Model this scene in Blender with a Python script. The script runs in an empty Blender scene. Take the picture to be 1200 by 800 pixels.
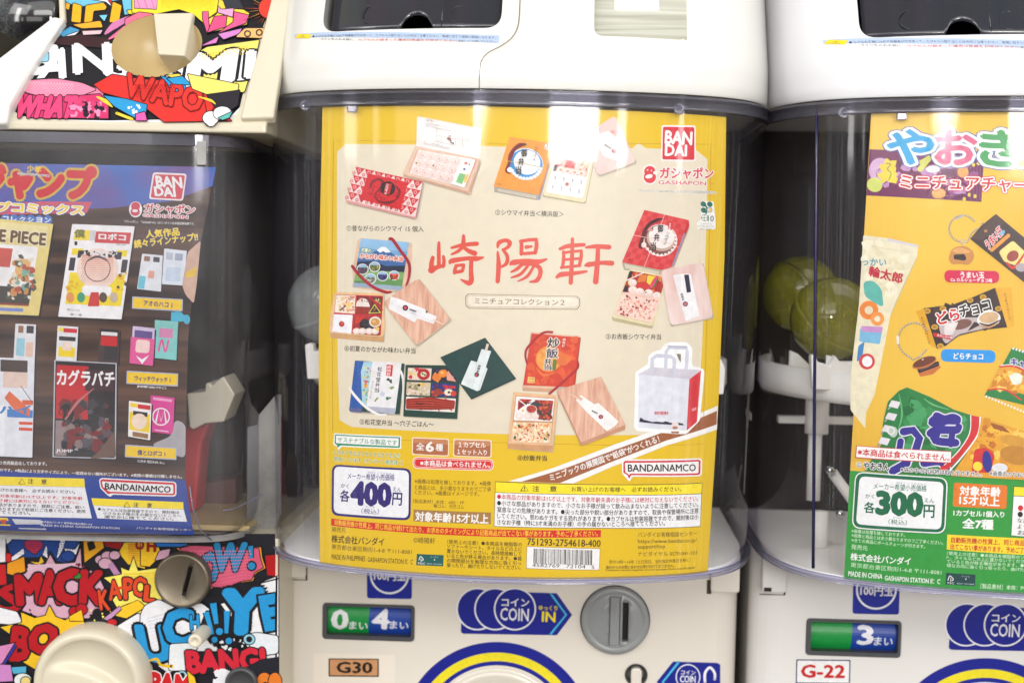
import bpy, bmesh, math, random
from mathutils import Vector, Matrix

random.seed(11)
S = 0.001                      # everything below is written in millimetres
sc = bpy.context.scene
COL = sc.collection

# ------------------------------------------------------------------ camera
CP = (35.3974, -713.6783, -83.5354)
PITCH, YAW, ROLL, FPX = 0.0666, -0.0455, 0.0189, 1600.0
def _basis():
    cy, sy, cp, sp = math.cos(YAW), math.sin(YAW), math.cos(PITCH), math.sin(PITCH)
    fwd = Vector((sy*cp, cy*cp, -sp)); right = Vector((cy, -sy, 0)); up = right.cross(fwd)
    c, s = math.cos(ROLL), math.sin(ROLL)
    return c*right + s*up, -s*right + c*up, fwd
RIGHT, UP, FWD = _basis()
cam_data = bpy.data.cameras.new('camera'); cam = bpy.data.objects.new('camera', cam_data); COL.objects.link(cam)
m3 = Matrix((RIGHT, UP, -FWD)).transposed()
cam.matrix_world = Matrix.Translation(Vector(CP)*S) @ m3.to_4x4()
cam_data.sensor_width = 36; cam_data.lens = FPX/1200*36
cam_data.clip_start = 0.02; cam_data.clip_end = 60
cam_data.dof.use_dof = True; cam_data.dof.focus_distance = 0.735; cam_data.dof.aperture_fstop = 6.3
sc.camera = cam

# ------------------------------------------------------------------ world: the dim shop behind the camera
world = bpy.data.worlds.new('World'); sc.world = world; world.use_nodes = True
def build_world():
    nt = world.node_tree; N = nt.nodes; L = nt.links; N.clear()
    out = N.new('ShaderNodeOutputWorld'); bg = N.new('ShaderNodeBackground')
    tc = N.new('ShaderNodeTexCoord'); sep = N.new('ShaderNodeSeparateXYZ')
    L.new(tc.outputs['Generated'], sep.inputs[0])
    ramp = N.new('ShaderNodeValToRGB'); e = ramp.color_ramp.elements
    e[0].position = 0.36; e[0].color = (.16, .14, .125, 1)
    e[1].position = 0.75; e[1].color = (.85, .85, .86, 1)
    k = e.new(0.5); k.color = (.24, .225, .21, 1)
    k = e.new(0.55); k.color = (.42, .41, .40, 1)
    mr = N.new('ShaderNodeMapRange'); mr.inputs['From Min'].default_value = -1; mr.inputs['From Max'].default_value = 1
    L.new(sep.outputs['Z'], mr.inputs['Value']); L.new(mr.outputs[0], ramp.inputs[0])
    # shelves of coloured goods in the shop
    mp = N.new('ShaderNodeMapping'); mp.inputs['Scale'].default_value = (16, 16, 7)
    vo = N.new('ShaderNodeTexVoronoi'); vo.inputs['Scale'].default_value = 1.0
    L.new(tc.outputs['Generated'], mp.inputs[0]); L.new(mp.outputs[0], vo.inputs['Vector'])
    hs = N.new('ShaderNodeHueSaturation'); hs.inputs['Saturation'].default_value = .55; hs.inputs['Value'].default_value = .6
    L.new(vo.outputs['Color'], hs.inputs['Color'])
    mx = N.new('ShaderNodeMix'); mx.data_type = 'RGBA'; mx.blend_type = 'MULTIPLY'; mx.inputs[0].default_value = .75
    mul = N.new('ShaderNodeMix'); mul.data_type = 'RGBA'; mul.blend_type = 'MULTIPLY'; mul.inputs[0].default_value = 1
    mul.inputs[7].default_value = (2.6, 2.6, 2.6, 1)
    L.new(hs.outputs[0], mul.inputs[6])
    L.new(ramp.outputs[0], mx.inputs[6]); L.new(mul.outputs[2], mx.inputs[7])
    # added bright vertical noise bands at the sides, for streaks in the cover corners
    mp2 = N.new('ShaderNodeMapping'); mp2.inputs['Scale'].default_value = (60, 60, 1.2)
    no = N.new('ShaderNodeTexNoise'); no.inputs['Scale'].default_value = 1; no.inputs['Detail'].default_value = 3; no.inputs['Roughness'].default_value = .7
    L.new(tc.outputs['Generated'], mp2.inputs[0]); L.new(mp2.outputs[0], no.inputs['Vector'])
    th = N.new('ShaderNodeMapRange'); th.inputs['From Min'].default_value = .5; th.inputs['From Max'].default_value = .66; th.inputs['To Max'].default_value = 4.0
    L.new(no.outputs[0], th.inputs['Value'])
    ax = N.new('ShaderNodeMath'); ax.operation = 'ABSOLUTE'; L.new(sep.outputs['X'], ax.inputs[0])
    aw = N.new('ShaderNodeMapRange'); aw.inputs['From Min'].default_value = .55; aw.inputs['From Max'].default_value = .85
    L.new(ax.outputs[0], aw.inputs['Value'])
    m1 = N.new('ShaderNodeMath'); m1.operation = 'MULTIPLY'; L.new(th.outputs[0], m1.inputs[0]); L.new(aw.outputs[0], m1.inputs[1])
    ad = N.new('ShaderNodeMix'); ad.data_type = 'RGBA'; ad.blend_type = 'ADD'; ad.inputs[0].default_value = 1
    cb = N.new('ShaderNodeCombineColor'); [L.new(m1.outputs[0], cb.inputs[i]) for i in range(3)]
    L.new(mx.outputs[2], ad.inputs[6]); L.new(cb.outputs[0], ad.inputs[7])
    L.new(ad.outputs[2], bg.inputs['Color']); bg.inputs['Strength'].default_value = WORLD_STRENGTH
    L.new(bg.outputs[0], out.inputs[0])
WORLD_STRENGTH = 0.8
build_world()

# ------------------------------------------------------------------ lamps: ceiling tubes, the bright shop front behind the camera, and added fills
def area(name, loc, target, sx, sy, power, color=(1, .97, .93), spread=180):
    d = bpy.data.lights.new(name, 'AREA'); d.shape = 'RECTANGLE'; d.size = sx; d.size_y = sy
    d.energy = power; d.color = color; d.spread = math.radians(spread)
    o = bpy.data.objects.new(name, d); COL.objects.link(o); o.location = loc
    dr = Vector(target) - Vector(loc)
    o.rotation_euler = dr.to_track_quat('-Z', 'Y').to_euler()
    return o
COMPARTMENT_W = 0.06
area('ceiling_light', (0.1, -1.6, 1.30), (0.05, 0.05, -0.15), 3.0, 0.7, 11.5, (1, .975, .94))
area('aisle_light', (0.0, -2.4, 0.95), (0.05, 0, -0.2), 2.4, 0.5, 27, (1, .97, .93))
area('side_fill', (-1.9, -1.7, 1.15), (-0.05, 0.1, -0.2), 1.2, .9, 13, (1, .975, .95))  # added fill from the left, shines through the cover corners into the compartments
area('side_fill', (2.1, -1.7, 1.15), (0.2, 0.1, -0.2), 1.2, .9, 13, (1, .975, .95))  # the same added fill from the right
def streak(name, x0, x1, z0, z1, y, rad, target, spread=180):
    A = (x1-x0)*(z1-z0)
    return area(name, ((x0+x1)/2, y, (z0+z1)/2), target, x1-x0, z1-z0, rad*math.pi*A, (1, .98, .95), spread)
streak('shop_window', .40, 1.12, .17, .62, -3.0, 40, (0.0, 0, -.03))
streak('shop_window_gap', 1.47, 1.60, .16, .62, -3.0, 22, (0.05, 0, -.03))
streak('far_lamp', 3.0, 3.16, .15, .60, -3.0, 11, (0.08, 0, -.03))
streak('side_lamp', -2.08, -1.84, .10, 1.2, -1.7, 10, (-.09, 0, -.03))
streak('side_lamp', -2.55, -2.44, .20, .60, -3.0, 5, (-.08, 0, -.03))
streak('right_glare_beam', -.68, .16, .20, .60, -3.0, 0.16, (.40, 0, -.03), 9)  # added narrow beam, puts a glare on the right cover alone
streak('left_haze_fill', -1.95, -.72, .13, .62, -3.0, 2.2, (-.2, 0, -.05))  # added broad soft lamp, lays a haze over the left cover


sc.view_settings.view_transform = 'Standard'; sc.view_settings.look = 'None'
sc.view_settings.exposure = 0.0; sc.view_settings.gamma = 1.0; sc.view_settings.use_curve_mapping = False
sc.render.engine = 'CYCLES'
sc.cycles.use_denoising = True
sc.cycles.max_bounces = 10; sc.cycles.transparent_max_bounces = 24
sc.cycles.caustics_reflective = False; sc.cycles.caustics_refractive = False
sc.cycles.sample_clamp_indirect = 6

# ------------------------------------------------------------------ photograph ray helpers (only used to read sizes off the photograph)
def ray(px, py):
    return (FWD + RIGHT*((px-600)/FPX) - UP*((py-400)/FPX))
def at(px, py, Y):
    d = ray(px, py); t = (Y-CP[1])/d.y
    return Vector((CP[0]+d.x*t, Y, CP[2]+d.z*t))

# ------------------------------------------------------------------ object helpers
def tag(o, label=None, cat=None, group=None, kind=None):
    if label: o['label'] = label
    if cat: o['category'] = cat
    if group: o['group'] = group
    if kind: o['kind'] = kind
    return o
def thing(name, label, cat, loc, group=None):
    o = bpy.data.objects.new(name, None); COL.objects.link(o)
    o.location = Vector(loc)*S; o.empty_display_size = .02
    return tag(o, label, cat, group)
def link_mesh(name, me, parent=None, mats=None):
    me.name = name
    if mats:
        have = len(me.materials)
        for i, m in enumerate(mats):
            if i < have: me.materials[i] = m
            else: me.materials.append(m)
    o = bpy.data.objects.new(name, me); COL.objects.link(o)
    if parent:
        o.parent = parent
        top = parent
        off = Vector((0, 0, 0))
        while top: off += top.location; top = top.parent
        me.transform(Matrix.Translation(-off))
    return o
class MB:
    """collects vertices and faces in millimetres"""
    def __init__(self): self.v = []; self.f = []; self.mi = []; self.sm = []
    def add(self, vs, fs, mi=0, smooth=False):
        b = len(self.v); self.v += [tuple(p) for p in vs]
        for f in fs:
            self.f.append([b+i for i in f]); self.mi.append(mi); self.sm.append(smooth)
    def box(self, x0, x1, y0, y1, z0, z1, mi=0):
        self.add([(x0,y0,z0),(x1,y0,z0),(x1,y1,z0),(x0,y1,z0),(x0,y0,z1),(x1,y0,z1),(x1,y1,z1),(x0,y1,z1)],
                 [(0,3,2,1),(4,5,6,7),(0,1,5,4),(1,2,6,5),(2,3,7,6),(3,0,4,7)], mi)
    def grid(self, rows, mi=0, smooth=True, closed=False):
        n = len(rows[0]); vs = [p for r in rows for p in r]; fs = []
        for i in range(len(rows)-1):
            for j in range(n if closed else n-1):
                k = (j+1) % n
                fs.append((i*n+j, i*n+k, (i+1)*n+k, (i+1)*n+j))
        self.add(vs, fs, mi, smooth)
    def prism(self, pts, y0, y1, mi=0, smooth=False):
        """pts: (x, z) outline, counter-clockwise seen from the front; y0 front, y1 back"""
        n = len(pts)
        self.add([(x, y0, z) for x, z in pts] + [(x, y1, z) for x, z in pts],
                 [tuple(range(n)), tuple(range(2*n-1, n-1, -1))], mi)
        self.add([(x, y0, z) for x, z in pts] + [(x, y1, z) for x, z in pts],
                 [(i, i+n, (i+1) % n + n, (i+1) % n) for i in range(n)], mi, smooth)
    def lathe_y(self, cx, cz, prof, n=48, mi=0, smooth=True):
        """prof: list of (radius, y); axis along y"""
        rows = [[(cx+r*math.cos(2*math.pi*k/n), y, cz+r*math.sin(2*math.pi*k/n)) for k in range(n)] for r, y in prof]
        self.grid(rows, mi, smooth, True)
    def lathe_z(self, cx, cy, prof, n=48, mi=0, smooth=True):
        rows = [[(cx+r*math.cos(2*math.pi*k/n), cy+r*math.sin(2*math.pi*k/n), z) for k in range(n)] for r, z in prof]
        self.grid(rows, mi, smooth, True)
    def tube(self, pts, r, n=10, mi=0):
        rows = []
        for i, p in enumerate(pts):
            a = Vector(pts[max(0, i-1)]); b = Vector(pts[min(len(pts)-1, i+1)]); t = (b-a).normalized()
            u = t.cross(Vector((0, 0, 1)))
            if u.length < .05: u = t.cross(Vector((1, 0, 0)))
            u.normalize(); w = t.cross(u)
            rr = r[i] if isinstance(r, (list, tuple)) else r
            rows.append([tuple(Vector(p)+u*rr*math.cos(2*math.pi*k/n)+w*rr*math.sin(2*math.pi*k/n)) for k in range(n)])
        self.grid(rows, mi, True, True)
        self.add(rows[0], [tuple(range(n))], mi); self.add(rows[-1], [tuple(range(n-1, -1, -1))], mi)
    def mesh(self, name, mats, weld=True, recalc=True):
        me = bpy.data.meshes.new(name)
        me.from_pydata([(x*S, y*S, z*S) for x, y, z in self.v], [], self.f)
        for m in mats: me.materials.append(m)
        me.polygons.foreach_set('material_index', self.mi)
        me.polygons.foreach_set('use_smooth', self.sm)
        bm = bmesh.new(); bm.from_mesh(me)
        if weld: bmesh.ops.remove_doubles(bm, verts=bm.verts, dist=1e-6)
        if recalc: bmesh.ops.recalc_face_normals(bm, faces=bm.faces)
        bm.to_mesh(me); bm.free()
        return me
    def build(self, name, mats, parent=None, bevel=0, seg=2, solid=0, **k):
        if not isinstance(mats, (list, tuple)): mats = [mats]
        me = self.mesh(name, mats, **k)
        o = link_mesh(name, me, parent)
        if bevel:
            b = o.modifiers.new('bevel', 'BEVEL'); b.width = bevel*S; b.segments = seg; b.limit_method = 'ANGLE'
            b.angle_limit = math.radians(35)
            b.harden_normals = False
        if solid:
            b = o.modifiers.new('solid', 'SOLIDIFY'); b.thickness = solid*S; b.offset = 0
        return o
def cut(me, cutters, name):
    """subtract closed cutter meshes from a mesh, return the new mesh"""
    o = bpy.data.objects.new('tmp', me); COL.objects.link(o); cs = []
    for c in cutters:
        co = bpy.data.objects.new('tmpc', c); COL.objects.link(co); cs.append(co); co.hide_render = True
        md = o.modifiers.new('b', 'BOOLEAN'); md.operation = 'DIFFERENCE'; md.object = co; md.solver = 'EXACT'
    dg = bpy.context.evaluated_depsgraph_get()
    r = bpy.data.meshes.new_from_object(o.evaluated_get(dg)); r.name = name
    for c in [o]+cs: bpy.data.objects.remove(c)
    return r
def rounded(pts, r, n=5):
    """round the corners of a polygon"""
    out = []; N = len(pts)
    for i in range(N):
        p = Vector(pts[i]); a = Vector(pts[i-1])-p; b = Vector(pts[(i+1) % N])-p
        rr = min(r[i] if isinstance(r, (list, tuple)) else r, a.length*.49, b.length*.49)
        if rr < 1e-6: out.append(tuple(p)); continue
        a = p+a.normalized()*rr; b = p+b.normalized()*rr
        for k in range(n+1):
            t = k/n; q = a*(1-t)**2+p*2*t*(1-t)+b*t*t; out.append(tuple(q))
    return out
def rrect(x0, x1, z0, z1, r, n=6): return rounded([(x0,z0),(x1,z0),(x1,z1),(x0,z1)], r, n)

# ------------------------------------------------------------------ materials
def lin(c):
    c = c/255
    return c/12.92 if c <= .04045 else ((c+.055)/1.055)**2.4
def srgb(c, k=1.0):
    if isinstance(c, str): c = tuple(int(c[i:i+2], 16) for i in (0, 2, 4))
    return tuple(min(.9, lin(v)*k) for v in c[:3]) + (1,)
def principled(name, col, rough=.4, spec=.5, metal=0, noise=None, bump=None, sub=0, coat=0):
    m = bpy.data.materials.new(name); m.use_nodes = True; nt = m.node_tree; b = nt.nodes['Principled BSDF']
    b.inputs['Base Color'].default_value = col; b.inputs['Roughness'].default_value = rough
    b.inputs['Specular IOR Level'].default_value = spec; b.inputs['Metallic'].default_value = metal
    if coat: b.inputs['Coat Weight'].default_value = coat; b.inputs['Coat Roughness'].default_value = .05
    if noise:
        sc_, amt, dark = noise
        tc = nt.nodes.new('ShaderNodeTexCoord'); no = nt.nodes.new('ShaderNodeTexNoise')
        no.inputs['Scale'].default_value = sc_; no.inputs['Detail'].default_value = 5
        nt.links.new(tc.outputs['Object'], no.inputs['Vector'])
        rp = nt.nodes.new('ShaderNodeValToRGB'); rp.color_ramp.elements[0].position = .3; rp.color_ramp.elements[1].position = .7
        rp.color_ramp.elements[0].color = tuple(c*dark for c in col[:3])+(1,); rp.color_ramp.elements[1].color = tuple(min(1, c*(2-dark)*1.0) for c in col[:3])+(1,)
        mx = nt.nodes.new('ShaderNodeMix'); mx.data_type = 'RGBA'; mx.inputs[0].default_value = amt
        mx.inputs[6].default_value = col
        nt.links.new(no.outputs[0], rp.inputs[0]); nt.links.new(rp.outputs[0], mx.inputs[7]); nt.links.new(mx.outputs[2], b.inputs['Base Color'])
    if bump:
        sc_, st = bump
        tc = nt.nodes.new('ShaderNodeTexCoord'); no = nt.nodes.new('ShaderNodeTexNoise'); no.inputs['Scale'].default_value = sc_
        no.inputs['Detail'].default_value = 6
        bp = nt.nodes.new('ShaderNodeBump'); bp.inputs['Strength'].default_value = st; bp.inputs['Distance'].default_value = .0004
        nt.links.new(tc.outputs['Object'], no.inputs['Vector']); nt.links.new(no.outputs[0], bp.inputs['Height']); nt.links.new(bp.outputs[0], b.inputs['Normal'])
    return m
def clear_plastic(name, face, edge, power=3.0, rough=.03, ior=1.49, wav=0.0, haze=0.0, body=(.55,.56,.6,1)):
    """thin clear plastic wall: fresnel reflection over transmission that darkens with the path length through the wall"""
    m = bpy.data.materials.new(name); m.use_nodes = True; nt = m.node_tree; N = nt.nodes; L = nt.links; N.clear()
    out = N.new('ShaderNodeOutputMaterial'); mix = N.new('ShaderNodeMixShader'); fr = N.new('ShaderNodeMath'); fr.operation = 'MULTIPLY_ADD'
    f0 = ((ior-1)/(ior+1))**2
    gl = N.new('ShaderNodeBsdfGlossy'); gl.inputs['Roughness'].default_value = rough
    tr = N.new('ShaderNodeBsdfTransparent')
    sm = N.new('ShaderNodeTexNoise'); sm.inputs['Scale'].default_value = 22; sm.inputs['Detail'].default_value = 8; sm.inputs['Roughness'].default_value = .7
    smt = N.new('ShaderNodeTexCoord'); L.new(smt.outputs['Object'], sm.inputs['Vector'])
    smr = N.new('ShaderNodeMapRange'); smr.inputs['From Min'].default_value = .4; smr.inputs['From Max'].default_value = .7
    smr.inputs['To Min'].default_value = rough*.8; smr.inputs['To Max'].default_value = rough*2.6
    L.new(sm.outputs[0], smr.inputs['Value']); L.new(smr.outputs[0], gl.inputs['Roughness'])
    lw = N.new('ShaderNodeLayerWeight'); lw.inputs['Blend'].default_value = .5
    p5 = N.new('ShaderNodeMath'); p5.operation = 'POWER'; p5.inputs[1].default_value = 5; L.new(lw.outputs['Facing'], p5.inputs[0])
    L.new(p5.outputs[0], fr.inputs[0]); fr.inputs[1].default_value = 1-f0; fr.inputs[2].default_value = f0
    pw = N.new('ShaderNodeMath'); pw.operation = 'POWER'; pw.inputs[1].default_value = power
    L.new(lw.outputs['Facing'], pw.inputs[0])
    mx = N.new('ShaderNodeMix'); mx.data_type = 'RGBA'; mx.inputs[6].default_value = face; mx.inputs[7].default_value = edge
    L.new(pw.outputs[0], mx.inputs[0]); L.new(mx.outputs[2], tr.inputs['Color'])
    L.new(fr.outputs[0], mix.inputs[0])
    base = tr.outputs[0]
    if haze:
        df = N.new('ShaderNodeBsdfDiffuse'); df.inputs['Color'].default_value = body
        m2 = N.new('ShaderNodeMixShader')
        tc = N.new('ShaderNodeTexCoord'); no = N.new('ShaderNodeTexNoise'); no.inputs['Scale'].default_value = 14; no.inputs['Detail'].default_value = 7
        L.new(tc.outputs['Object'], no.inputs['Vector'])
        mr = N.new('ShaderNodeMapRange'); mr.inputs['From Min'].default_value = .35; mr.inputs['From Max'].default_value = .75
        mr.inputs['To Min'].default_value = haze*.4; mr.inputs['To Max'].default_value = haze*1.6
        L.new(no.outputs[0], mr.inputs[0]); L.new(mr.outputs[0], m2.inputs[0])
        L.new(tr.outputs[0], m2.inputs[1]); L.new(df.outputs[0], m2.inputs[2]); base = m2.outputs[0]
    L.new(base, mix.inputs[1]); L.new(gl.outputs[0], mix.inputs[2])
    if wav:
        tc = N.new('ShaderNodeTexCoord'); mp = N.new('ShaderNodeMapping'); mp.inputs['Scale'].default_value = (30, 30, 4)
        no = N.new('ShaderNodeTexNoise'); no.inputs['Scale'].default_value = 1.2; no.inputs['Detail'].default_value = 2
        bp = N.new('ShaderNodeBump'); bp.inputs['Strength'].default_value = wav; bp.inputs['Distance'].default_value = .0008
        L.new(tc.outputs['Object'], mp.inputs[0]); L.new(mp.outputs[0], no.inputs['Vector'])
        L.new(no.outputs[0], bp.inputs['Height']); L.new(bp.outputs[0], gl.inputs['Normal'])
    L.new(mix.outputs[0], out.inputs[0])
    return m
INK_K = .8
_ink = {}
def ink(c, photo=False):
    """printing ink of one colour"""
    if isinstance(c, str): c = tuple(int(c[i:i+2], 16) for i in (0, 2, 4))
    c = tuple(int(round(v)) for v in c)
    if (c, photo) not in _ink:
        _ink[c, photo] = principled('printed_ink', srgb(c, INK_K), .38, .35, noise=(230, .7, .88) if photo else (420, .6, .90))
    return _ink[c, photo]

# ------------------------------------------------------------------ printing on surfaces y = f(x, z)
class Surf:
    def __init__(self, f, slices=(), y0=0, y1=130):
        self.f = f; self.sl = slices; self.y0 = y0; self.y1 = y1
    def hit(self, px, py):
        d = ray(px, py)
        t0 = (self.y0-40-CP[1])/d.y; t1 = (self.y1+40-CP[1])/d.y
        def g(t): return CP[1]+d.y*t - self.f(CP[0]+d.x*t, CP[2]+d.z*t)
        a, b = t0, t1
        for _ in range(40):
            m = (a+b)/2
            if g(m) < 0: a = m
            else: b = m
        t = (a+b)/2
        return (CP[0]+d.x*t, CP[2]+d.z*t)
    def point(self, x, z, off):
        e = .2; f = self.f
        y = f(x, z)
        fx = (f(x+e, z)-f(x-e, z))/(2*e); fz = (f(x, z+e)-f(x, z-e))/(2*e)
        n = Vector((fx, -1, fz)).normalized()
        return (x+n.x*off, y+n.y*off, z+n.z*off)
DZ = .03
_textq = []
class Print:
    def __init__(self, surf, root, base=0):
        self.s = surf; self.root = root; self.items = []; self.boxes = []; self.cur = 'print'; self.o = (0, 0, 1.0); self.base = base; self.hole = None
    def part(self, name, label=None): self.cur = (name, len(self.items), label); return self
    def crop(self, x, y, k): self.o = (x, y, k); return self
    def px(self, p):
        x, y, k = self.o
        return (x+p[0]/k, y+p[1]/k)
    def uv(self, p): return self.s.hit(*self.px(p))
    def _layer(self, bb):
        l = 0
        for b, lay in self.boxes:
            if b[0] < bb[2] and bb[0] < b[2] and b[1] < bb[3] and bb[1] < b[3] and lay >= l: l = lay+1
        self.boxes.append((bb, l)); return l
    def _add(self, kind, data, col, bb, lay=None):
        if lay is None: lay = self._layer(bb)
        self.items.append((kind, data, col, lay, self.cur))
        return lay
    def polyuv(self, uv, col, lay=None):
        xs = [p[0] for p in uv]; zs = [p[1] for p in uv]
        return self._add('poly', [uv], col, (min(xs), min(zs), max(xs), max(zs)), lay)
    outline = 0
    def poly(self, pts, col, r=0, lay=None):
        if r: pts = rounded(pts, r)
        if self.outline and lay is None and col != (22, 20, 26):
            l = self.polyuv([self.uv(p) for p in pts], col)
            self.stroke(list(pts)+[pts[0]], self.outline, (22, 20, 26), False, None, False); return l
        return self.polyuv([self.uv(p) for p in pts], col, lay)
    def rect(self, x0, y0, x1, y1, col, r=0, lay=None, sl=0):
        """sl: how far the right end drops"""
        return self.poly([(x0, y0), (x1, y0+sl), (x1, y1+sl), (x0, y1)], col, r, lay)
    def ell(self, cx, cy, rx, ry, col, n=28, rot=0, lay=None, a0=0, a1=360):
        c, s = math.cos(math.radians(rot)), math.sin(math.radians(rot)); pts = []
        full = (a1-a0) >= 360
        for k in range(n+(0 if full else 1)):
            a = math.radians(a0+(a1-a0)*k/n); x, y = rx*math.cos(a), ry*math.sin(a)
            pts.append((cx+x*c-y*s, cy+x*s+y*c))
        return self.poly(pts, col, 0, lay)
    def ring(self, cx, cy, r0, r1, col, n=40, a0=0, a1=360, rot=0):
        full = (a1-a0) >= 360
        A = [math.radians(a0+(a1-a0)*k/n) for k in range(n+1)]
        p0 = [self.uv((cx+r0*math.cos(a), cy+r0*math.sin(a))) for a in A]
        p1 = [self.uv((cx+r1*math.cos(a), cy+r1*math.sin(a))) for a in A]
        qs = [[p0[i], p1[i], p1[i+1], p0[i+1]] for i in range(n)]
        xs = [p[0] for p in p1]; zs = [p[1] for p in p1]
        return self._add('poly', qs, col, (min(xs), min(zs), max(xs), max(zs)))
    def stroke(self, pts, w, col, cap=True, lay=None, sm=True):
        """brush stroke through pts; w one width or one per point"""
        P = [Vector(p) for p in pts]; Wd = w if isinstance(w, (list, tuple)) else [w]*len(P)
        if sm and len(P) > 2:
            Q = []; V = []
            for i in range(len(P)-1):
                p0, p1, p2, p3 = P[max(0, i-1)], P[i], P[i+1], P[min(len(P)-1, i+2)]
                for k in range(5):
                    t = k/5
                    Q.append(.5*((2*p1)+(p2-p0)*t+(2*p0-5*p1+4*p2-p3)*t*t+(3*p1-p0-3*p2+p3)*t**3)); V.append(Wd[i]*(1-t)+Wd[i+1]*t)
            Q.append(P[-1]); V.append(Wd[-1]); P, Wd = Q, V
        L, R = [], []
        for i, p in enumerate(P):
            t = (P[min(len(P)-1, i+1)]-P[max(0, i-1)])
            t = t.normalized() if t.length > 1e-6 else Vector((1, 0))
            n = Vector((-t.y, t.x))*Wd[i]*.5
            L.append(p+n); R.append(p-n)
        qs = [[self.uv(a) for a in (L[i], L[i+1], R[i+1], R[i])] for i in range(len(P)-1)]
        if cap:
            for p, ww in ((P[0], Wd[0]), (P[-1], Wd[-1])):
                if ww > .3: qs.append([self.uv((p.x+ww*.5*math.cos(a*math.pi/5), p.y+ww*.5*math.sin(a*math.pi/5))) for a in range(10)])
        flat = [q for f in qs for q in f]
        xs = [q[0] for q in flat]; zs = [q[1] for q in flat]
        return self._add('poly', qs, col, (min(xs), min(zs), max(xs), max(zs)), lay)
    def quad(self, a, b, c, d, u, v):
        """point inside a picture quad a (top left) b c d"""
        return ((a[0]*(1-u)+b[0]*u)*(1-v)+(d[0]*(1-u)+c[0]*u)*v, (a[1]*(1-u)+b[1]*u)*(1-v)+(d[1]*(1-u)+c[1]*u)*v)
    def bits(self, q, cols, n, size, seed=1, jag=.45, asp=1.0):
        """n small irregular flecks spread over the picture quad q"""
        rnd = random.Random(seed); groups = {}
        for i in range(n):
            u, v = rnd.uniform(.05, .95), rnd.uniform(.06, .94); c = self.quad(*q, u, v)
            s = size*rnd.uniform(.55, 1.3); a0 = rnd.uniform(0, 6.28); k = rnd.choice((5, 6, 7)); st = rnd.uniform(.6, 1.0)
            pts = []
            for j in range(k):
                a = j*2*math.pi/k; r = s*rnd.uniform(1-jag, 1+jag*.4)
                x, y = r*math.cos(a)*asp, r*math.sin(a)*st
                pts.append((c[0]+x*math.cos(a0)-y*math.sin(a0), c[1]+x*math.sin(a0)+y*math.cos(a0)))
            groups.setdefault(rnd.randrange(len(cols)), []).append([self.uv(p) for p in pts])
        Q = [self.uv(p) for p in q]; xs = [p[0] for p in Q]; zs = [p[1] for p in Q]
        lay = self._layer((min(xs), min(zs), max(xs), max(zs)))
        for gi, g in groups.items():
            for j, pp in enumerate(g):
                self.items.append(('poly', [pp], cols[gi], lay+((j*len(cols)+gi) % 12)/13, self.cur))
        return lay
    def dots(self, q, nu, nv, r, col):
        """halftone dots over the picture quad q"""
        ps = []
        for j in range(nv):
            for i in range(nu):
                c = self.quad(*q, (i+.5+.5*(j % 2))/(nu+.5), (j+.5)/nv); rr = r*(.45+.55*(1-j/nv))
                ps.append([self.uv((c[0]+rr*math.cos(a*math.pi/3), c[1]+rr*math.sin(a*math.pi/3))) for a in range(6)])
        fl = [p for f in ps for p in f]; xs = [p[0] for p in fl]; zs = [p[1] for p in fl]
        return self._add('poly', ps, col, (min(xs), min(zs), max(xs), max(zs)))
    def text(self, s, x0, y0, x1, y1, h, col, bold=0, out=None, ow=.06, sk=0, out2=None, ow2=.12, res=2, up=None):
        """one line of print: (x0,y0)-(x1,y1) the middle of its left and right ends, h the height of its tallest glyph"""
        a = self.uv((x0, y0)); b = self.uv((x1, y1))
        dx, dy = x1-x0, y1-y0; L = math.hypot(dx, dy)
        if up is None: up = (dy/L*h, -dx/L*h)
        mx, my = (x0+x1)/2, (y0+y1)/2
        c = self.uv((mx-up[0]/2, my-up[1]/2)); d = self.uv((mx+up[0]/2, my+up[1]/2))
        U = Vector((d[0]-c[0], d[1]-c[1]))
        X = Vector((b[0]-a[0], b[1]-a[1]))
        pad = U.length*.5
        xs = [a[0], b[0]]; zs = [a[1], b[1]]
        bb = (min(xs)-abs(U.x)*.5-.05, min(zs)-abs(U.y)*.5-.05, max(xs)+abs(U.x)*.5+.05, max(zs)+abs(U.y)*.5+.05)
        lay = self._layer(bb)
        def rep(d, c, l, n):
            n = n if d < .05 else 13
            for i in range(n if d > 0 else 1):
                if i == 0: o = (0, 0)
                else:
                    t = 2*math.pi*(i-1)/(n-1); o = (d*math.cos(t), d*.9*math.sin(t))
                self.items.append(('text', (s, o, a, X, U, sk, res), c, l+.045*i/max(1, n/5), self.cur))
        if out2: rep(bold+ow2, out2, lay, 11)
        if out: rep(bold+ow, out, lay+.33, 9)
        rep(bold*.75, col, lay+.66, 5)
    def vtext(self, s, x, y0, y1, w, col, bold=0, lean=0, **k):
        """vertical line of glyphs from y0 down to y1, leaning right end by lean"""
        n = len(s); st = (y1-y0)/n
        for i, ch in enumerate(s):
            yc = y0+st*(i+.5); xc = x+lean*(i+.5)/n
            if ch != ' ': self.text(ch, xc-w/2, yc, xc+w/2, yc, abs(st)*.86, col, bold, **k)
    def finish(self): _textq.append(self)

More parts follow.
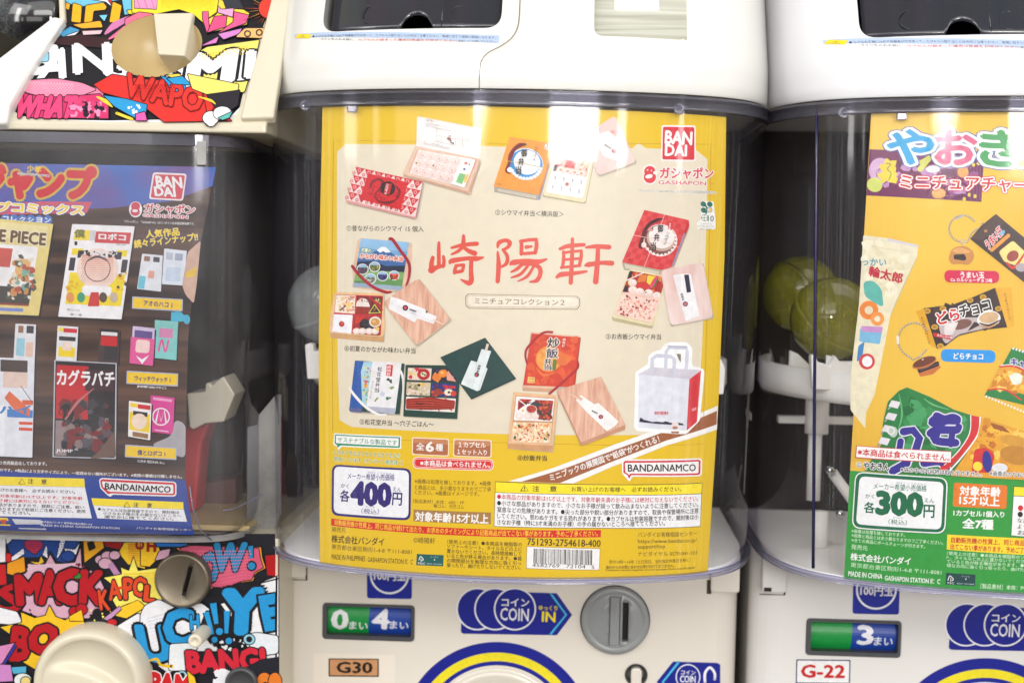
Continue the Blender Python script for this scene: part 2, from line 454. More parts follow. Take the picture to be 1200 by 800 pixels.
def minus_convex(poly, hole):
    """pieces of a convex polygon outside a convex counter-clockwise hole"""
    out = []; rest = poly
    for i in range(len(hole)):
        a = hole[i-1]; b = hole[i]; ex, ey = b[0]-a[0], b[1]-a[1]
        d = [ex*(p[1]-a[1])-ey*(p[0]-a[0]) for p in rest]
        ins, outs = [], []
        for k in range(len(rest)):
            p, q, dp, dq = rest[k-1], rest[k], d[k-1], d[k]
            if (dp > 0) != (dq > 0):
                t = dp/(dp-dq); m = (p[0]+(q[0]-p[0])*t, p[1]+(q[1]-p[1])*t); ins.append(m); outs.append(m)
            (ins if dq > 0 else outs).append(q)
        if len(outs) > 2: out.append(outs)
        rest = ins
        if len(rest) < 3: break
    return out
def finish_prints():
    # make every line of lettering once, then read the meshes back in one go
    keys = {}
    for P in _textq:
        for kind, d, col, lay, cur in P.items:
            if kind == 'text': keys.setdefault((d[0], d[6]), None)
    objs = []
    for k in keys:
        c = bpy.data.curves.new('lettering', 'FONT'); c.body = k[0]; c.resolution_u = k[1]; c.fill_mode = 'FRONT'
        o = bpy.data.objects.new('lettering', c); COL.objects.link(o); objs.append((k, o, c))
    dg = bpy.context.evaluated_depsgraph_get()
    for k, o, c in objs:
        me = bpy.data.meshes.new_from_object(o.evaluated_get(dg))
        keys[k] = ([(v.co.x, v.co.y) for v in me.vertices], [tuple(p.vertices) for p in me.polygons])
        bpy.data.meshes.remove(me)
    for k, o, c in objs:
        bpy.data.objects.remove(o); bpy.data.curves.remove(c)
    for P in _textq:
        parts = {}
        for it in P.items: parts.setdefault(it[4], []).append(it)
        for cur, its in parts.items():
            name, label = (cur[0], cur[2]) if isinstance(cur, tuple) else (cur, None)
            cols = []; V = []; F = []; MI = []
            for kind, d, col, lay, _ in its:
                if col not in cols: cols.append(col)
                mi = cols.index(col)
                if kind == 'poly':
                    bm = bmesh.new()
                    for pg in d:
                        try: bm.faces.new([bm.verts.new((p[0], p[1], 0)) for p in pg])
                        except ValueError: pass
                    big = [f for f in bm.faces if len(f.verts) > 4]
                    if big: bmesh.ops.triangulate(bm, faces=big, ngon_method='EAR_CLIP')
                else:
                    s, off, a, X, U, sk, res = d
                    vs, fs = keys[(s, res)]
                    if not vs: continue
                    x0 = min(v[0] for v in vs); x1 = max(v[0] for v in vs); y0 = min(v[1] for v in vs); y1 = max(v[1] for v in vs)
                    eh = max(y1-y0, .25)
                    bm = bmesh.new()
                    bv = []
                    for vx, vy in vs:
                        u = (vx-x0+off[0])/max(1e-6, x1-x0); w = (vy-y0+off[1])/max(1e-6, y1-y0)-.5
                        bv.append(bm.verts.new((a[0]+X.x*u+U.x*w+X.x*sk*w/max(1, len(s)), a[1]+X.y*u+U.y*w, 0)))
                    for f in fs:
                        try: bm.faces.new([bv[i] for i in f])
                        except ValueError: pass
                if P.hole:
                    bmesh.ops.triangulate(bm, faces=[f for f in bm.faces if len(f.verts) > 3])
                    polys = [[(v.co.x, v.co.y) for v in f.verts] for f in bm.faces]; bm.free(); bm = bmesh.new()
                    hx = [h[0] for h in P.hole]; hz = [h[1] for h in P.hole]
                    for pg in polys:
                        px_ = [q[0] for q in pg]; pz_ = [q[1] for q in pg]
                        if max(px_) < min(hx) or min(px_) > max(hx) or max(pz_) < min(hz) or min(pz_) > max(hz): pcs = [pg]
                        else: pcs = minus_convex(pg, P.hole)
                        for pc in pcs: bm.faces.new([bm.verts.new((q[0], q[1], 0)) for q in pc])
                ws = [v.co for v in bm.verts]
                if not ws: bm.free(); continue
                for axis, step in P.s.sl:
                    lo = min(w[axis] for w in ws); hi = max(w[axis] for w in ws)
                    if hi-lo < step*.6: continue
                    k = math.floor(lo/step)+1
                    while k*step < hi:
                        co = [0, 0, 0]; co[axis] = k*step; no = [0, 0, 0]; no[axis] = 1
                        bmesh.ops.bisect_plane(bm, geom=bm.verts[:]+bm.edges[:]+bm.faces[:], plane_co=co, plane_no=no, dist=1e-5)
                        k += 1
                b0 = len(V); bm.verts.index_update()
                V += [P.s.point(v.co.x, v.co.y, P.base+DZ*(lay+1)) for v in bm.verts]
                for f in bm.faces:
                    n = [v.index for v in f.verts]
                    # face the viewer: outline must run counter-clockwise in (x, z)
                    ar = sum(f.verts[i-1].co.x*f.verts[i].co.y-f.verts[i].co.x*f.verts[i-1].co.y for i in range(len(n)))
                    if ar < 0: n.reverse()
                    F.append([b0+i for i in n]); MI.append(mi)
                bm.free()
            me = bpy.data.meshes.new(name)
            me.from_pydata([(x*S, y*S, z*S) for x, y, z in V], [], F)
            me.polygons.foreach_set('material_index', MI)
            o = link_mesh(name, me, P.root, [c if isinstance(c, bpy.types.Material) else ink(c, name.endswith('_picture')) for c in cols])
            if label: o['label'] = label

# ------------------------------------------------------------------ plastics and metals
M = {}
M['ivory'] = principled('ivory_plastic', srgb((222, 216, 205), .86), .24, .5, noise=(14, .5, .95), coat=.25)
M['white'] = principled('white_plastic', srgb((236, 235, 230), .75), .2, .5, noise=(16, .5, .96), coat=.3)
M['white2'] = principled('cool_white_plastic', srgb((236, 236, 240), .75), .2, .5, noise=(16, .5, .96), coat=.3)
M['ivory2'] = principled('cool_ivory_plastic', srgb((222, 220, 217), .86), .24, .5, noise=(14, .5, .95), coat=.25)
M['cream'] = principled('aged_cream_plastic', srgb((221, 213, 190), .78), .3, .5, noise=(35, .45, .93))
M['cream_dark'] = principled('aged_tan_plastic', srgb((206, 182, 130), .82), .35, .5, noise=(35, .3, .95))
M['tray_white'] = principled('tray_plastic', srgb((248, 247, 246), .95), .35, .5)
M['dark'] = principled('smoked_plastic', srgb((26, 27, 36)), .18, .5, coat=.3, noise=(25, .5, .8))
M['black'] = principled('black_plastic', srgb((14, 14, 17)), .25, .5)
M['gloss_black'] = principled('gloss_black_plastic', srgb((10, 10, 12)), .12, .6, coat=.6)
M['grey'] = principled('grey_plastic', srgb((128, 131, 131)), .36, .5, noise=(60, .6, .86), bump=(260, .14))
M['grey_dark'] = principled('dark_grey_plastic', srgb((62, 63, 66)), .4, .5)
M['brown'] = principled('dark_interior', srgb((30, 21, 17)), .6, .3, noise=(9, .7, .7))
M['brown2'] = principled('gap_panel', srgb((58, 47, 40)), .55, .3, noise=(9, .6, .75))
M['steel'] = principled('worn_steel', srgb((118, 109, 94)), .4, .5, .8, noise=(45, .5, .85), bump=(350, .12))
M['chrome'] = principled('screw_metal', srgb((190, 190, 195)), .2, .5, 1.0)
M['red'] = principled('red_plastic', srgb((190, 20, 22)), .35, .5)
M['clear'] = clear_plastic('clear_cover_plastic', (.985, .986, .99, 1), (.20, .20, .40, 1), 5.0, .05, 1.5, wav=.10, haze=.014, body=(.55, .53, .66, 1))
M['clear_old'] = clear_plastic('scuffed_clear_plastic', (.93, .93, .95, 1), (.16, .16, .34, 1), 4.0, .09, 1.5, wav=.25, haze=.055, body=(.62, .62, .66, 1))
M['rim'] = clear_plastic('tinted_rim_plastic', (.42, .42, .50, 1), (.08, .08, .24, 1), 1.6, .07, 1.55, wav=.3, haze=.22, body=(.34, .34, .42, 1))
M['rim_low'] = clear_plastic('tinted_lower_rim', (.62, .62, .78, 1), (.16, .16, .38, 1), 1.4, .05, 1.5, haze=.25, body=(.46, .46, .56, 1))
M['flange'] = clear_plastic('milky_plastic', (.62, .62, .62, 1), (.45, .45, .47, 1), 2, .2, 1.45, haze=.42, body=(.66, .65, .63, 1))
M['capsule'] = clear_plastic('yellow_capsule', (.62, .62, .07, 1), (.30, .31, .01, 1), 1.6, .06, 1.5, haze=.30, body=(.60, .58, .04, 1))
M['capsule_blue'] = clear_plastic('grey_capsule', (.62, .66, .68, 1), (.38, .42, .46, 1), 2, .08, 1.5, haze=.45, body=(.58, .62, .62, 1))
def translucent(m, k):
    """paper lets some of the light through"""
    nt = m.node_tree; b = nt.nodes['Principled BSDF']; out = nt.nodes['Material Output']
    tr = nt.nodes.new('ShaderNodeBsdfTranslucent'); tr.inputs['Color'].default_value = b.inputs['Base Color'].default_value
    mx = nt.nodes.new('ShaderNodeMixShader'); mx.inputs[0].default_value = k
    nt.links.new(b.outputs[0], mx.inputs[1]); nt.links.new(tr.outputs[0], mx.inputs[2]); nt.links.new(mx.outputs[0], out.inputs[0])
def wood_material(name, base, dark, sx, sz, rough=.5):
    m = principled(name, base, rough, .3); nt = m.node_tree; b = nt.nodes['Principled BSDF']
    tc = nt.nodes.new('ShaderNodeTexCoord'); mp = nt.nodes.new('ShaderNodeMapping'); mp.inputs['Scale'].default_value = (sx, 8, sz)
    no = nt.nodes.new('ShaderNodeTexNoise'); no.inputs['Scale'].default_value = 1; no.inputs['Detail'].default_value = 7; no.inputs['Distortion'].default_value = .6
    rp = nt.nodes.new('ShaderNodeValToRGB'); rp.color_ramp.elements[0].position = .35; rp.color_ramp.elements[1].position = .65
    rp.color_ramp.elements[0].color = dark; rp.color_ramp.elements[1].color = base
    nt.links.new(tc.outputs['Object'], mp.inputs[0]); nt.links.new(mp.outputs[0], no.inputs['Vector']); nt.links.new(no.outputs[0], rp.inputs[0])
    nt.links.new(rp.outputs[0], b.inputs['Base Color'])
    return m
M['grain'] = wood_material('pale_grain_sheet', srgb((205, 205, 192), .8), srgb((168, 168, 152), .8), 12, 320)
M['paper_beige'] = principled('printed_paper', srgb((232, 221, 198), INK_K), .4, .35, noise=(160, .55, .95))
M['paper_yellow'] = principled('printed_paper', srgb((234, 194, 22), INK_K), .4, .35, noise=(40, .25, .96))
M['paper_orange'] = wood_material('printed_paper', srgb((242, 200, 82), INK_K), srgb((232, 184, 60), INK_K), 9, 7, .4)
M['paper_wood'] = wood_material('printed_paper', srgb((104, 74, 58), INK_K), srgb((44, 30, 26), INK_K), 6, 110, .42)
M['paper_night'] = wood_material('printed_paper', srgb((70, 110, 190), INK_K), srgb((120, 84, 150), INK_K), 22, 60, .42)
M['lidwood'] = wood_material('printed_paper', srgb((232, 190, 166), INK_K), srgb((206, 150, 124), INK_K), 500, 60, .4)
M['lidpink'] = wood_material('printed_paper', srgb((236, 214, 208), INK_K), srgb((222, 186, 178), INK_K), 120, 40, .4)

for k_ in ('paper_yellow', 'paper_beige', 'paper_orange', 'paper_wood', 'paper_night'): translucent(M[k_], .08)

# ------------------------------------------------------------------ the setting
def build_setting():
    b = MB(); b.box(-1500, 1500, -2500, 330, -920, -900); o = b.build('floor', principled('shop_floor', srgb((120, 112, 104)), .5, .4, noise=(4, .5, .8))); o['kind'] = 'structure'
    b = MB(); b.box(-1500, 1500, 300, 330, -899, 700); o = b.build('wall', M['brown2']); o['kind'] = 'structure'
build_setting()

# ------------------------------------------------------------------ newer machine (middle and right)
W, BOW, RY, PN, H, TAPER = 145.0, 38.92, 67.06, 9.70, 259.1, .9695
PITCHX, PITCHY = 288.1, -1.37
def Yp(x):
    t = min(1.0, abs(x)/W)
    return BOW*t*t+RY*(1-math.sqrt(max(0, 1-t**PN)))
def kz(z): return 1+(TAPER-1)*max(0, min(1.2, -z/H))
def prof_pts(n=34):
    ts = [1-(1-i/n)**2.2 for i in range(n+1)]
    return [-W*t for t in ts[::-1]]+[W*t for t in ts[1:]]
def f_cover(x, z): return Yp(x/kz(z))
def f_poster(x, z): return Yp(x/(kz(z)*.985))+2.6
def s_house(z): return 0 if z < 13 else (.55*(z-13)**2/24 if z < 25 else .55*(z-19))
def f_house(x, z): return Yp(x)+s_house(z)
YB = 102.0; BACK = 226.0
class Shift(Surf):
    """the same surface on another machine of the row"""
    def __init__(self, base, dx, dy): Surf.__init__(self, lambda x, z: base.f(x-dx, z)+dy, base.sl); self.b = base; self.dx = dx
    def hit(self, px, py): x, z = self.b.hit(px, py); return (x+self.dx, z)
S_POSTER = Surf(f_poster, ((0, 4.0),)); S_HOUSE = Surf(f_house, ((0, 4.0), (1, 6.0)), 0, 180); S_BODY = Surf(lambda x, z: YB, (), 60, 140)
BXL = at(325, 740, YB+8).x; BXR = at(864, 740, YB+8).x

def new_machine(dx, dy, label, white, ivory, xl, xr, code, pdx=0):
    root = thing('capsule_machine', label, 'capsule machine', (dx, dy+110, -900), 'capsule vending machines standing in a row')
    T = lambda pts: [(x+dx, y+dy, z) for x, y, z in pts]
    # housing above the cover
    xs = prof_pts(); b = MB(); rows = []
    for z in [0, 1.2, 7, 13, 15, 17, 19, 21, 23, 25, 35, 50, 70, 95, 130]:
        sh = -1.2*max(0, 1-z/1.2)
        rows.append([(x*(1+sh*.004)+dx, Yp(x)+s_house(z)-sh*.4+dy, z) for x in xs]+[(W+dx, BACK+dy, z), (-W+dx, BACK+dy, z)])
    b.grid(rows, 0, True, True); b.add(rows[0], [tuple(range(len(rows[0])))]); b.add(rows[-1], [tuple(range(len(rows[0])-1, -1, -1))])
    me = b.mesh('top_housing', [white])
    wx0, wz0 = S_HOUSE.hit(377, 38.5); wx1, _ = S_HOUSE.hit(587, 38)
    rx0, rz0 = S_HOUSE.hit(696, 42); rx1, _ = S_HOUSE.hit(805, 42)
    ys = f_house(wx0+40, wz0)
    c1 = MB(); c1.prism(rrect(wx0+dx, wx1+dx, wz0, wz0+75, 9), -40+dy, ys+62+dy)
    c2 = MB(); c2.prism(rrect(rx0+dx, rx1+dx, rz0, rz0+70, 5), -40+dy, f_house((rx0+rx1)/2, rz0)+52+dy)
    me = cut(me, [c1.mesh('c', []), c2.mesh('c', [])], 'top_housing')
    o = link_mesh('top_housing', me, root, [white])
    bv = o.modifiers.new('bevel', 'BEVEL'); bv.width = .0012; bv.segments = 3; bv.limit_method = 'ANGLE'; bv.angle_limit = math.radians(40)
    # smoked hopper panel inside the left opening
    b = MB(); N_ = 24
    yy = lambda x, z: f_house(x, z)+9+6*((x-wx0-46)/46)**2*.3
    nx = (wx0+wx1)/2+3
    def edge(x):
        d = abs(x-nx); r = 8.3
        return wz0+1.5+(math.sqrt(r*r-d*d) if d < r else 0)
    cols_ = [wx0+3.5+(wx1-wx0-4.5)*i/60 for i in range(61)]
    rows = []
    for j in range(N_+1):
        rows.append([(x+dx, yy(x, edge(x)+(68-edge(x)+wz0)*j/N_)+dy, edge(x)+(68-edge(x)+wz0)*j/N_) for x in cols_])
    b.grid(rows)
    hp = b.build('hopper_panel', M['dark'], root, solid=1.6)
    for cx, cz in (S_HOUSE.hit(432, 14), S_HOUSE.hit(538, 14)):
        b = MB(); b.tube([(cx+5.2*math.cos(a*math.pi/12)+dx, yy(cx, cz+5.2*math.sin(a*math.pi/12))-.7+dy, cz+5.2*math.sin(a*math.pi/12)) for a in range(25)], .3, 6); b.build('panel_moulding', M['dark'], hp)
    b = MB(); sx, sz = S_HOUSE.hit(516, 20)
    b.tube([(sx+dx, yy(sx, z)-.8+dy, z) for z in (wz0+3, wz0+15, wz0+30, wz0+60)], .35, 6)
    b.build('panel_moulding', M['dark'], hp)
    b = MB(); b.box(wx0+1+dx, wx1-1+dx, ys+56+dy, ys+60+dy, wz0-.5, wz0+74); b.build('hopper_back', M['black'], root)
    # card in the right opening
    g = MB(); zc = lambda z: f_house((rx0+rx1)/2, z)+7
    qx0, qz0 = S_HOUSE.hit(721, 8); qx1, _ = S_HOUSE.hit(773, 8)
    def slab(x0, x1, z0, z1, off, mi):
        g.add([(x0+dx, zc(z0)+off+dy, z0), (x1+dx, zc(z0)+off+dy, z0), (x1+dx, zc(z1)+off+dy, z1), (x0+dx, zc(z1)+off+dy, z1)], [(0, 1, 2, 3)], mi)
    slab(rx0, qx0, rz0, rz0+66, 0, 0); slab(qx1, rx1, rz0, rz0+66, 0, 0); slab(qx0, qx1, rz0, qz0, 0, 0)
    for s_, (a, bb) in enumerate(((qx0, qx0), (qx1, qx1))):
        g.add([(a+dx, zc(qz0)+dy, qz0), (a+dx, zc(rz0+66)+dy, rz0+66), (a+dx, zc(rz0+66)+8+dy, rz0+66), (a+dx, zc(qz0)+8+dy, qz0)], [(0, 1, 2, 3)], 1)
    g.add([(qx0+dx, zc(qz0)+dy, qz0), (qx1+dx, zc(qz0)+dy, qz0), (qx1+dx, zc(qz0)+8+dy, qz0), (qx0+dx, zc(qz0)+8+dy, qz0)], [(0, 1, 2, 3)], 1)
    slab(qx0, qx1, qz0, rz0+66, 8, 1)
    g.build('card_window', [M['grain'], M['tray_white']], root, recalc=False)
    # seam of the lid and the caution strip
    P = Print(Shift(S_HOUSE, dx, dy), root).part('lid_seam')
    P.stroke([(610, -20), (609, 8), (607, 30), (600, 44), (587, 54), (572, 62), (564, 72), (562, 88), (561.5, 106)], 1.3, (120, 112, 96))
    P.stroke([(611.2, -20), (610.2, 8), (608.2, 30), (601, 45), (588, 55.2), (573, 63.2), (565.2, 73)], .8, (205, 196, 176))
    P.part('caution_strip'); P.crop(310, 0, 3.636)
    P.poly([(128, 148), (1002, 152), (1000, 186), (128, 166)], (176, 194, 220))
    P.poly([(145, 146), (205, 148), (190, 166), (128, 164)], (244, 214, 40))
    P.text('⚠', 152, 156, 176, 157, 13, (40, 40, 40))
    P.text('● 小さなお子様には必ず保護者が付き添って、カプセルの取り出しには充分ご注意ください　無理に回すと故障の原因になります。', 205, 157, 985, 163, 11, (30, 40, 64), res=1)
    P.text('コインを入れる前に、', 240, 168, 385, 170, 10, (30, 40, 64), res=1)
    P.text('カプセルが詰まった場合は係員をお呼びください', 400, 171, 820, 176, 11, (196, 20, 50), res=1)
    P.text('返却レバーを押してください。', 825, 176, 985, 179, 10, (30, 40, 64), res=1)
    P.finish()
    bdx = dx; dx0 = dx
    # clear cover
    b = MB(); rows = []
    nz = 26
    for j in range(nz+1):
        z = -.8-(H-1.6)*j/nz
        rows.append([(-W*kz(z)+dx, BACK+dy, z)]+[(x*kz(z)+dx, Yp(x)+dy, z) for x in xs]+[(W*kz(z)+dx, BACK+dy, z)])
    b.grid(rows); b.build('clear_cover', M['clear'], root)
    if code[0] != 'G30':
        q = [at(951+(946-951)*k/8, 128+(656-128)*k/8, YB-50) for k in range(9)]; q = [(v.x, f_cover(v.x-dx, v.z)+dy-.5, v.z) for v in q]
        b = MB(); b.tube(q, .9, 8); b.build('moulded_rib', principled('navy_tint', srgb((26, 24, 62)), .2), root)
    # tinted rims
    def band(z0, z1, off, name, mat, thick):
        bb = MB(); rr = []
        prof = [(z0, 0), (z0, off*.5), (z0+(z1-z0)*.06, off*1.5), (z0+(z1-z0)*.16, off*2.1), (z0+(z1-z0)*.26, off*1.9), (z0+(z1-z0)*.34, off*1.05), (z1-(z1-z0)*.12, off), (z1-(z1-z0)*.04, off*1.2), (z1, off*.5), (z1, 0)]
        for z, of in prof:
            q = (W*kz(z)+of)/W
            rr.append([(-W*q+dx, BACK+dy, z)]+[(x*q+dx, Yp(x)-of+dy, z) for x in xs]+[(W*q+dx, BACK+dy, z)])
        bb.grid(rr, 0, True); return bb.build(name, mat, root)
    band(-1.0, -8.6, .9, 'upper_rim', M['rim'], 2)
    band(-H+3.0, -H-.8, 1.1, 'lower_rim', M['rim_low'], 2)
    b = MB()
    for px, py, w, h in ((414, 128.5, 5, 3.6),):
        cx, cz = S_POSTER.hit(px, py); b.box(cx-w/2+dx, cx+w/2+dx, f_cover(cx, cz)+dy-1.6, f_cover(cx, cz)+dy+1.2, cz-h/2, cz+h/2)
    b.build('cover_catch', M['rim_low'], root, bevel=.4)
    for px, py in ((795, 129), (360, 125)):
        b = MB(); cx, cz = S_POSTER.hit(px, py); b.lathe_y(cx+dx, cz, [(3, f_cover(cx, cz)+dy), (3, f_cover(cx, cz)-1.4+dy), (2.2, f_cover(cx, cz)-1.6+dy), (1.2, f_cover(cx, cz)-1.1+dy), (.01, f_cover(cx, cz)-1.0+dy)], 20)
        b.build('cover_boss', M['rim_low'], root)
    # inside: dark back, white floor, capsule turntable and its post
    b = MB(); b.box(-W+6+dx, W-6+dx, BACK-6+dy, BACK-3+dy, -H+4, -1); b.build('back_panel', M['brown'], root)
    b = MB(); pts = [(x*kz(-H)*.975+dx, Yp(x)+3.4+dy) for x in xs]+[(W*.945+dx, BACK-8+dy), (-W*.945+dx, BACK-8+dy)]
    n = len(pts); b.add([(x, y, -H+2.5) for x, y in pts]+[(x, y, -H-.6) for x, y in pts], [tuple(range(n)), tuple(range(2*n-1, n-1, -1))]+[(i, (i+1) % n, (i+1) % n+n, i+n) for i in range(n)])
    b.build('floor_plate', M['tray_white'], root)
    zt = at(975, 425, 150).z; zb = at(975, 459, 150).z; R_ = 133
    b = MB(); cx, cy = dx, 168+dy
    b.lathe_z(cx, cy, [(R_-30, zb), (R_-30, zb+3), (R_-6, zb+3), (R_-3, zb+6), (R_-3, zt), (R_, zt), (R_+.4, zb+4), (R_-2, zb), (R_-30, zb)], 96)
    for a in (200, 216, 232, 308, 324, 340):
        ca, sa = math.cos(math.radians(a)), math.sin(math.radians(a))
        p = [(R_-4, zt), (R_-4, zt+9), (R_-9, zt+7), (R_-22, zt-4)]
        for s_ in (1,):
            v = [(cx+ca*r-sa*1.1, cy+sa*r+ca*1.1, z) for r, z in p]+[(cx+ca*r+sa*1.1, cy+sa*r-ca*1.1, z) for r, z in p]
            b.add(v, [(0, 1, 2, 3), (7, 6, 5, 4), (0, 4, 5, 1), (1, 5, 6, 2), (2, 6, 7, 3)])
    b.build('turntable', M['tray_white'], root)
    def post(px, y0, y1, r, Y, nm):
        b = MB()
        a = at(px, y0, Y); c = at(px, y1, Y)
        q = at(px, y0, Y).x+dx-PITCHX
        b.lathe_z(q, Y+dy, [(.01, a.z), (r, a.z), (r, c.z), (.01, c.z)], 24); b.build(nm, M['tray_white'], root)
    post(958, 456, 507, 7.2, 140, 'drive_collar'); post(955, 505, 585, 4.2, 140, 'drive_post'); post(961, 598, 640, 4.6, 100, 'floor_stud')
    b = MB()
    a = at(912, 487, 160); c = at(1010, 497, 160)
    b.box(a.x+dx-PITCHX, c.x+dx-PITCHX, 158+dy, 166+dy, c.z, a.z); b.build('cross_bar', M['tray_white'], root); b = MB()
    p0 = at(975, 553, 120); p1 = at(1002, 590, 110)
    b.tube([(p0.x+dx-PITCHX, 120+dy, p0.z), (p1.x+dx-PITCHX, 110+dy, p1.z)], 3.2, 10)
    b.build('drive_arm', M['tray_white'], root)
    b = MB(); p0 = at(984, 601, 112); b.lathe_y(p0.x+dx-PITCHX, p0.z, [(2.6, 112+dy), (2.6, 109+dy), (1.6, 108+dy), (.01, 108+dy)], 16); b.build('screw', M['chrome'], root); b = MB()
    p0 = at(972, 550, 118); b.lathe_y(p0.x+dx-PITCHX, p0.z, [(2.6, 118+dy), (2.6, 114+dy), (1.6, 113+dy), (.01, 113+dy)], 16)
    b.build('screw', M['chrome'], root)
    # white brackets of the turntable at both sides
    for pts, Y in ((((357, 404), (362, 402), (367, 403), (368, 412), (376, 410), (378, 404), (384, 414), (430, 414), (430, 444), (360, 444)) if code[0] == 'G30' else ((950, 417), (955, 415), (958, 424), (972, 428), (978, 416), (984, 424), (1040, 424), (1040, 460), (952, 456)), 84), (((800, 428), (838, 430), (840, 421), (845, 420), (850, 432), (848, 462), (800, 462)), 84)):
        q = [at(x, y, Y) for x, y in pts]; sh_ = 0 if pts[0][0] > 900 else dx; b = MB()
        b.prism([(v.x+sh_, v.z) for v in q][::-1], Y+dy, Y+9+dy); b.build('turntable_bracket', M['tray_white'], root, bevel=.8)
    # added fill lamp under the housing, brightens the floor and tray inside
    area('compartment_fill', ((dx)*S, (dy+112)*S, -.006), (dx*S, (dy+104)*S, -.3), .20, .09, COMPARTMENT_W, (1, .96, .90), 110)
    # lower body with its recesses
    b = MB(); rad = 16
    base = [(xl, YB+rad), *[(xl+rad-rad*math.cos(a*math.pi/16), YB+rad-rad*math.sin(a*math.pi/16)) for a in range(1, 9)]]
    base += [(xr-rad+rad*math.sin(a*math.pi/16), YB+rad-rad*math.cos(a*math.pi/16)) for a in range(0, 9)]
    base += [(xr, BACK), (xl, BACK)]
    n = len(base); zt_ = -H-1.0; zb_ = -899
    b.add([(x+dx, y+dy, zt_) for x, y in base]+[(x+dx, y+dy, zb_) for x, y in base], [tuple(range(n)), tuple(range(2*n-1, n-1, -1))])
    b.add([(x+dx, y+dy, zt_) for x, y in base]+[(x+dx, y+dy, zb_) for x, y in base], [(i, (i+1) % n, (i+1) % n+n, i+n) for i in range(n)], 0, False)
    me = b.mesh('body', [ivory])
    A = at(378.5, 706, YB); Bc = at(485, 751, YB)
    c1 = MB(); c1.prism(rrect(A.x+dx+pdx, Bc.x+dx+pdx, Bc.z, A.z, 2.4), YB-30+dy, YB+24+dy)
    C = at(745.5, 790, YB); c2 = MB(); c2.lathe_y(C.x+dx+pdx, C.z, [(.01, YB-20+dy), (6.4, YB-20+dy), (6.4, YB+7+dy), (.01, YB+7+dy)], 32)
    me = cut(me, [c1.mesh('c', []), c2.mesh('c', [])], 'body'); o = link_mesh('body', me, root, [ivory])
    bv = o.modifiers.new('bevel', 'BEVEL'); bv.width = .0006; bv.segments = 2; bv.limit_method = 'ANGLE'; bv.angle_limit = math.radians(50)
    # hinge blocks at the upper corners
    for (x0, y0, x1, y1, s_) in ((331, 640, 357.5, 677, 1), (834, 660, 866.5, 694.5, -1)):
        a = at(x0, y0, YB-5); c = at(x1, y1, YB-5)
        ox = (xl-BXL) if s_ > 0 else 0
        pts = rrect(a.x+dx+ox, c.x+dx+ox, c.z, -H-1.2, 1.6)
        b = MB(); b.prism(pts, YB-5+dy, YB+20+dy)
        hb_ = b.build('hinge_block', ivory, root, bevel=.8)
        if s_ > 0: hb = hb_
    b = MB()
    for x0, y0, x1, y1, s_ in ((332.5, 670.5, 341, 675.2, 1),):
        a = at(x0, y0, YB-5.3); c = at(x1, y1, YB-5.3); ox = xl-BXL
        b.box(a.x+dx+ox, c.x+dx+ox, YB-5.4+dy, YB-4+dy, c.z, a.z)
    b.build('hinge_notch', M['brown'], hb)
    for x0, y0, x1, y1, s_ in ((331, 678, 360, 679.6, 1), (358.3, 664, 360.2, 679.6, 1), (828.5, 679, 833.5, 695.5, -1)):
        a = at(x0, y0, YB-.1); c = at(x1, y1, YB-.1); ox = (xl-BXL) if s_ > 0 else 0
        b = MB(); b.box(a.x+dx+ox, c.x+dx+ox, YB-.25+dy, YB+.5+dy, c.z, a.z); b.build('panel_gap', M['brown2'], root)
    dx += pdx
    # coin counter
    b = MB()
    outer = rrect(A.x+dx, Bc.x+dx, Bc.z, A.z, 2.4); inner = rrect(A.x+2.6+dx, Bc.x-1.6+dx, Bc.z+2.6, A.z-1.6, 1.6)
    n = len(outer)
    for (o1, y1, o2, y2) in ((outer, YB-.9, inner, YB-.9), (inner, YB-.9, inner, YB+12), (outer, YB+6, outer, YB-.9)):
        v = [(x, y1+dy, z) for x, z in o1]+[(x, y2+dy, z) for x, z in o2]
        b.add(v, [(i, (i+1) % n, (i+1) % n+n, i+n) for i in range(n)])
    fr = b.build('counter_frame', M['grey_dark'], root, recalc=False)
    zc_ = (A.z+Bc.z)/2; rD = 14.5; yD = YB+3+rD
    b = MB(); rows = [[(A.x+1+dx, yD-rD*math.cos(a)+dy, zc_+rD*math.sin(a)), (Bc.x-1+dx, yD-rD*math.cos(a)+dy, zc_+rD*math.sin(a))] for a in [i*math.pi/24 for i in range(48)]]
    b.grid(list(zip(*rows)), 0, True, True)
    dr = b.build('counter_drum', principled('drum_plastic', srgb((20, 150, 70), .9), .3), root)
    sd = Surf(lambda x, z: yD-math.sqrt(max(.5, rD*rD-(z-zc_)**2)), ((1, 1.5),), 60, 140)
    P = Print(Shift(sd, dx, dy), dr).part('counter_print'); P.crop(320, 600, 4)
    P.poly([(240, 425), (457, 427), (457, 610), (240, 610)], (22, 148, 66)); P.poly([(457, 427), (665, 427), (665, 612), (457, 610)], (28, 66, 160))
    for t in code[1]: P.text(*t)
    P.finish()
    # printed stickers of the front panel
    P = Print(Shift(S_BODY, dx, dy), root)
    P.part('coin_value_sticker'); P.crop(320, 600, 4)
    P.rect(440, 190, 651, 402, (20, 36, 150), 14, sl=4)
    P.ring(546, 290, 84, 93, (238, 240, 244)); P.text('100円玉', 474, 296, 622, 299, 44, (240, 240, 244), .035)
    P.part('coin_sign')
    blue = (16, 28, 140); wht = (240, 240, 244)
    P.poly([(885, 400), (880, 560), (892, 568), (1330, 575), (1402, 480), (1330, 378), (1200, 374)], (16, 28, 140))
    P.stroke([(1302, 381), (1374, 479), (1298, 573)], 9, (70, 190, 232), sm=False)
    for cx in (958, 1042, 1134):
        P.ell(cx, 452, 99, 100, wht, 48); P.ell(cx, 452, 92, 93, blue, 48)
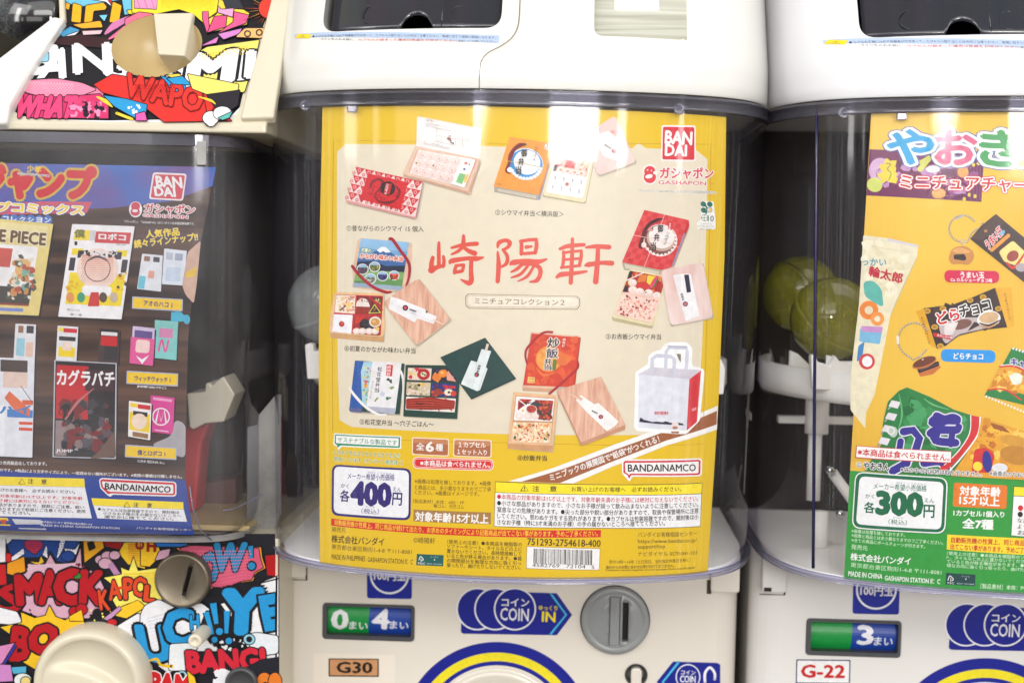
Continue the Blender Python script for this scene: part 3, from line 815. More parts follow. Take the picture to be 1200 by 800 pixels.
    P.text('コイン', 1072, 420, 1200, 422, 36, wht, .03); P.text('COIN', 1066, 475, 1198, 480, 58, wht, .02)
    P.text('ゆっくり', 1246, 446, 1333, 449, 22, (246, 226, 30), .03); P.text('IN', 1262, 487, 1322, 490, 46, (246, 226, 30), .04)
    P.part('dial_ring'); P.crop(0, 0, 1)
    P.ring(582, 864, 85, 112.5, blue, 90, 180, 360); P.ring(582, 864, 90, 100, (236, 220, 40), 90, 180, 360)
    P.part('number_label'); P.crop(320, 600, 4)
    if code[0] == 'G30':
        P.poly([(190, 660), (572, 668), (570, 900), (188, 900)], principled('clear_label_film', srgb((226, 218, 205), .9), .25))
        P.rect(260, 683, 496, 768, (24, 20, 18), sl=2); P.rect(266, 688, 490, 762, (206, 150, 104), sl=2); P.text('G30', 300, 725, 464, 727, 50, (30, 24, 20), .045)
    else:
        P.crop(870, 580, 3.636); P.o = (870-575, 580-18.5, 3.636)
        P.rect(264, 696, 488, 797, (34, 40, 90), 6, sl=2); P.rect(269, 701, 483, 792, (238, 238, 238), 4, sl=2); P.text('G-22', 287, 745, 464, 747, 52, (196, 24, 28), .045)
    P.part('coin_return_sign'); P.crop(580, 600, 4)
    P.poly([(758, 793), (835, 698), (1040, 704), (1056, 712), (1056, 900), (835, 900)], blue)
    P.stroke([(862, 700), (786, 795), (862, 890)], 10, (70, 190, 232), sm=False)
    P.ell(905, 770, 58, 60, wht, 40); P.ell(905, 770, 53, 55, blue, 40); P.text('コイン', 872, 748, 940, 750, 20, wht, .03); P.text('COIN', 868, 779, 940, 781, 32, wht, .03)
    P.stroke([(985, 800), (985, 752), (1008, 726), (1030, 752), (1030, 780)], 12, wht)
    P.finish()
    # coin slot
    D = at(721, 727.5, YB-4); cx, cz = D.x+dx, D.z
    b = MB(); y = YB+dy
    b.lathe_y(cx, cz, [(20.4, y+.2), (20.4, y-3.6), (19.8, y-4.3), (17.2, y-4.5), (16.6, y-4.0), (16.0, y-4.2), (12, y-5.2), (6, y-5.9), (.01, y-6.1)], 72)
    me = b.mesh('coin_slot', [M['grey']])
    s0 = at(730, 706, YB-6); s1 = at(736, 752, YB-6)
    c1 = MB(); c1.box(s0.x+dx, s1.x+dx, y-12, y-1.0, s1.z, s0.z)
    s2 = at(715.5, 699.5, YB-6); s3 = at(725, 756, YB-6)
    c2 = MB(); c2.prism([(s2.x+dx-.5, s2.z+.5), (s2.x+dx-.5, s3.z-.5), (s3.x+dx+.5, s3.z-.5), (s3.x+dx+.5, s2.z+.5)], y-12, y-4.2)
    c1.add(c2.v, c2.f)
    me = cut(me, [c1.mesh('c', [])], 'coin_slot'); slot = link_mesh('coin_slot', me, root, [M['grey']])
    b = MB(); b.box(s2.x+dx, s3.x+dx, y-6.3, y-3.9, s3.z, s2.z); b.build('coin_guide', M['grey'], slot, bevel=.3)
    b = MB(); b.box(s0.x+dx-.1, s1.x+dx+.1, y-1.6, y-.9, s1.z-.1, s0.z+.1); b.build('slot_opening', M['black'], slot)
    b = MB(); rr = 21.2; b.lathe_y(cx, cz, [(20.2, y-.15), (rr, y-.15)], 72); b.build('slot_gap', M['grey_dark'], slot)
    # dial
    D = at(582, 864, YB-4); cx, cz = D.x+dx, D.z
    b = MB(); b.lathe_y(cx, cz, [(42.5, y+.1), (42.5, y-1.0), (40.6, y-1.6), (40.0, y-1.0), (39.2, y-.6), (37.5, y-3), (36.5, y-14), (34, y-17), (30, y-17.5), (.01, y-17.5)], 96)
    b.add([(cx-30, y-17.4, cz-7), (cx+30, y-17.4, cz-7), (cx+30, y-17.4, cz+7), (cx-30, y-17.4, cz+7), (cx-26, y-32, cz-5), (cx+26, y-32, cz-5), (cx+26, y-32, cz+5), (cx-26, y-32, cz+5)],
          [(4, 5, 6, 7), (0, 1, 5, 4), (1, 2, 6, 5), (2, 3, 7, 6), (3, 0, 4, 7)])
    b.build('dial', ivory, root)
    # coin return lever
    b = MB(); cx, cz = C.x+dx, C.z
    b.lathe_y(cx, cz, [(5.2, y+5), (5.2, y+1), (6.4, y+.2), (6.9, y-.5), (6.4, y-.6), (6.1, y+.2)], 36)
    rl = b.build('return_ring', M['grey_dark'], root)
    b = MB(); b.prism(rounded([(cx-3.4, cz+4.6), (cx-3.0, cz-8), (cx+3.0, cz-8), (cx+3.4, cz+4.6)][::-1], 3), y-2.5, y+4); b.build('return_lever', ivory, root, bevel=.6)
    return root

mid = new_machine(0, 0, 'white capsule machine with wide yellow bento poster, label G30, in the middle of the row', M['white'], M['ivory'], BXL, BXR,
    ('G30', [('0', 277, 502, 349, 505, 86, (238, 238, 240), .05), ('まい', 357, 528, 443, 532, 36, (232, 236, 236), .03), ('4', 468, 500, 541, 503, 88, (238, 238, 244), .05), ('まい', 547, 526, 634, 530, 36, (225, 230, 240), .03)]))
rxl = at(877, 740, YB+8).x-PITCHX
right = new_machine(PITCHX, PITCHY, 'white capsule machine with the orange and green snack poster, label G-22, at the right edge', M['white2'], M['ivory2'], rxl, BXR,
    ('G-22', [('3', 478, 502, 542, 503, 84, (238, 238, 244), .05), ('まい', 550, 528, 634, 531, 38, (225, 230, 240), .03)]), 4.8)

# capsules lying on the turntables
def capsule(name, label, px, py, Y, r, mat, tilt):
    c = at(px, py, Y)
    o = thing(name, label, 'capsule', (c.x, c.y, c.z-r), 'toy capsules inside the machines')
    b = MB(); n = 28
    R = Matrix.Rotation(tilt[0], 3, 'X') @ Matrix.Rotation(tilt[1], 3, 'Y')
    for nm, prof in (('capsule_lid', [(r*math.cos(a), r*math.sin(a)) for a in [i*math.pi/2/14 for i in range(15)]]), ('capsule_base', [(r*1.03, -1.2), (r*1.03, 1.2)]+[(r*.985*math.cos(a), -r*.985*math.sin(a)) for a in [i*math.pi/2/14 for i in range(15)]])):
        b = MB(); b.lathe_z(0, 0, [(max(.01, q), z) for q, z in prof], 40)
        b.v = [tuple(R @ Vector(p)+c) for p in b.v]; b.build(nm, mat, o)
    return o
capsule('toy_capsule', 'yellow-green translucent capsule on the right machine turntable, nearest the poster edge', 975, 374, 118, 25.5, M['capsule'], (.6, .5))
capsule('toy_capsule', 'dim yellow-green capsule behind the bright one in the right machine', 938, 345, 182, 25, M['capsule'], (-.4, .9))
capsule('toy_capsule', 'pale grey capsule half hidden behind the left edge of the yellow poster', 385, 357, 115, 25, M['capsule_blue'], (.3, -.5))

# ------------------------------------------------------------------ older machine on the left with pop-art stickers
YL = 22.0
LXR = at(287, 380, YL+24).x; LHW = 128.0; LXC = LXR-LHW
LZT = at(150, 155, YL).z; LZB = at(150, 633, YL+6).z
def lp(x):
    t = min(1, abs((x-LXC)/LHW)); return 6*t*t+34*(1-math.sqrt(max(0, 1-t**13)))
def f_lcover(x, z):
    q = max(0, min(1, ((LZB+15)-z)/15)); return YL+lp(x)+15*(1-math.sqrt(max(0, 1-q*q*.97)))
def f_lposter(x, z): return YL+3.2+6*((x-LXC)/LHW)**2+max(0, (LZB+12-z))**2*.03
LZS = at(150, 146.5, YL).z
SLOPE = .62
def f_lslope(x, z): return YL-1+SLOPE*max(0, z-LZS)
S_LP = Surf(f_lposter, ((0, 6.0), (1, 8.0))); S_LS = Surf(f_lslope, (), 0, 120); LYB = 58.0; S_LB = Surf(lambda x, z: LYB, (), 30, 100)
def old_machine():
    root = thing('capsule_machine', 'older cream capsule machine covered in comic book stickers, at the left edge', 'capsule machine', (LXC, 120, -900), 'capsule vending machines standing in a row')
    x1 = LXR+3; x0 = 2*LXC-x1
    # head with sloped front, bowl for the handle
    b = MB(); top = LZS+75
    sec = [(YL-1, LZT+.4), (YL-1, LZS), (YL-1+SLOPE*(top-LZS), top), (BACK, top), (BACK, LZT+.4)]
    n = len(sec); b.add([(x0, y, z) for y, z in sec]+[(x1+14, y, z) for y, z in sec], [tuple(range(n))[::-1], tuple(range(n, 2*n))]+[(i, (i+1) % n, (i+1) % n+n, i+n) for i in range(n)])
    me = b.mesh('head', [M['cream']])
    bx, bz = S_LS.hit(184, 54); by = f_lslope(bx, bz)
    nrm = Vector((0, -1, SLOPE)).normalized(); upv = Vector((0, SLOPE, 1)).normalized(); rt = Vector((1, 0, 0)); C0 = Vector((bx, by, bz))
    def on(u, v, d): p = C0+rt*u+upv*v+nrm*d; return tuple(p)
    rx, rz = 25.5, 22.5
    c1 = MB(); rows = [[on(rx*s*math.cos(a*math.pi/24), rz*s*math.sin(a*math.pi/24), d) for a in range(48)] for s, d in ((1.02, 3), (1.0, 0), (.72, -17))]
    c1.grid(rows, 0, False, True); c1.add(rows[0], [tuple(range(48))]); c1.add(rows[-1], [tuple(range(47, -1, -1))])
    q = [at(x, y, 48) for x, y in ((-90, 130), (-2, 80), (64, 29), (72, 27), (69, -90), (-90, -90))]
    c2 = MB(); c2.prism([(v.x, v.z) for v in q], -60, 135)
    me = cut(me, [c1.mesh('c', []), c2.mesh('c', [])], 'head'); o = link_mesh('head', me, root, [M['cream']])
    bv = o.modifiers.new('bevel', 'BEVEL'); bv.width = .0012; bv.segments = 3; bv.limit_method = 'ANGLE'; bv.angle_limit = math.radians(40)
    b = MB(); rows = [[on(rx*s*math.cos(a*math.pi/24), rz*s*math.sin(a*math.pi/24), d) for a in range(48)] for s, d in ((1.0, .5), (.985, -.2), (.70, -16.6), (.01, -16.8))]
    b.grid(rows, 0, True, True); b.build('handle_bowl', M['cream_dark'], root)
    # peg in the bowl
    def onpx(px, py, d): x, z = S_LS.hit(px, py); p = Vector((x, f_lslope(x, z), z))+nrm*d; return tuple(p)
    f_ = [onpx(181, 20, 3), onpx(227, 19, 3), onpx(218, 71, 4), onpx(187, 69, 4)]; k_ = [onpx(188, 10, -18), onpx(242, 12, -18), onpx(231, 64, -18), onpx(192, 66, -18)]
    b = MB(); b.add(f_+k_, [(0, 3, 2, 1), (4, 5, 6, 7), (0, 1, 5, 4), (1, 2, 6, 5), (2, 3, 7, 6), (3, 0, 4, 7)]); b.build('handle_peg', M['cream'], root, bevel=1.0, seg=3)
    # rails at both sides of the sticker
    def rail(name, pts, d0, d1, mat):
        b = MB(); fr = [onpx(*p, d1) for p in pts]; bk = [onpx(*p, d0) for p in pts]; n = len(pts)
        b.add(fr+bk, [tuple(range(n)), tuple(range(2*n-1, n-1, -1))]+[(i, (i+1) % n, (i+1) % n+n, i+n) for i in range(n)]); return b.build(name, mat, root, bevel=1.4, seg=3)
    def cheek(name, pts, y0, y1, mat):
        q = [at(x, y, y0) for x, y in pts]; b = MB(); b.prism([(p.x, p.z) for p in q][::-1], y0, y1); return b.build(name, mat, root, bevel=1.0, seg=3)
    rail('side_rail', [(-40, 100), (-2, 78), (66, 26), (79, 29), (46, 78), (17, 132), (11, 151), (-40, 151)], -2, 5, M['white'])
    rail('side_rail', [(283, 143), (292, 105), (306, 55), (325, -20), (345, -20), (334, 60), (322, 142)], -3, 3.5, M['cream'])
    rail('inner_lip', [(69, -40), (74, -40), (78.5, 28), (71, 27)], -3, 3, M['cream'])
    b = MB(); a = at(72, 20, YL+32)
    b.lathe_y(0, 0, [(.01, 0)], 8); b = MB(); cx = at(66, 28, YL+44)
    R_ = 30; n = 36; rows = []
    for r, x in ((.01, cx.x+2), (R_-5, cx.x+2), (R_-1.5, cx.x), (R_, cx.x-4), (R_, cx.x-40), (R_-2, cx.x-41), (R_-2, cx.x-44), (R_, cx.x-45), (R_, cx.x-120)):
        rows.append([(x, YL+72+r*math.cos(2*math.pi*i/n), cx.z+3+r*math.sin(2*math.pi*i/n)) for i in range(n)])
    b.grid(rows, 0, True, True); b.build('hopper_roller', M['gloss_black'], root)
    # clear cover
    b = MB(); rows = []; N_ = 30; ts = [1-(1-i/N_)**2.2 for i in range(N_+1)]; xs = [LXC-LHW*t for t in ts[::-1]]+[LXC+LHW*t for t in ts[1:]]
    zs = [LZT-.4+(LZB+16-LZT)*i/16 for i in range(17)]+[LZB+15*(1-math.sin(a*math.pi/20)) for a in range(1, 11)]
    for z in zs:
        sh = f_lcover(LXC, z)-YL
        rows.append([(LXC-LHW+sh*.6, BACK, z)]+[(LXC+(x-LXC)*(LHW-sh*.6)/LHW, f_lcover(x, z), z) for x in xs]+[(LXC+LHW-sh*.6, BACK, z)])
    b.grid(rows); b.build('clear_cover', M['clear_old'], root)
    b = MB(); rows = []
    for z, of in ((LZT-.5, 0), (LZT-.5, 1), (LZT-6.5, 1), (LZT-6.5, 0)):
        rows.append([(LXC-LHW-of, BACK, z)]+[(LXC+(x-LXC)*(LHW+of)/LHW, YL+lp(x)-of, z) for x in xs]+[(LXC+LHW+of, BACK, z)])
    b.grid(rows, 0, False); b.build('upper_rim', M['rim'], root)
    b = MB(); p = at(235, 178, YL-1); b.prism(rrect(p.x-2.6, p.x+2.6, p.z-7, p.z+6, 1), YL+.4, YL+2.2); b.build('cover_catch', M['flange'], root, bevel=.4)
    b = MB()
    for pts in ([(262, 597), (272, 598), (284, 594), (294, 589)], [(228, 566), (231, 590), (238, 618), (246, 636)]):
        q = [at(x, y, YL+14) for x, y in pts]
        q = [(v.x, f_lcover(v.x, v.z)-.3, v.z) for v in q]; b = MB(); b.tube(q, .45, 8); b.build('moulded_rib', M['rim_low'], root)
    # lower skirt of the cover and milky side flange
    b = MB(); rows = []
    for z, of in ((LZB+1.4, 0), (LZB+1.4, -.8), (LZB-2.2, -.8), (LZB-2.2, 5)):
        rows.append([(LXC+(x-LXC)*1.0, YL+lp(x)+12+of, z) for x in xs])
    b.grid(rows, 0, False); b.build('cover_skirt', M['flange'], root)
    b = MB(); pts = [at(x, y, 84) for x, y in ((291, 500), (303, 497), (304, 486), (324, 462), (330, 462), (330, 600), (318, 630), (312, 652), (306, 634), (290, 634))]
    b.prism([(p.x, p.z) for p in pts][::-1], 82, 84); b.build('side_flange', M['flange'], root)
    # inside
    b = MB(); b.box(x0+6, x1+6, 168, 171, LZB, LZT); b.build('back_panel', M['brown'], root)
    b = MB(); b.box(x0+4, x1-4, 64, 168, LZB-.5, LZB+2.5); b.build('floor_plate', M['cream_dark'], root)
    def px_prism(name, pts, y0, y1, mat, bev=.8, Y=None):
        q = [at(x, y, Y or y0) for x, y in pts]; b = MB(); b.prism([(p.x, p.z) for p in q][::-1], y0, y1); return b.build(name, mat, root, bevel=bev)
    px_prism('ratchet', [(219, 461), (240, 459), (241, 449), (246, 448), (248, 452), (258, 443), (262, 441), (275, 462), (262, 494), (240, 496), (226, 503), (222, 500)], 70, 96, M['cream'])
    px_prism('chute', [(214, 500), (246, 494), (236, 520), (232, 560), (229, 600), (214, 600)], 98, 120, M['red'], 2)
    px_prism('chute_wall', [(236, 566), (276, 560), (276, 600), (236, 604)], 130, 150, principled('maroon_plastic', srgb((86, 48, 42)), .5), 1)
    # lower body
    bx1 = at(326.5, 720, LYB+2).x
    b = MB(); b.prism(rrect(x0, bx1, -899, LZB-2.6, 3), LYB, BACK); b.build('body', M['cream'], root, bevel=.5)
    # ---------------- comic stickers on the head
    P = Print(S_LS, root).part('comic_sticker'); P.hole = [(C0.x+rx*1.0*math.cos(a*math.pi/16), C0.z+rz*1.0*math.sin(a*math.pi/16)*upv.z) for a in range(32)]; K, W_ = (22, 20, 26), (238, 238, 242)
    P.crop(0, 0, 1)
    OUT = [(15, 129), (38, 82), (74, 30), (72.5, 10), (73, -30), (330, -30), (320, 0), (305, 41), (289, 91), (280, 129), (272, 140), (262, 143), (120, 143), (36, 139), (22, 135)]
    P.poly(OUT, (236, 236, 240)); P.poly([(24, 136), (15, 129), (38, 82), (74, 30), (72, 0), (74, -30), (330, -30), (320, 0), (305, 41), (289, 91), (281, 126), (268, 139), (130, 141.5), (60, 140), (38, 138)], K)
    P.outline = 7; P.crop(0, 0, 7.27)
    P.poly([(545, -200), (1160, -200), (1150, 120), (1060, 130), (1040, 0), (700, 60), (560, 30)], (110, 190, 220)); P.poly([(780, 0), (900, -20), (960, 60), (900, 20)], W_); P.poly([(880, -40), (960, -40), (950, 40)], (206, 40, 50)); ye = (240, 176, 30)
    P.poly([(560, 20), (600, 40), (590, 90), (560, 80)], ye, 8); P.poly([(620, 25), (700, 50), (690, 200), (605, 190)], ye, 16); P.poly([(730, 50), (880, 25), (915, 60), (900, 90), (800, 100), (790, 190), (715, 205)], ye, 14); P.poly([(960, 15), (1040, 50), (1015, 200), (930, 195)], ye, 16); P.poly([(610, 215), (860, 180), (880, 240), (700, 250)], (236, 170, 40), 16); P.poly([(840, 135), (920, 130), (890, 190)], (120, 200, 226))
    P.poly([(500, 290), (600, 230), (690, 262), (570, 350)], (70, 150, 196), 8); P.poly([(560, 310), (690, 265), (590, 350)], W_, 8); P.poly([(480, 330), (690, 300), (930, 330), (960, 420), (400, 380)], (56, 26, 30), 10); P.poly([(700, 270), (880, 262), (860, 300), (710, 308)], (230, 190, 196), 6)
    P.stroke([(900, 290), (980, 220), (1100, 160)], [20, 60, 40], (206, 120, 170)); P.stroke([(930, 340), (1060, 260), (1200, 150)], [10, 50, 60], (232, 110, 150)); P.poly([(1080, 95), (1200, 85), (1190, 130), (1100, 130)], (240, 214, 50))
    P.text('B', 268, 520, 480, 500, 240, W_, .09, up=(80, -230)); P.poly([(340, 440), (420, 450), (420, 530), (340, 540)], (150, 210, 236), 20)
    P.text('A', 370, 560, 600, 545, 250, W_, .06, up=(90, -250)); P.text('N', 640, 510, 940, 500, 240, W_, .06, up=(-10, -240)); P.text('G', 868, 560, 1100, 570, 220, W_, .06)
    P.poly([(190, 800), (230, 690), (430, 670), (600, 690), (760, 730), (860, 770), (900, 830), (850, 900), (700, 850), (400, 860), (200, 850)], (228, 130, 160), 30)
    P.crop(0, 80, 7.27)
    P.poly([(230, 110), (480, 95), (700, 130), (840, 190), (700, 245), (500, 262), (330, 245), (200, 210)], (230, 136, 166), 40)
    P.poly([(190, 215), (350, 250), (520, 255), (690, 240), (860, 225), (930, 330), (930, 440), (270, 430), (150, 350)], (206, 50, 104), 6)
    pk = (226, 66, 120); dk = (92, 16, 44)
    P.text('WHAT', 150, 335, 640, 340, 170, pk, .10, dk, .022, up=(46, -165)); P.bits([(620, 260), (920, 300), (930, 430), (560, 430)], [pk, (236, 140, 180), (40, 20, 40), (206, 60, 110)], 40, 36, 7)
    P.poly([(800, 150), (960, 60), (1200, 100), (1600, 130), (1900, 200), (1850, 330), (1980, 460), (1400, 470), (1180, 300), (880, 220)], (216, 46, 40), 8)
    P.poly([(880, 240), (1080, 270), (1260, 320), (1240, 450), (1160, 440), (980, 340)], (40, 150, 206), 8); P.stroke([(830, 255), (900, 290), (960, 340)], [10, 36, 12], (236, 206, 60)); P.stroke([(1000, 395), (1130, 445)], 24, (236, 206, 60)); P.bits([(1080, 300), (1220, 330), (1180, 410), (1080, 370)], [W_], 14, 14, 6); P.poly([(1160, 400), (1240, 380), (1260, 460), (1160, 460)], (226, 90, 170), 6)
    P.crop(155, 0, 7.27)
    P.poly([(0, 0), (220, -30), (740, -40), (730, 110), (600, 200), (520, 130), (400, 90), (200, 130), (0, 120)], (240, 216, 50), 6); P.poly([(20, -30), (220, -30), (210, 90), (20, 80)], (220, 150, 190)); P.poly([(-60, 170), (60, 110), (180, 125), (140, 190), (-60, 230)], (232, 110, 140), 10)
    for a_ in (0, 30, 60): P.stroke([(40+a_*2, -10), (70+a_*2, 80)], 4, (190, 70, 130))
    P.poly([(740, 0), (900, 60), (1000, 120), (980, 220), (640, 290), (600, 200), (720, 130)], (240, 206, 70), 6); P.poly([(600, 110), (650, 105), (660, 250), (640, 300), (600, 170)], (232, 90, 140)); P.poly([(700, 150), (810, 140), (800, 240), (640, 290)], (226, 80, 130), 4); P.poly([(870, 110), (1000, 140), (970, 210), (720, 300), (860, 200)], (230, 90, 140), 4); P.poly([(730, 300), (940, 250), (920, 300), (780, 350)], (206, 130, 200), 8); P.poly([(570, 410), (740, 320), (720, 380)], (210, 120, 190))
    P.poly([(760, -30), (900, -20), (960, 90), (800, 80)], (50, 52, 60), 4); P.poly([(730, 60), (760, 90), (870, 80), (860, 160), (730, 120)], (220, 160, 200), 4)
    cxx, cyy = 1170, 90
    for i in range(18): a_ = math.radians(95+i*11); P.poly([(cxx+30*math.cos(a_-.2), cyy+30*math.sin(a_-.2)), (cxx+(150+60*(i % 3))*math.cos(a_), cyy+(150+50*(i % 2))*math.sin(a_)), (cxx+30*math.cos(a_+.2), cyy+30*math.sin(a_+.2))], (240, 170, 50) if i % 2 else (226, 90, 40))
    P.ell(cxx, cyy, 90, 90, (214, 60, 44)); P.poly([(880, 330), (960, 250), (1150, 250), (1110, 340)], (230, 180, 110), 20); P.ring(985, 300, 18, 30, (60, 40, 40)); P.ring(1085, 290, 18, 30, (60, 40, 40))
    P.poly([(450, 700), (520, 480), (640, 410), (1090, 350), (1060, 480), (960, 800), (560, 780)], (236, 222, 110), 20)
    P.text('S', 330, 600, 510, 580, 190, W_, .07, K, .03, up=(40, -190)); P.text('M', 500, 610, 860, 570, 250, W_, .085, K, .03, up=(40, -250)); P.text('I', 890, 570, 965, 566, 230, W_, .06, K, .03, up=(6, -230)); P.text('L', 985, 560, 1180, 555, 220, W_, .06, K, .03, up=(20, -220))
    P.poly([(240, 660), (440, 690), (470, 780), (560, 800), (360, 830), (300, 720)], (30, 150, 214), 8); P.poly([(290, 650), (400, 640), (460, 680), (380, 700)], (240, 206, 70), 10)
    P.crop(0, 80, 7.27)
    rr = (206, 36, 34)
    P.text('WAPOW', 1080, 150, 1960, 340, 190, (222, 50, 40), .05, (110, 16, 20), .03, up=(30, -190)); P.poly([(1420, 100), (1560, 80), (1640, 160), (1480, 150)], (40, 150, 206), 6); P.poly([(1600, 60), (2040, 150), (2020, 300), (1900, 290), (1640, 190)], (236, 220, 110), 10); P.poly([(1760, 240), (2050, 200), (2030, 330), (1900, 420), (1820, 330)], (36, 32, 40), 8); P.ell(1800, 440, 70, 60, W_, 18); P.ell(1900, 400, 80, 60, W_, 18); P.poly([(1860, 440), (1990, 380), (1960, 440), (1900, 460)], (90, 180, 170), 6); P.stroke([(1700, 260), (1800, 290), (1840, 320)], [8, 22, 8], (236, 206, 60))
    P.outline = 0; P.crop(0, 80, 7.27); P.dots([(230, 120), (640, 140), (640, 240), (230, 200)], 16, 6, 9, (240, 170, 190)); P.dots([(1150, 150), (1500, 150), (1500, 300), (1150, 260)], 14, 8, 8, (160, 20, 24)); P.crop(155, 0, 7.27); P.dots([(240, 0), (720, 0), (700, 90), (240, 80)], 20, 6, 8, (232, 190, 30)); P.dots([(560, 480), (1000, 400), (1000, 470), (600, 540)], 18, 4, 8, (226, 200, 60))
    P.finish()
    # ---------------- comic stickers on the lower body
    P = Print(S_LB, root).part('comic_sticker').crop(0, 625, 7.27)
    def bang(a, b, w, c, r, col):
        P.stroke([a, b], [w+18, w*.62+18], (22, 20, 26), False, None, False); P.ell(c[0], c[1], r+9, r+9, (22, 20, 26)); P.stroke([a, b], [w, w*.62], col, False, None, False); P.ell(c[0], c[1], r, r, col)
    P.poly([(-400, 0), (2345, 0), (2345, 1400), (-400, 1400)], (26, 26, 34))
    P.outline = 8
    P.poly([(-100, 0), (50, 10), (50, 240), (-100, 250)], W_); P.poly([(60, 20), (690, 60), (640, 220), (560, 250), (480, 230), (430, 140), (380, 200), (100, 210), (60, 100)], (30, 66, 140), 6); P.poly([(130, 30), (60, 90), (50, 30)], W_); P.poly([(80, 210), (200, 120), (210, 170), (110, 240)], W_); P.poly([(360, 180), (400, 90), (410, 210)], W_); P.poly([(510, 50), (560, 50), (540, 130), (480, 220)], W_); P.poly([(540, 120), (640, 130), (690, 60), (650, 180), (560, 160)], W_, 6); P.ell(580, 190, 60, 46, (30, 66, 140))
    P.poly([(205, 60), (280, 40), (360, 60), (370, 110), (300, 180), (210, 120)], (190, 30, 40), 24); P.poly([(50, 160), (100, 170), (95, 240), (50, 240)], (206, 40, 40))
    P.poly([(-100, 255), (50, 260), (60, 440), (-100, 430)], (190, 30, 36)); P.poly([(60, 250), (210, 190), (220, 320), (120, 355), (60, 340)], (226, 150, 30), 10); P.poly([(230, 230), (330, 240), (350, 180), (380, 240), (330, 270)], (226, 180, 40), 6)
    pl = (206, 160, 180)
    P.poly([(100, 370), (230, 330), (240, 250), (380, 270), (430, 170), (480, 260), (640, 240), (690, 100), (700, 280), (830, 330), (900, 480), (860, 620), (760, 720), (560, 720), (330, 710), (180, 650), (120, 480)], pl, 4)
    P.poly([(710, 60), (880, 60), (890, 120), (760, 220), (720, 250)], (226, 160, 30), 6); P.poly([(740, 70), (800, 60), (820, 120), (760, 150)], K, 12); P.poly([(880, 60), (1060, 70), (1040, 140), (900, 110)], (150, 24, 24), 4); P.poly([(1060, 70), (1240, 70), (1240, 300), (1090, 260), (1010, 160)], (234, 190, 40), 6)
    for x, y, r_ in ((860, 220, 50), (920, 190, 56), (980, 180, 48), (900, 250, 60)): P.ell(x, y, r_, r_*.8, pl)
    P.stroke([(940, 250), (1020, 370)], 50, (180, 130, 170), cap=False)
    P.poly([(880, 370), (1040, 340), (1030, 280), (1100, 310), (1140, 190), (1180, 310), (1400, 280), (1380, 620), (1210, 690), (1040, 700), (960, 560), (1020, 480)], (240, 226, 100), 4); P.poly([(980, 640), (1180, 560), (1250, 620), (1080, 720), (960, 690)], (236, 190, 40), 6)
    P.outline = 0; P.dots([(240, 260), (640, 250), (820, 400), (200, 400)], 26, 9, 8, (226, 190, 206)); P.dots([(1060, 330), (1330, 320), (1330, 560), (1030, 640)], 16, 12, 9, (236, 200, 50)); P.dots([(1090, 80), (1230, 80), (1230, 240), (1090, 220)], 9, 8, 8, (206, 120, 30)); P.dots([(230, 780), (700, 720), (620, 900), (250, 960)], 22, 8, 9, (214, 150, 24)); P.dots([(90, 30), (660, 70), (600, 200), (120, 180)], 24, 7, 7, (50, 90, 170)); P.outline = 8
    P.bits([(640, 240), (760, 260), (740, 330), (650, 320)], [(22, 20, 26), (120, 20, 50)], 14, 12, 91); P.bits([(100, 620), (300, 640), (300, 700), (120, 700)], [(22, 20, 26)], 10, 12, 92); P.bits([(760, 640), (960, 640), (940, 740), (780, 740)], [(22, 20, 26), (240, 226, 100)], 16, 12, 93)
    rd = (176, 22, 32)
    P.text('S', 0, 560, 190, 540, 230, rd, .06, K, .03, up=(20, -230)); P.text('M', 150, 480, 350, 465, 230, rd, .09, K, .03); P.text('A', 340, 455, 520, 450, 260, rd, .08, K, .03); P.text('C', 480, 450, 690, 450, 270, rd, .1, K, .03); P.text('K', 700, 450, 880, 460, 260, rd, .08, K, .03)
    P.poly([(630, 360), (665, 345), (670, 325), (700, 350), (690, 380), (640, 380)], (60, 130, 50))
    orr = (214, 70, 34)
    P.text('K', 850, 560, 930, 560, 160, orr, .06, K, .04, up=(-20, -160)); P.text('A', 930, 480, 1030, 470, 160, orr, .05, K, .04); P.text('-', 1010, 460, 1050, 455, 14, orr, .05); P.text('P', 1060, 465, 1140, 460, 170, orr, .06, K, .04); P.text('O', 1140, 450, 1260, 450, 160, orr, .06, K, .04); P.text('L', 1240, 500, 1330, 510, 130, orr, .06, K, .04)
    P.poly([(-50, 610), (150, 660), (190, 740), (170, 780), (-50, 760)], (226, 226, 230), 20)
    P.poly([(0, 790), (190, 750), (180, 660), (300, 710), (390, 690), (425, 600), (480, 700), (560, 730), (700, 640), (720, 740), (800, 900), (300, 1150), (200, 1090), (240, 950), (100, 860)], (232, 186, 34), 4); P.ell(640, 660, 50, 46, rd); P.ell(700, 640, 50, 50, rd); P.poly([(590, 700), (700, 640), (720, 740), (600, 740)], (232, 186, 34))
    P.ell(830, 680, 40, 50, K); P.poly([(880, 720), (1020, 610), (1040, 640), (930, 740)], (190, 140, 180)); P.ell(960, 750, 44, 30, (190, 30, 36))
    P.text('B', 110, 930, 250, 935, 260, rd, .08, K, .03, up=(30, -260)); P.text('O', 270, 880, 480, 900, 220, rd, .1, K, .03, up=(60, -220)); P.poly([(-50, 960), (140, 920), (20, 1110), (-50, 1120)], (206, 130, 180), 4); P.poly([(90, 1130), (230, 1120), (230, 1180), (120, 1190)], (80, 170, 206)); P.poly([(20, 1110), (130, 930), (150, 950), (50, 1110)], (50, 50, 150)); P.poly([(-50, 1100), (100, 1110), (120, 1250), (-50, 1260)], (196, 130, 190)); P.ell(200, 1240, 76, 60, (226, 230, 226)); P.ell(225, 1250, 44, 40, (226, 206, 130)); P.poly([(-60, 840), (80, 860), (90, 900), (-60, 930)], K)
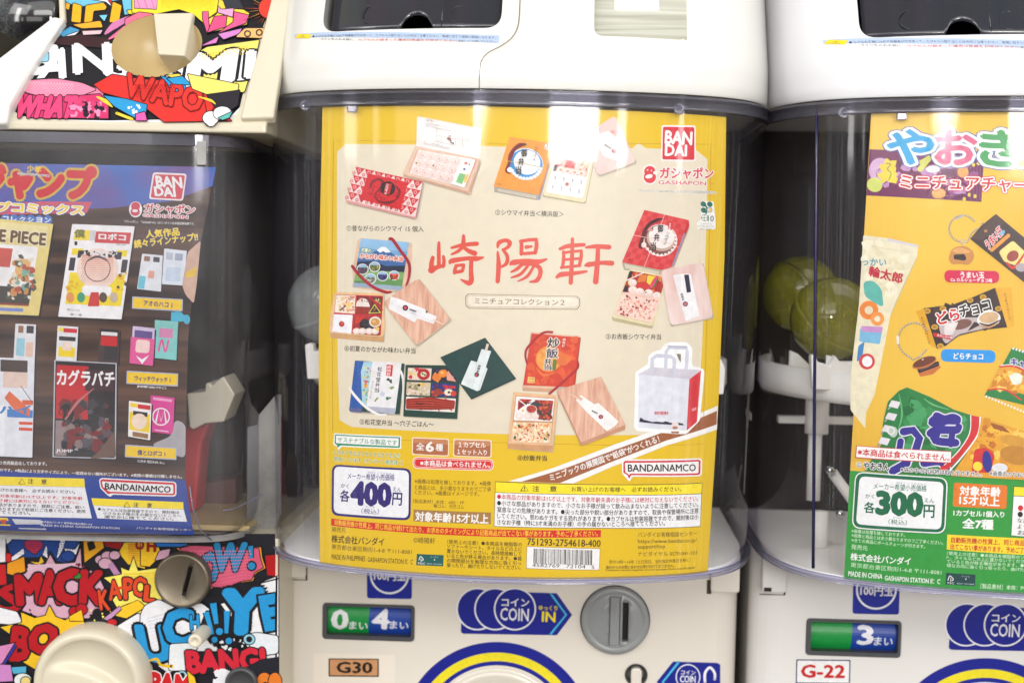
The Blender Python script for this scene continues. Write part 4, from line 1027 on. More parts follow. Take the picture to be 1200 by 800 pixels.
    P.poly([(0+1000, 780), (1180, 670), (1200, 680), (1210, 900), (1060, 850)], (226, 226, 230), 10)
    P.crop(165, 625, 7.27)
    P.poly([(0, 60), (150, 80), (180, 180), (80, 280), (0, 270)], (232, 186, 34), 4); P.text('H', 60, 100, 130, 102, 90, (150, 24, 24), .08); P.text('O', -40, 90, 30, 92, 80, (150, 24, 24), .08); P.poly([(120, 70), (410, 80), (380, 110), (140, 110)], (30, 110, 190), 4); P.poly([(160, 140), (260, 120), (240, 200), (120, 230)], pl, 20)
    P.poly([(300, 120), (420, 90), (640, 95), (1030, 110), (1040, 200), (1070, 290), (990, 330), (960, 400), (880, 410), (800, 440), (770, 500), (700, 470), (600, 470), (560, 300)], (232, 150, 40), 6); P.poly([(330, 120), (440, 95), (1010, 118), (1024, 210), (1050, 284), (975, 325), (950, 390), (870, 400), (790, 428), (762, 480), (700, 455), (600, 450)], (206, 86, 116), 6)
    bl = (30, 128, 178)
    P.text('O', 510, 290, 660, 290, 230, bl, .09, K, .03, up=(20, -240)); P.text('W', 630, 200, 890, 195, 220, bl, .08, K, .03, up=(20, -220)); bang((938, 100), (945, 205), 44, (948, 270), 36, bl)
    for x, y, r_ in ((660, 520, 90), (860, 480, 90), (1040, 370, 70)): P.ell(x, y, r_, r_*.75, (20, 22, 32), a0=180, a1=360)
    P.poly([(1060, 180), (1180, 170), (1180, 360), (1080, 350)], (176, 12, 22)); P.poly([(680, 590), (820, 560), (940, 440), (1180, 350), (1180, 1400), (1000, 1000), (800, 760)], (232, 232, 234), 10); P.stroke([(800, 560), (930, 450), (1180, 375)], 12, K); P.stroke([(690, 580), (760, 575), (800, 560)], 10, K)
    P.poly([(0, 680), (40, 600), (160, 550), (330, 640), (520, 580), (600, 640), (560, 800), (760, 960), (640, 1060), (240, 1180), (60, 1060), (0, 1000)], (226, 226, 230), 30); P.poly([(500, 800), (560, 640), (800, 700), (820, 960), (600, 940)], K, 20)
    b2 = (34, 146, 206); P.outline = 0; P.dots([(360, 130), (960, 130), (900, 380), (660, 440)], 24, 10, 7, (226, 120, 146)); P.dots([(60, 700), (300, 640), (420, 900), (100, 1000)], 18, 10, 8, (206, 210, 220)); P.bits([(600, 880), (960, 880), (960, 980), (600, 980)], [(22, 20, 26), (230, 230, 232)], 30, 22, 94); P.bits([(250, 900), (420, 900), (420, 1000), (250, 1000)], [(240, 240, 240), (190, 210, 220)], 18, 20, 95); P.outline = 8
    P.text('U', 0, 930, 240, 930, 290, b2, .07, K, .045, up=(-60, -290)); P.text('C', 215, 790, 440, 790, 290, b2, .08, K, .045); P.text('H', 430, 750, 500, 745, 120, b2, .06, K, .04); bang((562, 660), (616, 850), 46, (634, 895), 30, b2); bang((622, 585), (650, 760), 56, (676, 825), 34, b2); bang((740, 650), (735, 840), 50, (756, 905), 32, b2)
    P.text('Y', 720, 660, 1020, 650, 340, b2, .1, K, .03, up=(20, -340)); P.poly([(985, 510), (1152, 486), (1152, 830), (1050, 850), (1010, 690)], K); P.poly([(1000, 520), (1152, 498), (1152, 815), (1062, 830), (1030, 690)], b2); P.poly([(1092, 598), (1152, 588), (1152, 612), (1096, 620)], K); P.poly([(1110, 700), (1152, 692), (1152, 716), (1116, 722)], K)
    P.poly([(880, 850), (1000, 830), (1180, 860), (1180, 1010), (1000, 1040), (940, 960)], (220, 226, 230), 30); P.ell(930, 890, 50, 46, (140, 196, 214)); P.ell(930, 890, 26, 26, K); P.poly([(250, 930), (420, 920), (500, 960), (420, 1040), (460, 1160), (240, 1160)], (226, 230, 232), 30)
    P.poly([(400, 990), (760, 990), (1040, 960), (1040, 1180), (720, 1190), (430, 1180)], K, 10); rb = (206, 36, 56)
    P.text('BANG!', 405, 1085, 1060, 1060, 180, rb, .08, K, .03, up=(-16, -180))
    P.stroke([(60, 1080), (140, 1060), (180, 1110), (270, 1120)], [10, 26, 20, 30], (232, 186, 34)); P.ell(360, 1200, 46, 44, (150, 200, 220)); P.ell(358, 1198, 26, 27, K); P.text('PAM', 90, 1260, 420, 1290, 170, (206, 30, 36), .09, (240, 240, 240), .02); P.poly([(400, 1150), (470, 1210), (490, 1300), (420, 1300)], (232, 190, 40), 8); P.poly([(1040, 1060), (1180, 1040), (1180, 1400), (700, 1400), (760, 1200)], (30, 30, 40)); P.ell(1060, 1260, 70, 90, (222, 120, 40)); P.ell(1150, 1250, 60, 80, (222, 120, 40)); P.ell(1066, 1290, 30, 40, K)
    P.outline = 0; P.bits([(640, 1160), (780, 1150), (780, 1330), (620, 1330)], [(228, 228, 232)], 24, 44, 8)
    P.finish()
    b = MB(); p = at(324.5, 700, LYB-.6); q = at(318.8, 700, LYB-.6)
    b.box(at(322.6, 700, LYB).x, bx1+.3, LYB-1.2, LYB+3, -899, LZB-3); b.build('edge_strip', M['cream'], root, bevel=.4)
    # coin slot, knob, dial, lock
    c = at(213, 680, LYB-7); y = LYB
    b = MB(); b.lathe_y(c.x, c.z, [(16.2, y+.3), (16.2, y-6), (15.4, y-7.4), (14.6, y-7.8), (14, y-7.4), (.01, y-7.4)], 64); me = b.mesh('coin_slot', [M['steel']])
    c1 = MB(); s0 = at(220.5, 664, y-8); s1 = at(226, 664, y-8); s2 = at(217, 699, y-8); s3 = at(212.5, 697, y-8)
    c1.prism([(s3.x, s3.z), (s2.x, s2.z), (s1.x, s1.z), (s0.x, s0.z)], y-14, y-2)
    me = cut(me, [c1.mesh('c', [])], 'coin_slot'); slot = link_mesh('coin_slot', me, root, [M['steel']])
    b = MB(); b.box(s3.x-1, s1.x+1, y-2.4, y-1.6, s2.z-1, s0.z+1); b.build('slot_opening', M['black'], slot)
    c = at(240, 739, LYB); b = MB(); b.lathe_y(c.x, c.z, [(4.2, y+.2), (4.0, y-20), (3.6, y-21), (1.8, y-21), (1.6, y-20.4), (.01, y-20.4)], 28); b.build('release_pin', M['cream'], root)
    c = at(107, 800, LYB-10); b = MB(); R_ = 33
    b.lathe_y(c.x, c.z, [(R_+.5, y+.2), (R_, y-12), (R_-2, y-16), (R_-4.5, y-17), (R_-6.2, y-15.6)], 72)
    rows = []
    for i in range(25):
        r = (R_-6.0)*(1-i/24)+.01; row = []
        for k in range(72):
            a = 2*math.pi*k/72; u, v = r*math.cos(a), r*math.sin(a)
            ln = v-(8-u*.35-.012*u*u)             # ridge of the grip
            e = 1/(1+math.exp(-ln/1.1)); dep = y-15.5+5.5*e*(1-(r/(R_-6))**4)-3*(1-e)*0
            row.append((c.x+u, dep, c.z+v))
        rows.append(row)
    b.grid(rows, 0, True, True); b.build('dial', M['cream'], root)
    c = at(283, 800, LYB-3); b = MB(); b.lathe_y(c.x, c.z, [(9.5, y+.2), (9.5, y-4), (8.6, y-4.8), (7.4, y-4.8), (7, y-3.6), (.01, y-3.6)], 40); b.build('lock', M['grey_dark'], root)
    b = MB(); b.lathe_y(c.x-2.5, c.z, [(11.5, y+.2), (11.5, y-1.4), (9.6, y-1.4)], 40); b.build('lock_ring', M['cream_dark'], root)
    return root
old_machine()

def left_poster():
    c = at(120, 625, YL+6)
    root = thing('poster', 'dark wood-grain poster with rows of small comic books, behind the scuffed left cover', 'poster', (LXC, YL+4, c.z), 'printed posters in the machines')
    P = Print(S_LP, root); W_, K, YE, RD, BLU = (238, 236, 236), (30, 24, 24), (246, 214, 50), (206, 50, 56), (36, 66, 150)
    P.part('sheet').crop(0, 0, 1)
    R_ = [(253, 196), (245, 236), (238, 270), (232, 298), (225, 350), (220.5, 397), (219, 455), (217, 560), (225.5, 617), (227.5, 626)]
    e = [P.uv(p) for p in R_]; xl = 2*LXC-e[4][0]
    P.polyuv(e+[(xl, e[-1][1]), (xl, e[0][1])], M['paper_wood'])
    n0 = P.uv((248, 222)); P.polyuv([(xl, e[0][1]), e[0], P.uv((249, 218)), P.uv((200, 236)), P.uv((130, 244)), P.uv((40, 246)), (xl, P.uv((0, 246))[1])], M['paper_night'])
    b0 = P.uv((217.3, 562)); P.polyuv([(xl, P.uv((0, 551))[1]), P.uv((0, 551)), P.uv((110, 557)), b0, e[-2], e[-1], (xl, e[-1][1])], BLU)
    P.part('title_lettering').crop(0, 185, 7.27)
    P.text('ジャンプ', -180, 190, 800, 225, 265, (206, 50, 60), .12, (206, 176, 80), .045, up=(14, -265)); P.text('少年', 232, 92, 352, 100, 56, (240, 206, 60), .05); P.text('WEEKLY JUMP COMICS', 146, 136, 424, 158, 26, W_, .03, (90, 60, 90), .06)
    P.poly([(-200, 395), (390, 372), (785, 376), (740, 470), (-200, 490)], (206, 90, 110)); P.text('ジャンプコミックス', -400, 400, 712, 448, 84, (240, 206, 70), .06, W_, .07, 0, (70, 80, 150), .12)
    for i, ch in enumerate('コレクション'): x = 48+i*72; P.ell(x, 518+i*2.5, 40, 40, (80, 120, 190)); P.text(ch, x-23, 518+i*2.5, x+23, 520+i*2.5, 40, W_, .05)
    P.part('maker_mark').crop(0, 180, 3.636)
    P.poly([(652, 80), (796, 86), (780, 202), (634, 194)], (236, 226, 226), 12); P.poly([(658, 88), (789, 93), (774, 195), (642, 188)], (206, 70, 84), 10); P.text('BAN', 666, 118, 774, 124, 44, W_, .06, up=(-5, -44)); P.text('DAI', 660, 160, 746, 165, 38, W_, .06, up=(-5, -38))
    P.ell(578, 238, 28, 34, W_); P.ell(578, 224, 19, 18, (206, 70, 84)); P.ell(576, 248, 20, 18, (206, 70, 84)); P.ell(576, 244, 12, 6, W_); P.text('ガシャポン', 616, 232, 830, 240, 38, (206, 70, 84), .05, W_, .07); P.text('GASHAPON', 610, 262, 800, 271, 14, (206, 70, 84), .03, W_, .09); P.text('「ガシャポン」「GASHAPON」はバンダイの日本国登録商標です。', 530, 289, 830, 300, 12, W_, .01, res=1)
    P.text('人気作品', 622, 344, 764, 332, 34, YE, .06, (60, 60, 110), .08); P.text('続々ラインナップ!!', 572, 386, 842, 354, 34, YE, .06, (60, 60, 110), .08)
    def cover(name, q, base, panels, title=None):
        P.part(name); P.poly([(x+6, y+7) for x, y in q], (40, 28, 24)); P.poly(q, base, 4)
        for (u0, v0, u1, v1), c_ in panels: P.poly([P.quad(*q, u, v) for u, v in ((u0, v0), (u1, v0), (u1, v1), (u0, v1))], c_, 3)
    P.part('cream_comic_picture')
    q = [(-110, 268), (228, 300), (166, 690), (-180, 676)]
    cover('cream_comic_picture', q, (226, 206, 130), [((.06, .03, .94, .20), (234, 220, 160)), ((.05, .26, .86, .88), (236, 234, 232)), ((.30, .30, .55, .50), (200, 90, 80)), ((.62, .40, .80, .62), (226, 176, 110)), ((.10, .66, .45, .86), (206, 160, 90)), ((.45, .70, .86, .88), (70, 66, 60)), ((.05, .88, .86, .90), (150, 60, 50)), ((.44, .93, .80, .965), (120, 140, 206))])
    P.text('ONE PIECE', -100, 340, 196, 366, 50, (110, 84, 60), .06, (236, 226, 190), .05); P.bits([(60, 420), (170, 430), (140, 640), (20, 630)], [(206, 140, 80), (120, 170, 150), (226, 214, 190), (180, 80, 60), (90, 90, 80)], 50, 16, 4)
    q = [(308, 300), (574, 310), (518, 706), (248, 694)]
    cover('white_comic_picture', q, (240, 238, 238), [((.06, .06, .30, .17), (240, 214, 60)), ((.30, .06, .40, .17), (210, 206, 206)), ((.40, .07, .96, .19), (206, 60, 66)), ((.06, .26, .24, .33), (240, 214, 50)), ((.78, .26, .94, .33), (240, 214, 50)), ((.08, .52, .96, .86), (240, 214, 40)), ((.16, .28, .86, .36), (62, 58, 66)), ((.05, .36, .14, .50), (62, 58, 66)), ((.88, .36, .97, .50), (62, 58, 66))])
    P.ell(416, 490, 88, 86, (240, 214, 200), 36); P.dots([(346, 430), (486, 430), (486, 552), (346, 552)], 18, 14, 4.2, (226, 160, 140)); P.ring(416, 490, 52, 56, (120, 100, 100), 30); P.stroke([(370, 460), (416, 440), (462, 460)], [2, 7, 2], (70, 60, 66)); P.bits([(330, 412), (506, 416), (506, 440), (330, 440)], [(40, 36, 44), (230, 226, 226)], 26, 10, 61); P.bits([(284, 540), (334, 540), (334, 600), (280, 600)], [(230, 180, 40)], 10, 9, 62); P.bits([(500, 500), (548, 500), (536, 590), (490, 590)], [(230, 180, 40), (60, 56, 60)], 12, 9, 63); P.poly([(350, 560), (480, 566), (470, 610), (350, 604)], (240, 238, 238), 20); P.poly([(388, 590), (422, 590), (424, 650), (374, 650)], (206, 56, 56), 6)
    for x, c_ in ((300, (226, 150, 90)), (346, (70, 160, 120)), (440, (90, 70, 60)), (486, (200, 180, 160))): P.ell(x, 612, 17, 22, c_, 14)
    P.text('週刊コミックス', 286, 664, 340, 668, 9, K, res=1); P.text('第一巻', 300, 684, 350, 688, 10, K, res=1); P.text('僕', 318, 340, 362, 342, 34, (120, 120, 60), .06); P.text('ロボコ', 422, 352, 536, 358, 26, W_, .06); P.text('1', 318, 382, 330, 382, 16, K); P.text('JUMP COMICS', 494, 388, 540, 390, 8, K, res=1)
    P.part('pair_comic_picture')
    for q, a_ in (([(606, 426), (694, 434), (686, 588), (584, 576)], (222, 226, 230)), ([(700, 404), (796, 414), (784, 562), (690, 556)], (220, 226, 234))):
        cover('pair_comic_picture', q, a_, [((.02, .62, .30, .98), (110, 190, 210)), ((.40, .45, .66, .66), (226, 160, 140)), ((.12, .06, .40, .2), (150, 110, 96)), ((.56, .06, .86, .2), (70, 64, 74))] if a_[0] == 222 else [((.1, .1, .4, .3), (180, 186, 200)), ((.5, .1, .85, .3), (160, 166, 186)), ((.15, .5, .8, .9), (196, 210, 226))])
    def plate(a, s, p):
        P.part('name_plate'); P.poly(a, (176, 180, 196), 4); cx = sum(x for x, y in a)/4; cy = sum(y for x, y in a)/4
        P.poly([(cx+(x-cx)*.955, cy+(y-cy)*.82) for x, y in a], (240, 200, 40)); P.text(s, *p, 22, (60, 60, 130), .04)
    plate([(564, 608), (780, 620), (778, 672), (562, 660)], 'アオのハコ 1', (612, 636, 734, 645))
    P.part('hand_picture'); P.poly([(856, 370), (838, 560), (826, 640), (790, 600), (776, 560), (800, 420)], (206, 170, 150), 14); P.poly([(838, 480), (790, 510), (796, 530), (836, 520)], (230, 190, 60), 4)
    P.part('tiny_comic_picture')
    for q, c_ in (([(66, 724), (154, 728), (148, 882), (58, 874)], 0), ([(246, 732), (334, 738), (326, 886), (238, 880)], 1), ([(424, 742), (510, 748), (504, 896), (416, 890)], 2)):
        pan = [[((.15, .05, .4, .25), (150, 110, 90)), ((.55, .04, .9, .25), (70, 66, 70)), ((.1, .4, .5, .9), (150, 200, 214)), ((.55, .5, .9, .9), (226, 190, 170))], [((.05, .05, .3, .16), (240, 214, 60)), ((.3, .06, .95, .18), (206, 50, 56)), ((.1, .3, .9, .42), (60, 56, 60)), ((.1, .6, .9, .88), (240, 210, 40)), ((.3, .45, .7, .7), (240, 216, 200))], [((.05, .03, .95, .2), (44, 34, 36)), ((.1, .22, .9, .5), (200, 36, 40)), ((.3, .5, .95, .9), (50, 46, 50)), ((.1, .1, .9, .2), (226, 222, 222))]][c_]
        cover('tiny_comic_picture', q, (226, 226, 228) if c_ < 2 else (70, 56, 56), pan)
    P.part('witch_comic_picture')
    q = [(660, 708), (760, 716), (752, 850+30), (656, 870)]; cover('witch_comic_picture', [(660, 708), (760, 716), (750, 1018-720+580), (656, 870)], (130, 196, 190), [((.2, .2, .8, .5), (206, 130, 170))])
    cover('witch_comic_picture', [(566, 734), (660, 744), (652, 900), (556, 890)], (206, 190, 220), [((.1, .1, .9, .4), (96, 80, 140)), ((.1, .5, .9, .9), (230, 120, 160)), ((.25, .35, .75, .7), (240, 214, 200))])
    P.ell(756, 690, 26, 18, (70, 176, 206)); P.ell(796, 706, 14, 20, (70, 176, 206)); P.poly([(730, 672), (800, 690), (796, 714), (728, 716)], (70, 176, 206), 8)
    P.crop(0, 400, 3.636); P.poly([(558, -20), (660, -10), (652, 104), (552, 92)], (222, 90, 150), 3); P.poly([(582, -10), (640, -4), (636, 50), (576, 46)], (240, 206, 200), 14); P.poly([(664, -20), (756, -10), (752, 80), (662, 70)], (130, 200, 196), 3); P.stroke([(676, 40), (690, -8), (704, 44), (718, -4)], 8, (222, 90, 150)); P.poly([(580, 60), (606, 76), (636, 58), (606, 96)], (240, 240, 240))
    plate([(540, 124), (760, 136), (758, 192), (538, 180)], 'ウィッチウォッチ 1', (574, 156, 726, 164))
    P.part('white_shirt_comic_picture')
    cover('white_shirt_comic_picture', [(-60, 66), (148, 74), (138, 494), (-60, 486)], (226, 228, 234), [((.30, .02, .86, .14), (70, 52, 46)), ((.36, .14, .86, .30), (226, 200, 186)), ((.45, .52, .99, .60), (70, 130, 200)), ((.76, .42, .99, .47), (222, 100, 60)), ((.70, .64, .99, .67), (222, 80, 50)), ((.70, .70, .99, .73), (222, 80, 50)), ((0, .48, .40, .98), (236, 238, 242))])
    P.poly([(20, 240), (40, 210), (130, 290), (126, 320), (60, 290)], (222, 110, 70), 4); P.stroke([(90, 190), (140, 260)], 3, (90, 90, 110)); P.text('ハイ', 0, 290, 130, 290, 34, (70, 130, 190), .06)
    P.part('red_and_black_comic_picture')
    q = [(232, 78), (498, 92), (494, 500), (224, 492)]; cover('red_and_black_comic_picture', q, (190, 190, 200), [((.02, .01, .98, .99), (40, 34, 38)), ((.04, .05, .55, .60), (196, 30, 38)), ((.5, .08, .96, .3), (70, 40, 44)), ((.04, .62, .22, .98), (150, 130, 130)), ((.32, .86, .76, .92), (170, 172, 184))])
    P.bits([(260, 240), (480, 260), (480, 470), (260, 470)], [(60, 54, 60), (24, 22, 26), (140, 120, 116), (84, 76, 84), (120, 30, 34)], 90, 26, 12); P.stroke([(280, 330), (330, 260), (400, 200)], [8, 12, 3], (190, 110, 110)); P.poly([(420, 470), (490, 380), (494, 490), (380, 500)], (110, 84, 74), 8); P.text('カグラバチ', 244, 152, 488, 160, 66, W_, .05); P.text('JUMP', 240, 466, 312, 468, 16, W_, .03, res=1); P.text('01', 250, 300, 290, 302, 30, (120, 20, 26), .02)
    P.part('small_comic_pair_picture')
    cover('small_comic_pair_picture', [(642, 228), (744, 240), (738, 396), (640, 384)], (214, 66, 146), [((.1, .05, .9, .12), (236, 160, 200)), ((.2, .92, .8, .95), (240, 190, 220))]); P.ring(686, 320, 33, 38, W_); P.stroke([(664, 344), (676, 290), (686, 340), (700, 290), (708, 346)], 7, W_, sm=False)
    cover('small_comic_pair_picture', [(550, 252), (646, 264), (640, 420), (546, 404)], (240, 236, 232), [((.06, .05, .4, .16), (240, 206, 50)), ((.4, .06, .96, .18), (206, 40, 50)), ((.05, .3, .95, .8), (240, 206, 50)), ((.2, .26, .84, .38), (50, 44, 50)), ((.2, .84, .9, .97), (150, 110, 70))]); P.ell(594, 340, 32, 34, (240, 216, 196)); P.poly([(744, 330), (792, 350), (790, 500), (640, 440), (736, 400)], (170, 166, 170), 30)
    plate([(534, 438), (754, 452), (752, 504), (532, 492)], '僕とロボコ 1', (586, 472, 704, 478))
    P.part('fine_print')
    for s, *p in (('※一部商品は仕様が異なります。', 560, 588-0+8, 708, 606),): P.text('JUMP COMICS', 584, 192, 710, 200, 12, W_, res=1)
    P.text('©SHUEISHA Inc.', 584, 508, 704, 516, 12, W_, res=1); P.text('特別版', 584, 590-400+0, 660, 196, 8, W_, res=1)
    P.text('※掲載商品とは多少異なる場合があり完売製品化しております。', -260, 510, 200, 520, 16, W_, .02); P.text('※実際の商品とは色味が異なるものです。※製品により文字サイズにより、一部読めない箇所がございます。※実際の書籍は付属しません。', -240, 534, 776, 576, 14, W_, .02)
    P.part('caution_panel').crop(0, 530, 5)
    P.poly([(-400, 128), (494, 152), (498, 202), (-400, 180)], (246, 220, 40)); P.poly([(-400, 181), (498, 203), (538, 384), (-400, 360)], (236, 236, 238)); P.stroke([(110, 182), (128, 152), (148, 184), (110, 182)], 4, K, sm=False); P.text('注', 164, 166, 196, 168, 30, K, .02); P.text('意', 242, 170, 274, 171, 30, K, .02)
    for s, x0, y0, x1, y1, c_ in (('お買い上げのお客様へ　必ずお読みください。', -100, 214, 440, 230, K), ('本商品の対象年齢は15才以上です。対象年齢', -120, 248, 484, 268, (206, 50, 60)), ('未満のお子様には絶対に与えないでください。', -120, 276, 462, 292, (206, 50, 60)), ('小さな部品がありますので、誤飲にご注意。鋭い', -120, 300, 494, 320, K), ('突起部がありますので取扱にご注意ください。使用', -120, 324, 500, 344, K), ('後は捨ててください。', -120, 344, 180, 354, K)): P.text(s, x0, y0, x1, y1, 20, c_, .02)
    P.poly([(536, 266), (1074, 290), (1076, 332), (546, 308)], (246, 220, 40)); P.poly([(548, 309), (1077, 333), (1096, 404), (572, 384)], (236, 236, 238)); P.stroke([(726, 318), (744, 288), (762, 320), (726, 318)], 4, K, sm=False); P.text('注', 782, 304, 812, 306, 28, K, .02); P.text('意', 862, 308, 890, 309, 28, K, .02); P.ell(583, 330, 9, 8, K)
    for s, x0, y0, x1, y1 in (('カプセルは包装容器ですので、開封後は', 596, 334, 1050, 350), ('小さなお子様の手の届かないところへ', 604, 354, 1062, 370), ('速やかに捨ててください。', 612, 374, 1020, 388)): P.text(s, x0, y0, x1, y1, 18, K, .015)
    P.poly([(-200, 374), (44, 382), (62, 428), (-200, 420)], (240, 206, 50)); P.text('全7種', -40, 402, 36, 404, 26, (206, 80, 40), .05); P.poly([(70, 388), (238, 394), (272, 452), (112, 446)], (206, 208, 214)); P.text('株式会社バンダイ 東京都台東区駒形1-4-8', 240, 404, 540, 420, 12, W_, .01); P.text('MADE IN CHINA GASHAPON STATION', 240, 424, 700, 442, 12, W_, .01); P.text('バンダイお客様相談センター', 800, 440, 1120, 452, 14, W_, .01)
    P.part('company_mark')
    P.poly([(580, 160), (594, 148), (1022, 170), (1034, 182), (1034, 246), (1022, 258), (660, 246), (648, 260), (626, 246), (588, 208)], W_, 8); P.poly([(587, 164), (598, 155), (1018, 176), (1027, 186), (1027, 242), (1018, 250), (652, 238), (634, 244), (594, 204)], (206, 44, 56), 6); P.poly([(598, 168), (1015, 188), (1016, 240), (640, 228), (604, 200)], W_, 5); P.text('BANDAI', 616, 196, 802, 206, 36, K, .04); P.text('NAMCO', 812, 208, 1000, 216, 36, K, .04)
    P.finish()
left_poster()

# ------------------------------------------------------------------ the yellow poster in the middle machine
def mid_poster():
    c = at(605, 668, 10)
    root = thing('poster', 'yellow poster with red brush lettering and pictures of small bento boxes, behind the middle cover', 'poster', (c.x, 10, c.z), 'printed posters in the machines')
    P = Print(S_POSTER, root)
    YEL, BEI, BRN, NAVY, RED, WHT, BLK, GRN = (224, 178, 30), (226, 216, 200), (158, 92, 50), (42, 28, 112), (214, 34, 40), (242, 240, 238), (34, 28, 26), (10, 140, 104)
    P.part('sheet')
    e = [P.uv(p) for p in ((378, 126), (851, 137.5), (849, 300), (842, 470), (829, 676), (375, 660), (373.5, 420), (375, 260))]
    e[4] = (e[4][0], -H+1.2); e[5] = (e[5][0], -H+1.2); P.polyuv(e, M['paper_yellow'])
    P.poly([(405, 169), (590, 172), (741, 174), (748, 168), (758, 174), (816, 176), (829, 187), (828, 260), (823, 400), (819, 470), (816, 496), (806, 508), (600, 508.5), (412, 500), (398, 492), (396, 440), (395, 340), (395, 178)], M['paper_beige'])
    for y0, y1, x0, x1 in ((164.5, 169.5, 392, 836), (511, 520, 390, 825)):
        P.stroke([(x0, y0), ((x0+x1)/2, (y0+y1)/2+3), (x1, y1)], .45, (176, 132, 20), cap=False, sm=False)
    P.stroke([(833, 172), (830, 330), (824, 500)], .5, (176, 132, 20), cap=False, sm=False)
    P.stroke([(391, 165), (389, 330), (390, 505)], .5, (176, 132, 20), cap=False, sm=False)
    # ---- ribbon
    P.part('ribbon')
    P.poly([(596, 563.5), (648, 548), (720, 520.5), (841, 475), (840, 503), (780, 522), (716, 547), (672, 566)], WHT)
    P.poly([(611, 564), (660, 549), (722, 526), (840, 481), (839.5, 497), (780, 516), (716, 541), (656, 565.5)], BRN)
    P.text('ミニブックの展開図で"紙袋"がつくれる！', 644.5, 559.5, 772, 513.5, 8.4, WHT, .03)
    # ---- title
    P.part('title_lettering').crop(490, 270, 5)
    TR = (218, 82, 66)
    def st(p, w, sm=True): P.stroke(p, [v*1.2 for v in w] if isinstance(w, list) else w*1.2, TR, True, None, sm)
    st([(122, 72), (121, 120), (122, 205)], [14, 19, 20]); st([(86, 160), (78, 200), (84, 228)], [20, 24, 32]); st([(78, 232), (110, 216), (152, 205)], [34, 22, 16]); st([(148, 152), (152, 180), (148, 212)], [14, 18, 16])
    st([(196, 102), (260, 86), (344, 78)], [12, 20, 22]); st([(266, 30), (266, 60), (262, 100)], [14, 21, 20]); st([(262, 96), (234, 122), (196, 140)], [18, 17, 10]); st([(264, 98), (300, 122), (332, 134)], [16, 22, 26])
    st([(186, 192), (200, 178), (290, 164), (340, 166), (384, 158)], [12, 26, 20, 26, 8]); st([(312, 166), (310, 240), (312, 290), (296, 308), (248, 286)], [20, 22, 26, 26, 5])
    st([(224, 206), (216, 230), (214, 248)], [16, 18, 18]); st([(222, 206), (266, 202)], 16, False); st([(268, 202), (262, 228), (258, 238)], [15, 17, 14]); st([(214, 246), (258, 238)], 17, False)
    st([(466, 98), (474, 72), (512, 58), (536, 72), (528, 96), (498, 114)], [12, 22, 18, 24, 18, 12]); st([(466, 126), (472, 200), (466, 298)], [10, 24, 22]); st([(496, 112), (522, 150), (518, 192), (484, 216)], [14, 18, 20, 10])
    st([(604, 64), (606, 100), (604, 138)], [16, 20, 18]); st([(600, 64), (650, 56), (690, 54)], 17); st([(692, 52), (694, 90), (686, 132)], [16, 20, 18]); st([(604, 136), (650, 134), (688, 130)], 16); st([(634, 98), (664, 94)], [20, 12], False)
    st([(542, 198), (560, 188), (640, 178), (700, 184), (754, 168)], [14, 28, 20, 26, 8]); st([(618, 190), (580, 225), (544, 244)], [16, 18, 8]); st([(606, 202), (660, 196), (708, 216), (716, 252), (696, 292), (652, 302)], [12, 18, 22, 22, 22, 6])
    st([(644, 206), (600, 256), (546, 276)], [14, 16, 8]); st([(676, 212), (640, 268), (584, 298)], [14, 16, 6])
    st([(832, 108), (880, 92), (972, 84)], [16, 22, 18]); st([(904, 50), (902, 150), (894, 306)], [16, 20, 22]); st([(852, 124), (852, 170), (846, 214)], [14, 18, 16]); st([(850, 132), (900, 124), (956, 120)], 14); st([(956, 118), (954, 160), (944, 206)], [14, 18, 16])
    st([(850, 172), (948, 164)], 13, False); st([(838, 218), (890, 212), (948, 206)], 14); st([(812, 274), (840, 258), (920, 250), (986, 240)], [14, 26, 20, 12])
    st([(984, 100), (1040, 94), (1118, 98)], [12, 22, 24]); st([(978, 206), (1000, 200), (1070, 190), (1134, 192)], [10, 26, 20, 26]); st([(1054, 96), (1050, 190), (1040, 300)], [20, 24, 28])
    # ---- subtitle plate
    P.part('subtitle_plate').crop(370, 260, 5)
    PL = [(890, 420), (1530, 434), (1548, 448), (1550, 490), (1532, 514), (898, 508), (878, 492), (876, 438)]
    P.poly(PL, (150, 128, 96), 6); P.poly([(x*.984+1213*.016, y*.90+464*.1) for x, y in PL], (236, 226, 208), 5)
    P.poly([(x*.97+1213*.03, y*.78+464*.22) for x, y in PL], (168, 146, 112), 5); P.poly([(x*.964+1213*.036, y*.72+464*.28) for x, y in PL], (234, 224, 206), 5)
    P.text('ミニチュアコレクション２', 932, 462, 1458, 472, 34, (120, 96, 62), .012)
    # ---- captions
    P.crop(370, 120, 5)
    P.part('caption').text('①昔ながらのシウマイ 15 個入', 182, 737, 632, 742, 34, BLK, .012)
    P.part('caption').text('②シウマイ弁当＜横浜版＞', 1052, 644, 1452, 656, 34, BLK, .012)
    P.crop(610, 260, 5); P.part('caption').text('③お赤飯シウマイ弁当', 500, 670, 822, 673, 34, BLK, .015)
    P.crop(580, 500, 4.444); P.part('caption').text('④炒飯弁当', 118, 160, 270, 162, 30, BLK, .015)
    P.crop(370, 380, 5); P.part('caption').text('⑤松花堂弁当 〜穴子ごはん〜', 258, 568, 692, 585, 34, BLK, .015); P.part('caption').text('⑥初夏のかながわ味わい弁当', 170, 139, 585, 155, 34, BLK, .015)
    # ---- maker's marks at the top right
    P.part('maker_mark').crop(610, 120, 5)
    P.poly([(826, 134), (1026, 137), (1026, 346), (822, 344)], (244, 236, 232), 14); P.poly([(834, 143), (1018, 146), (1018, 338), (830, 335)], (212, 44, 58), 12)
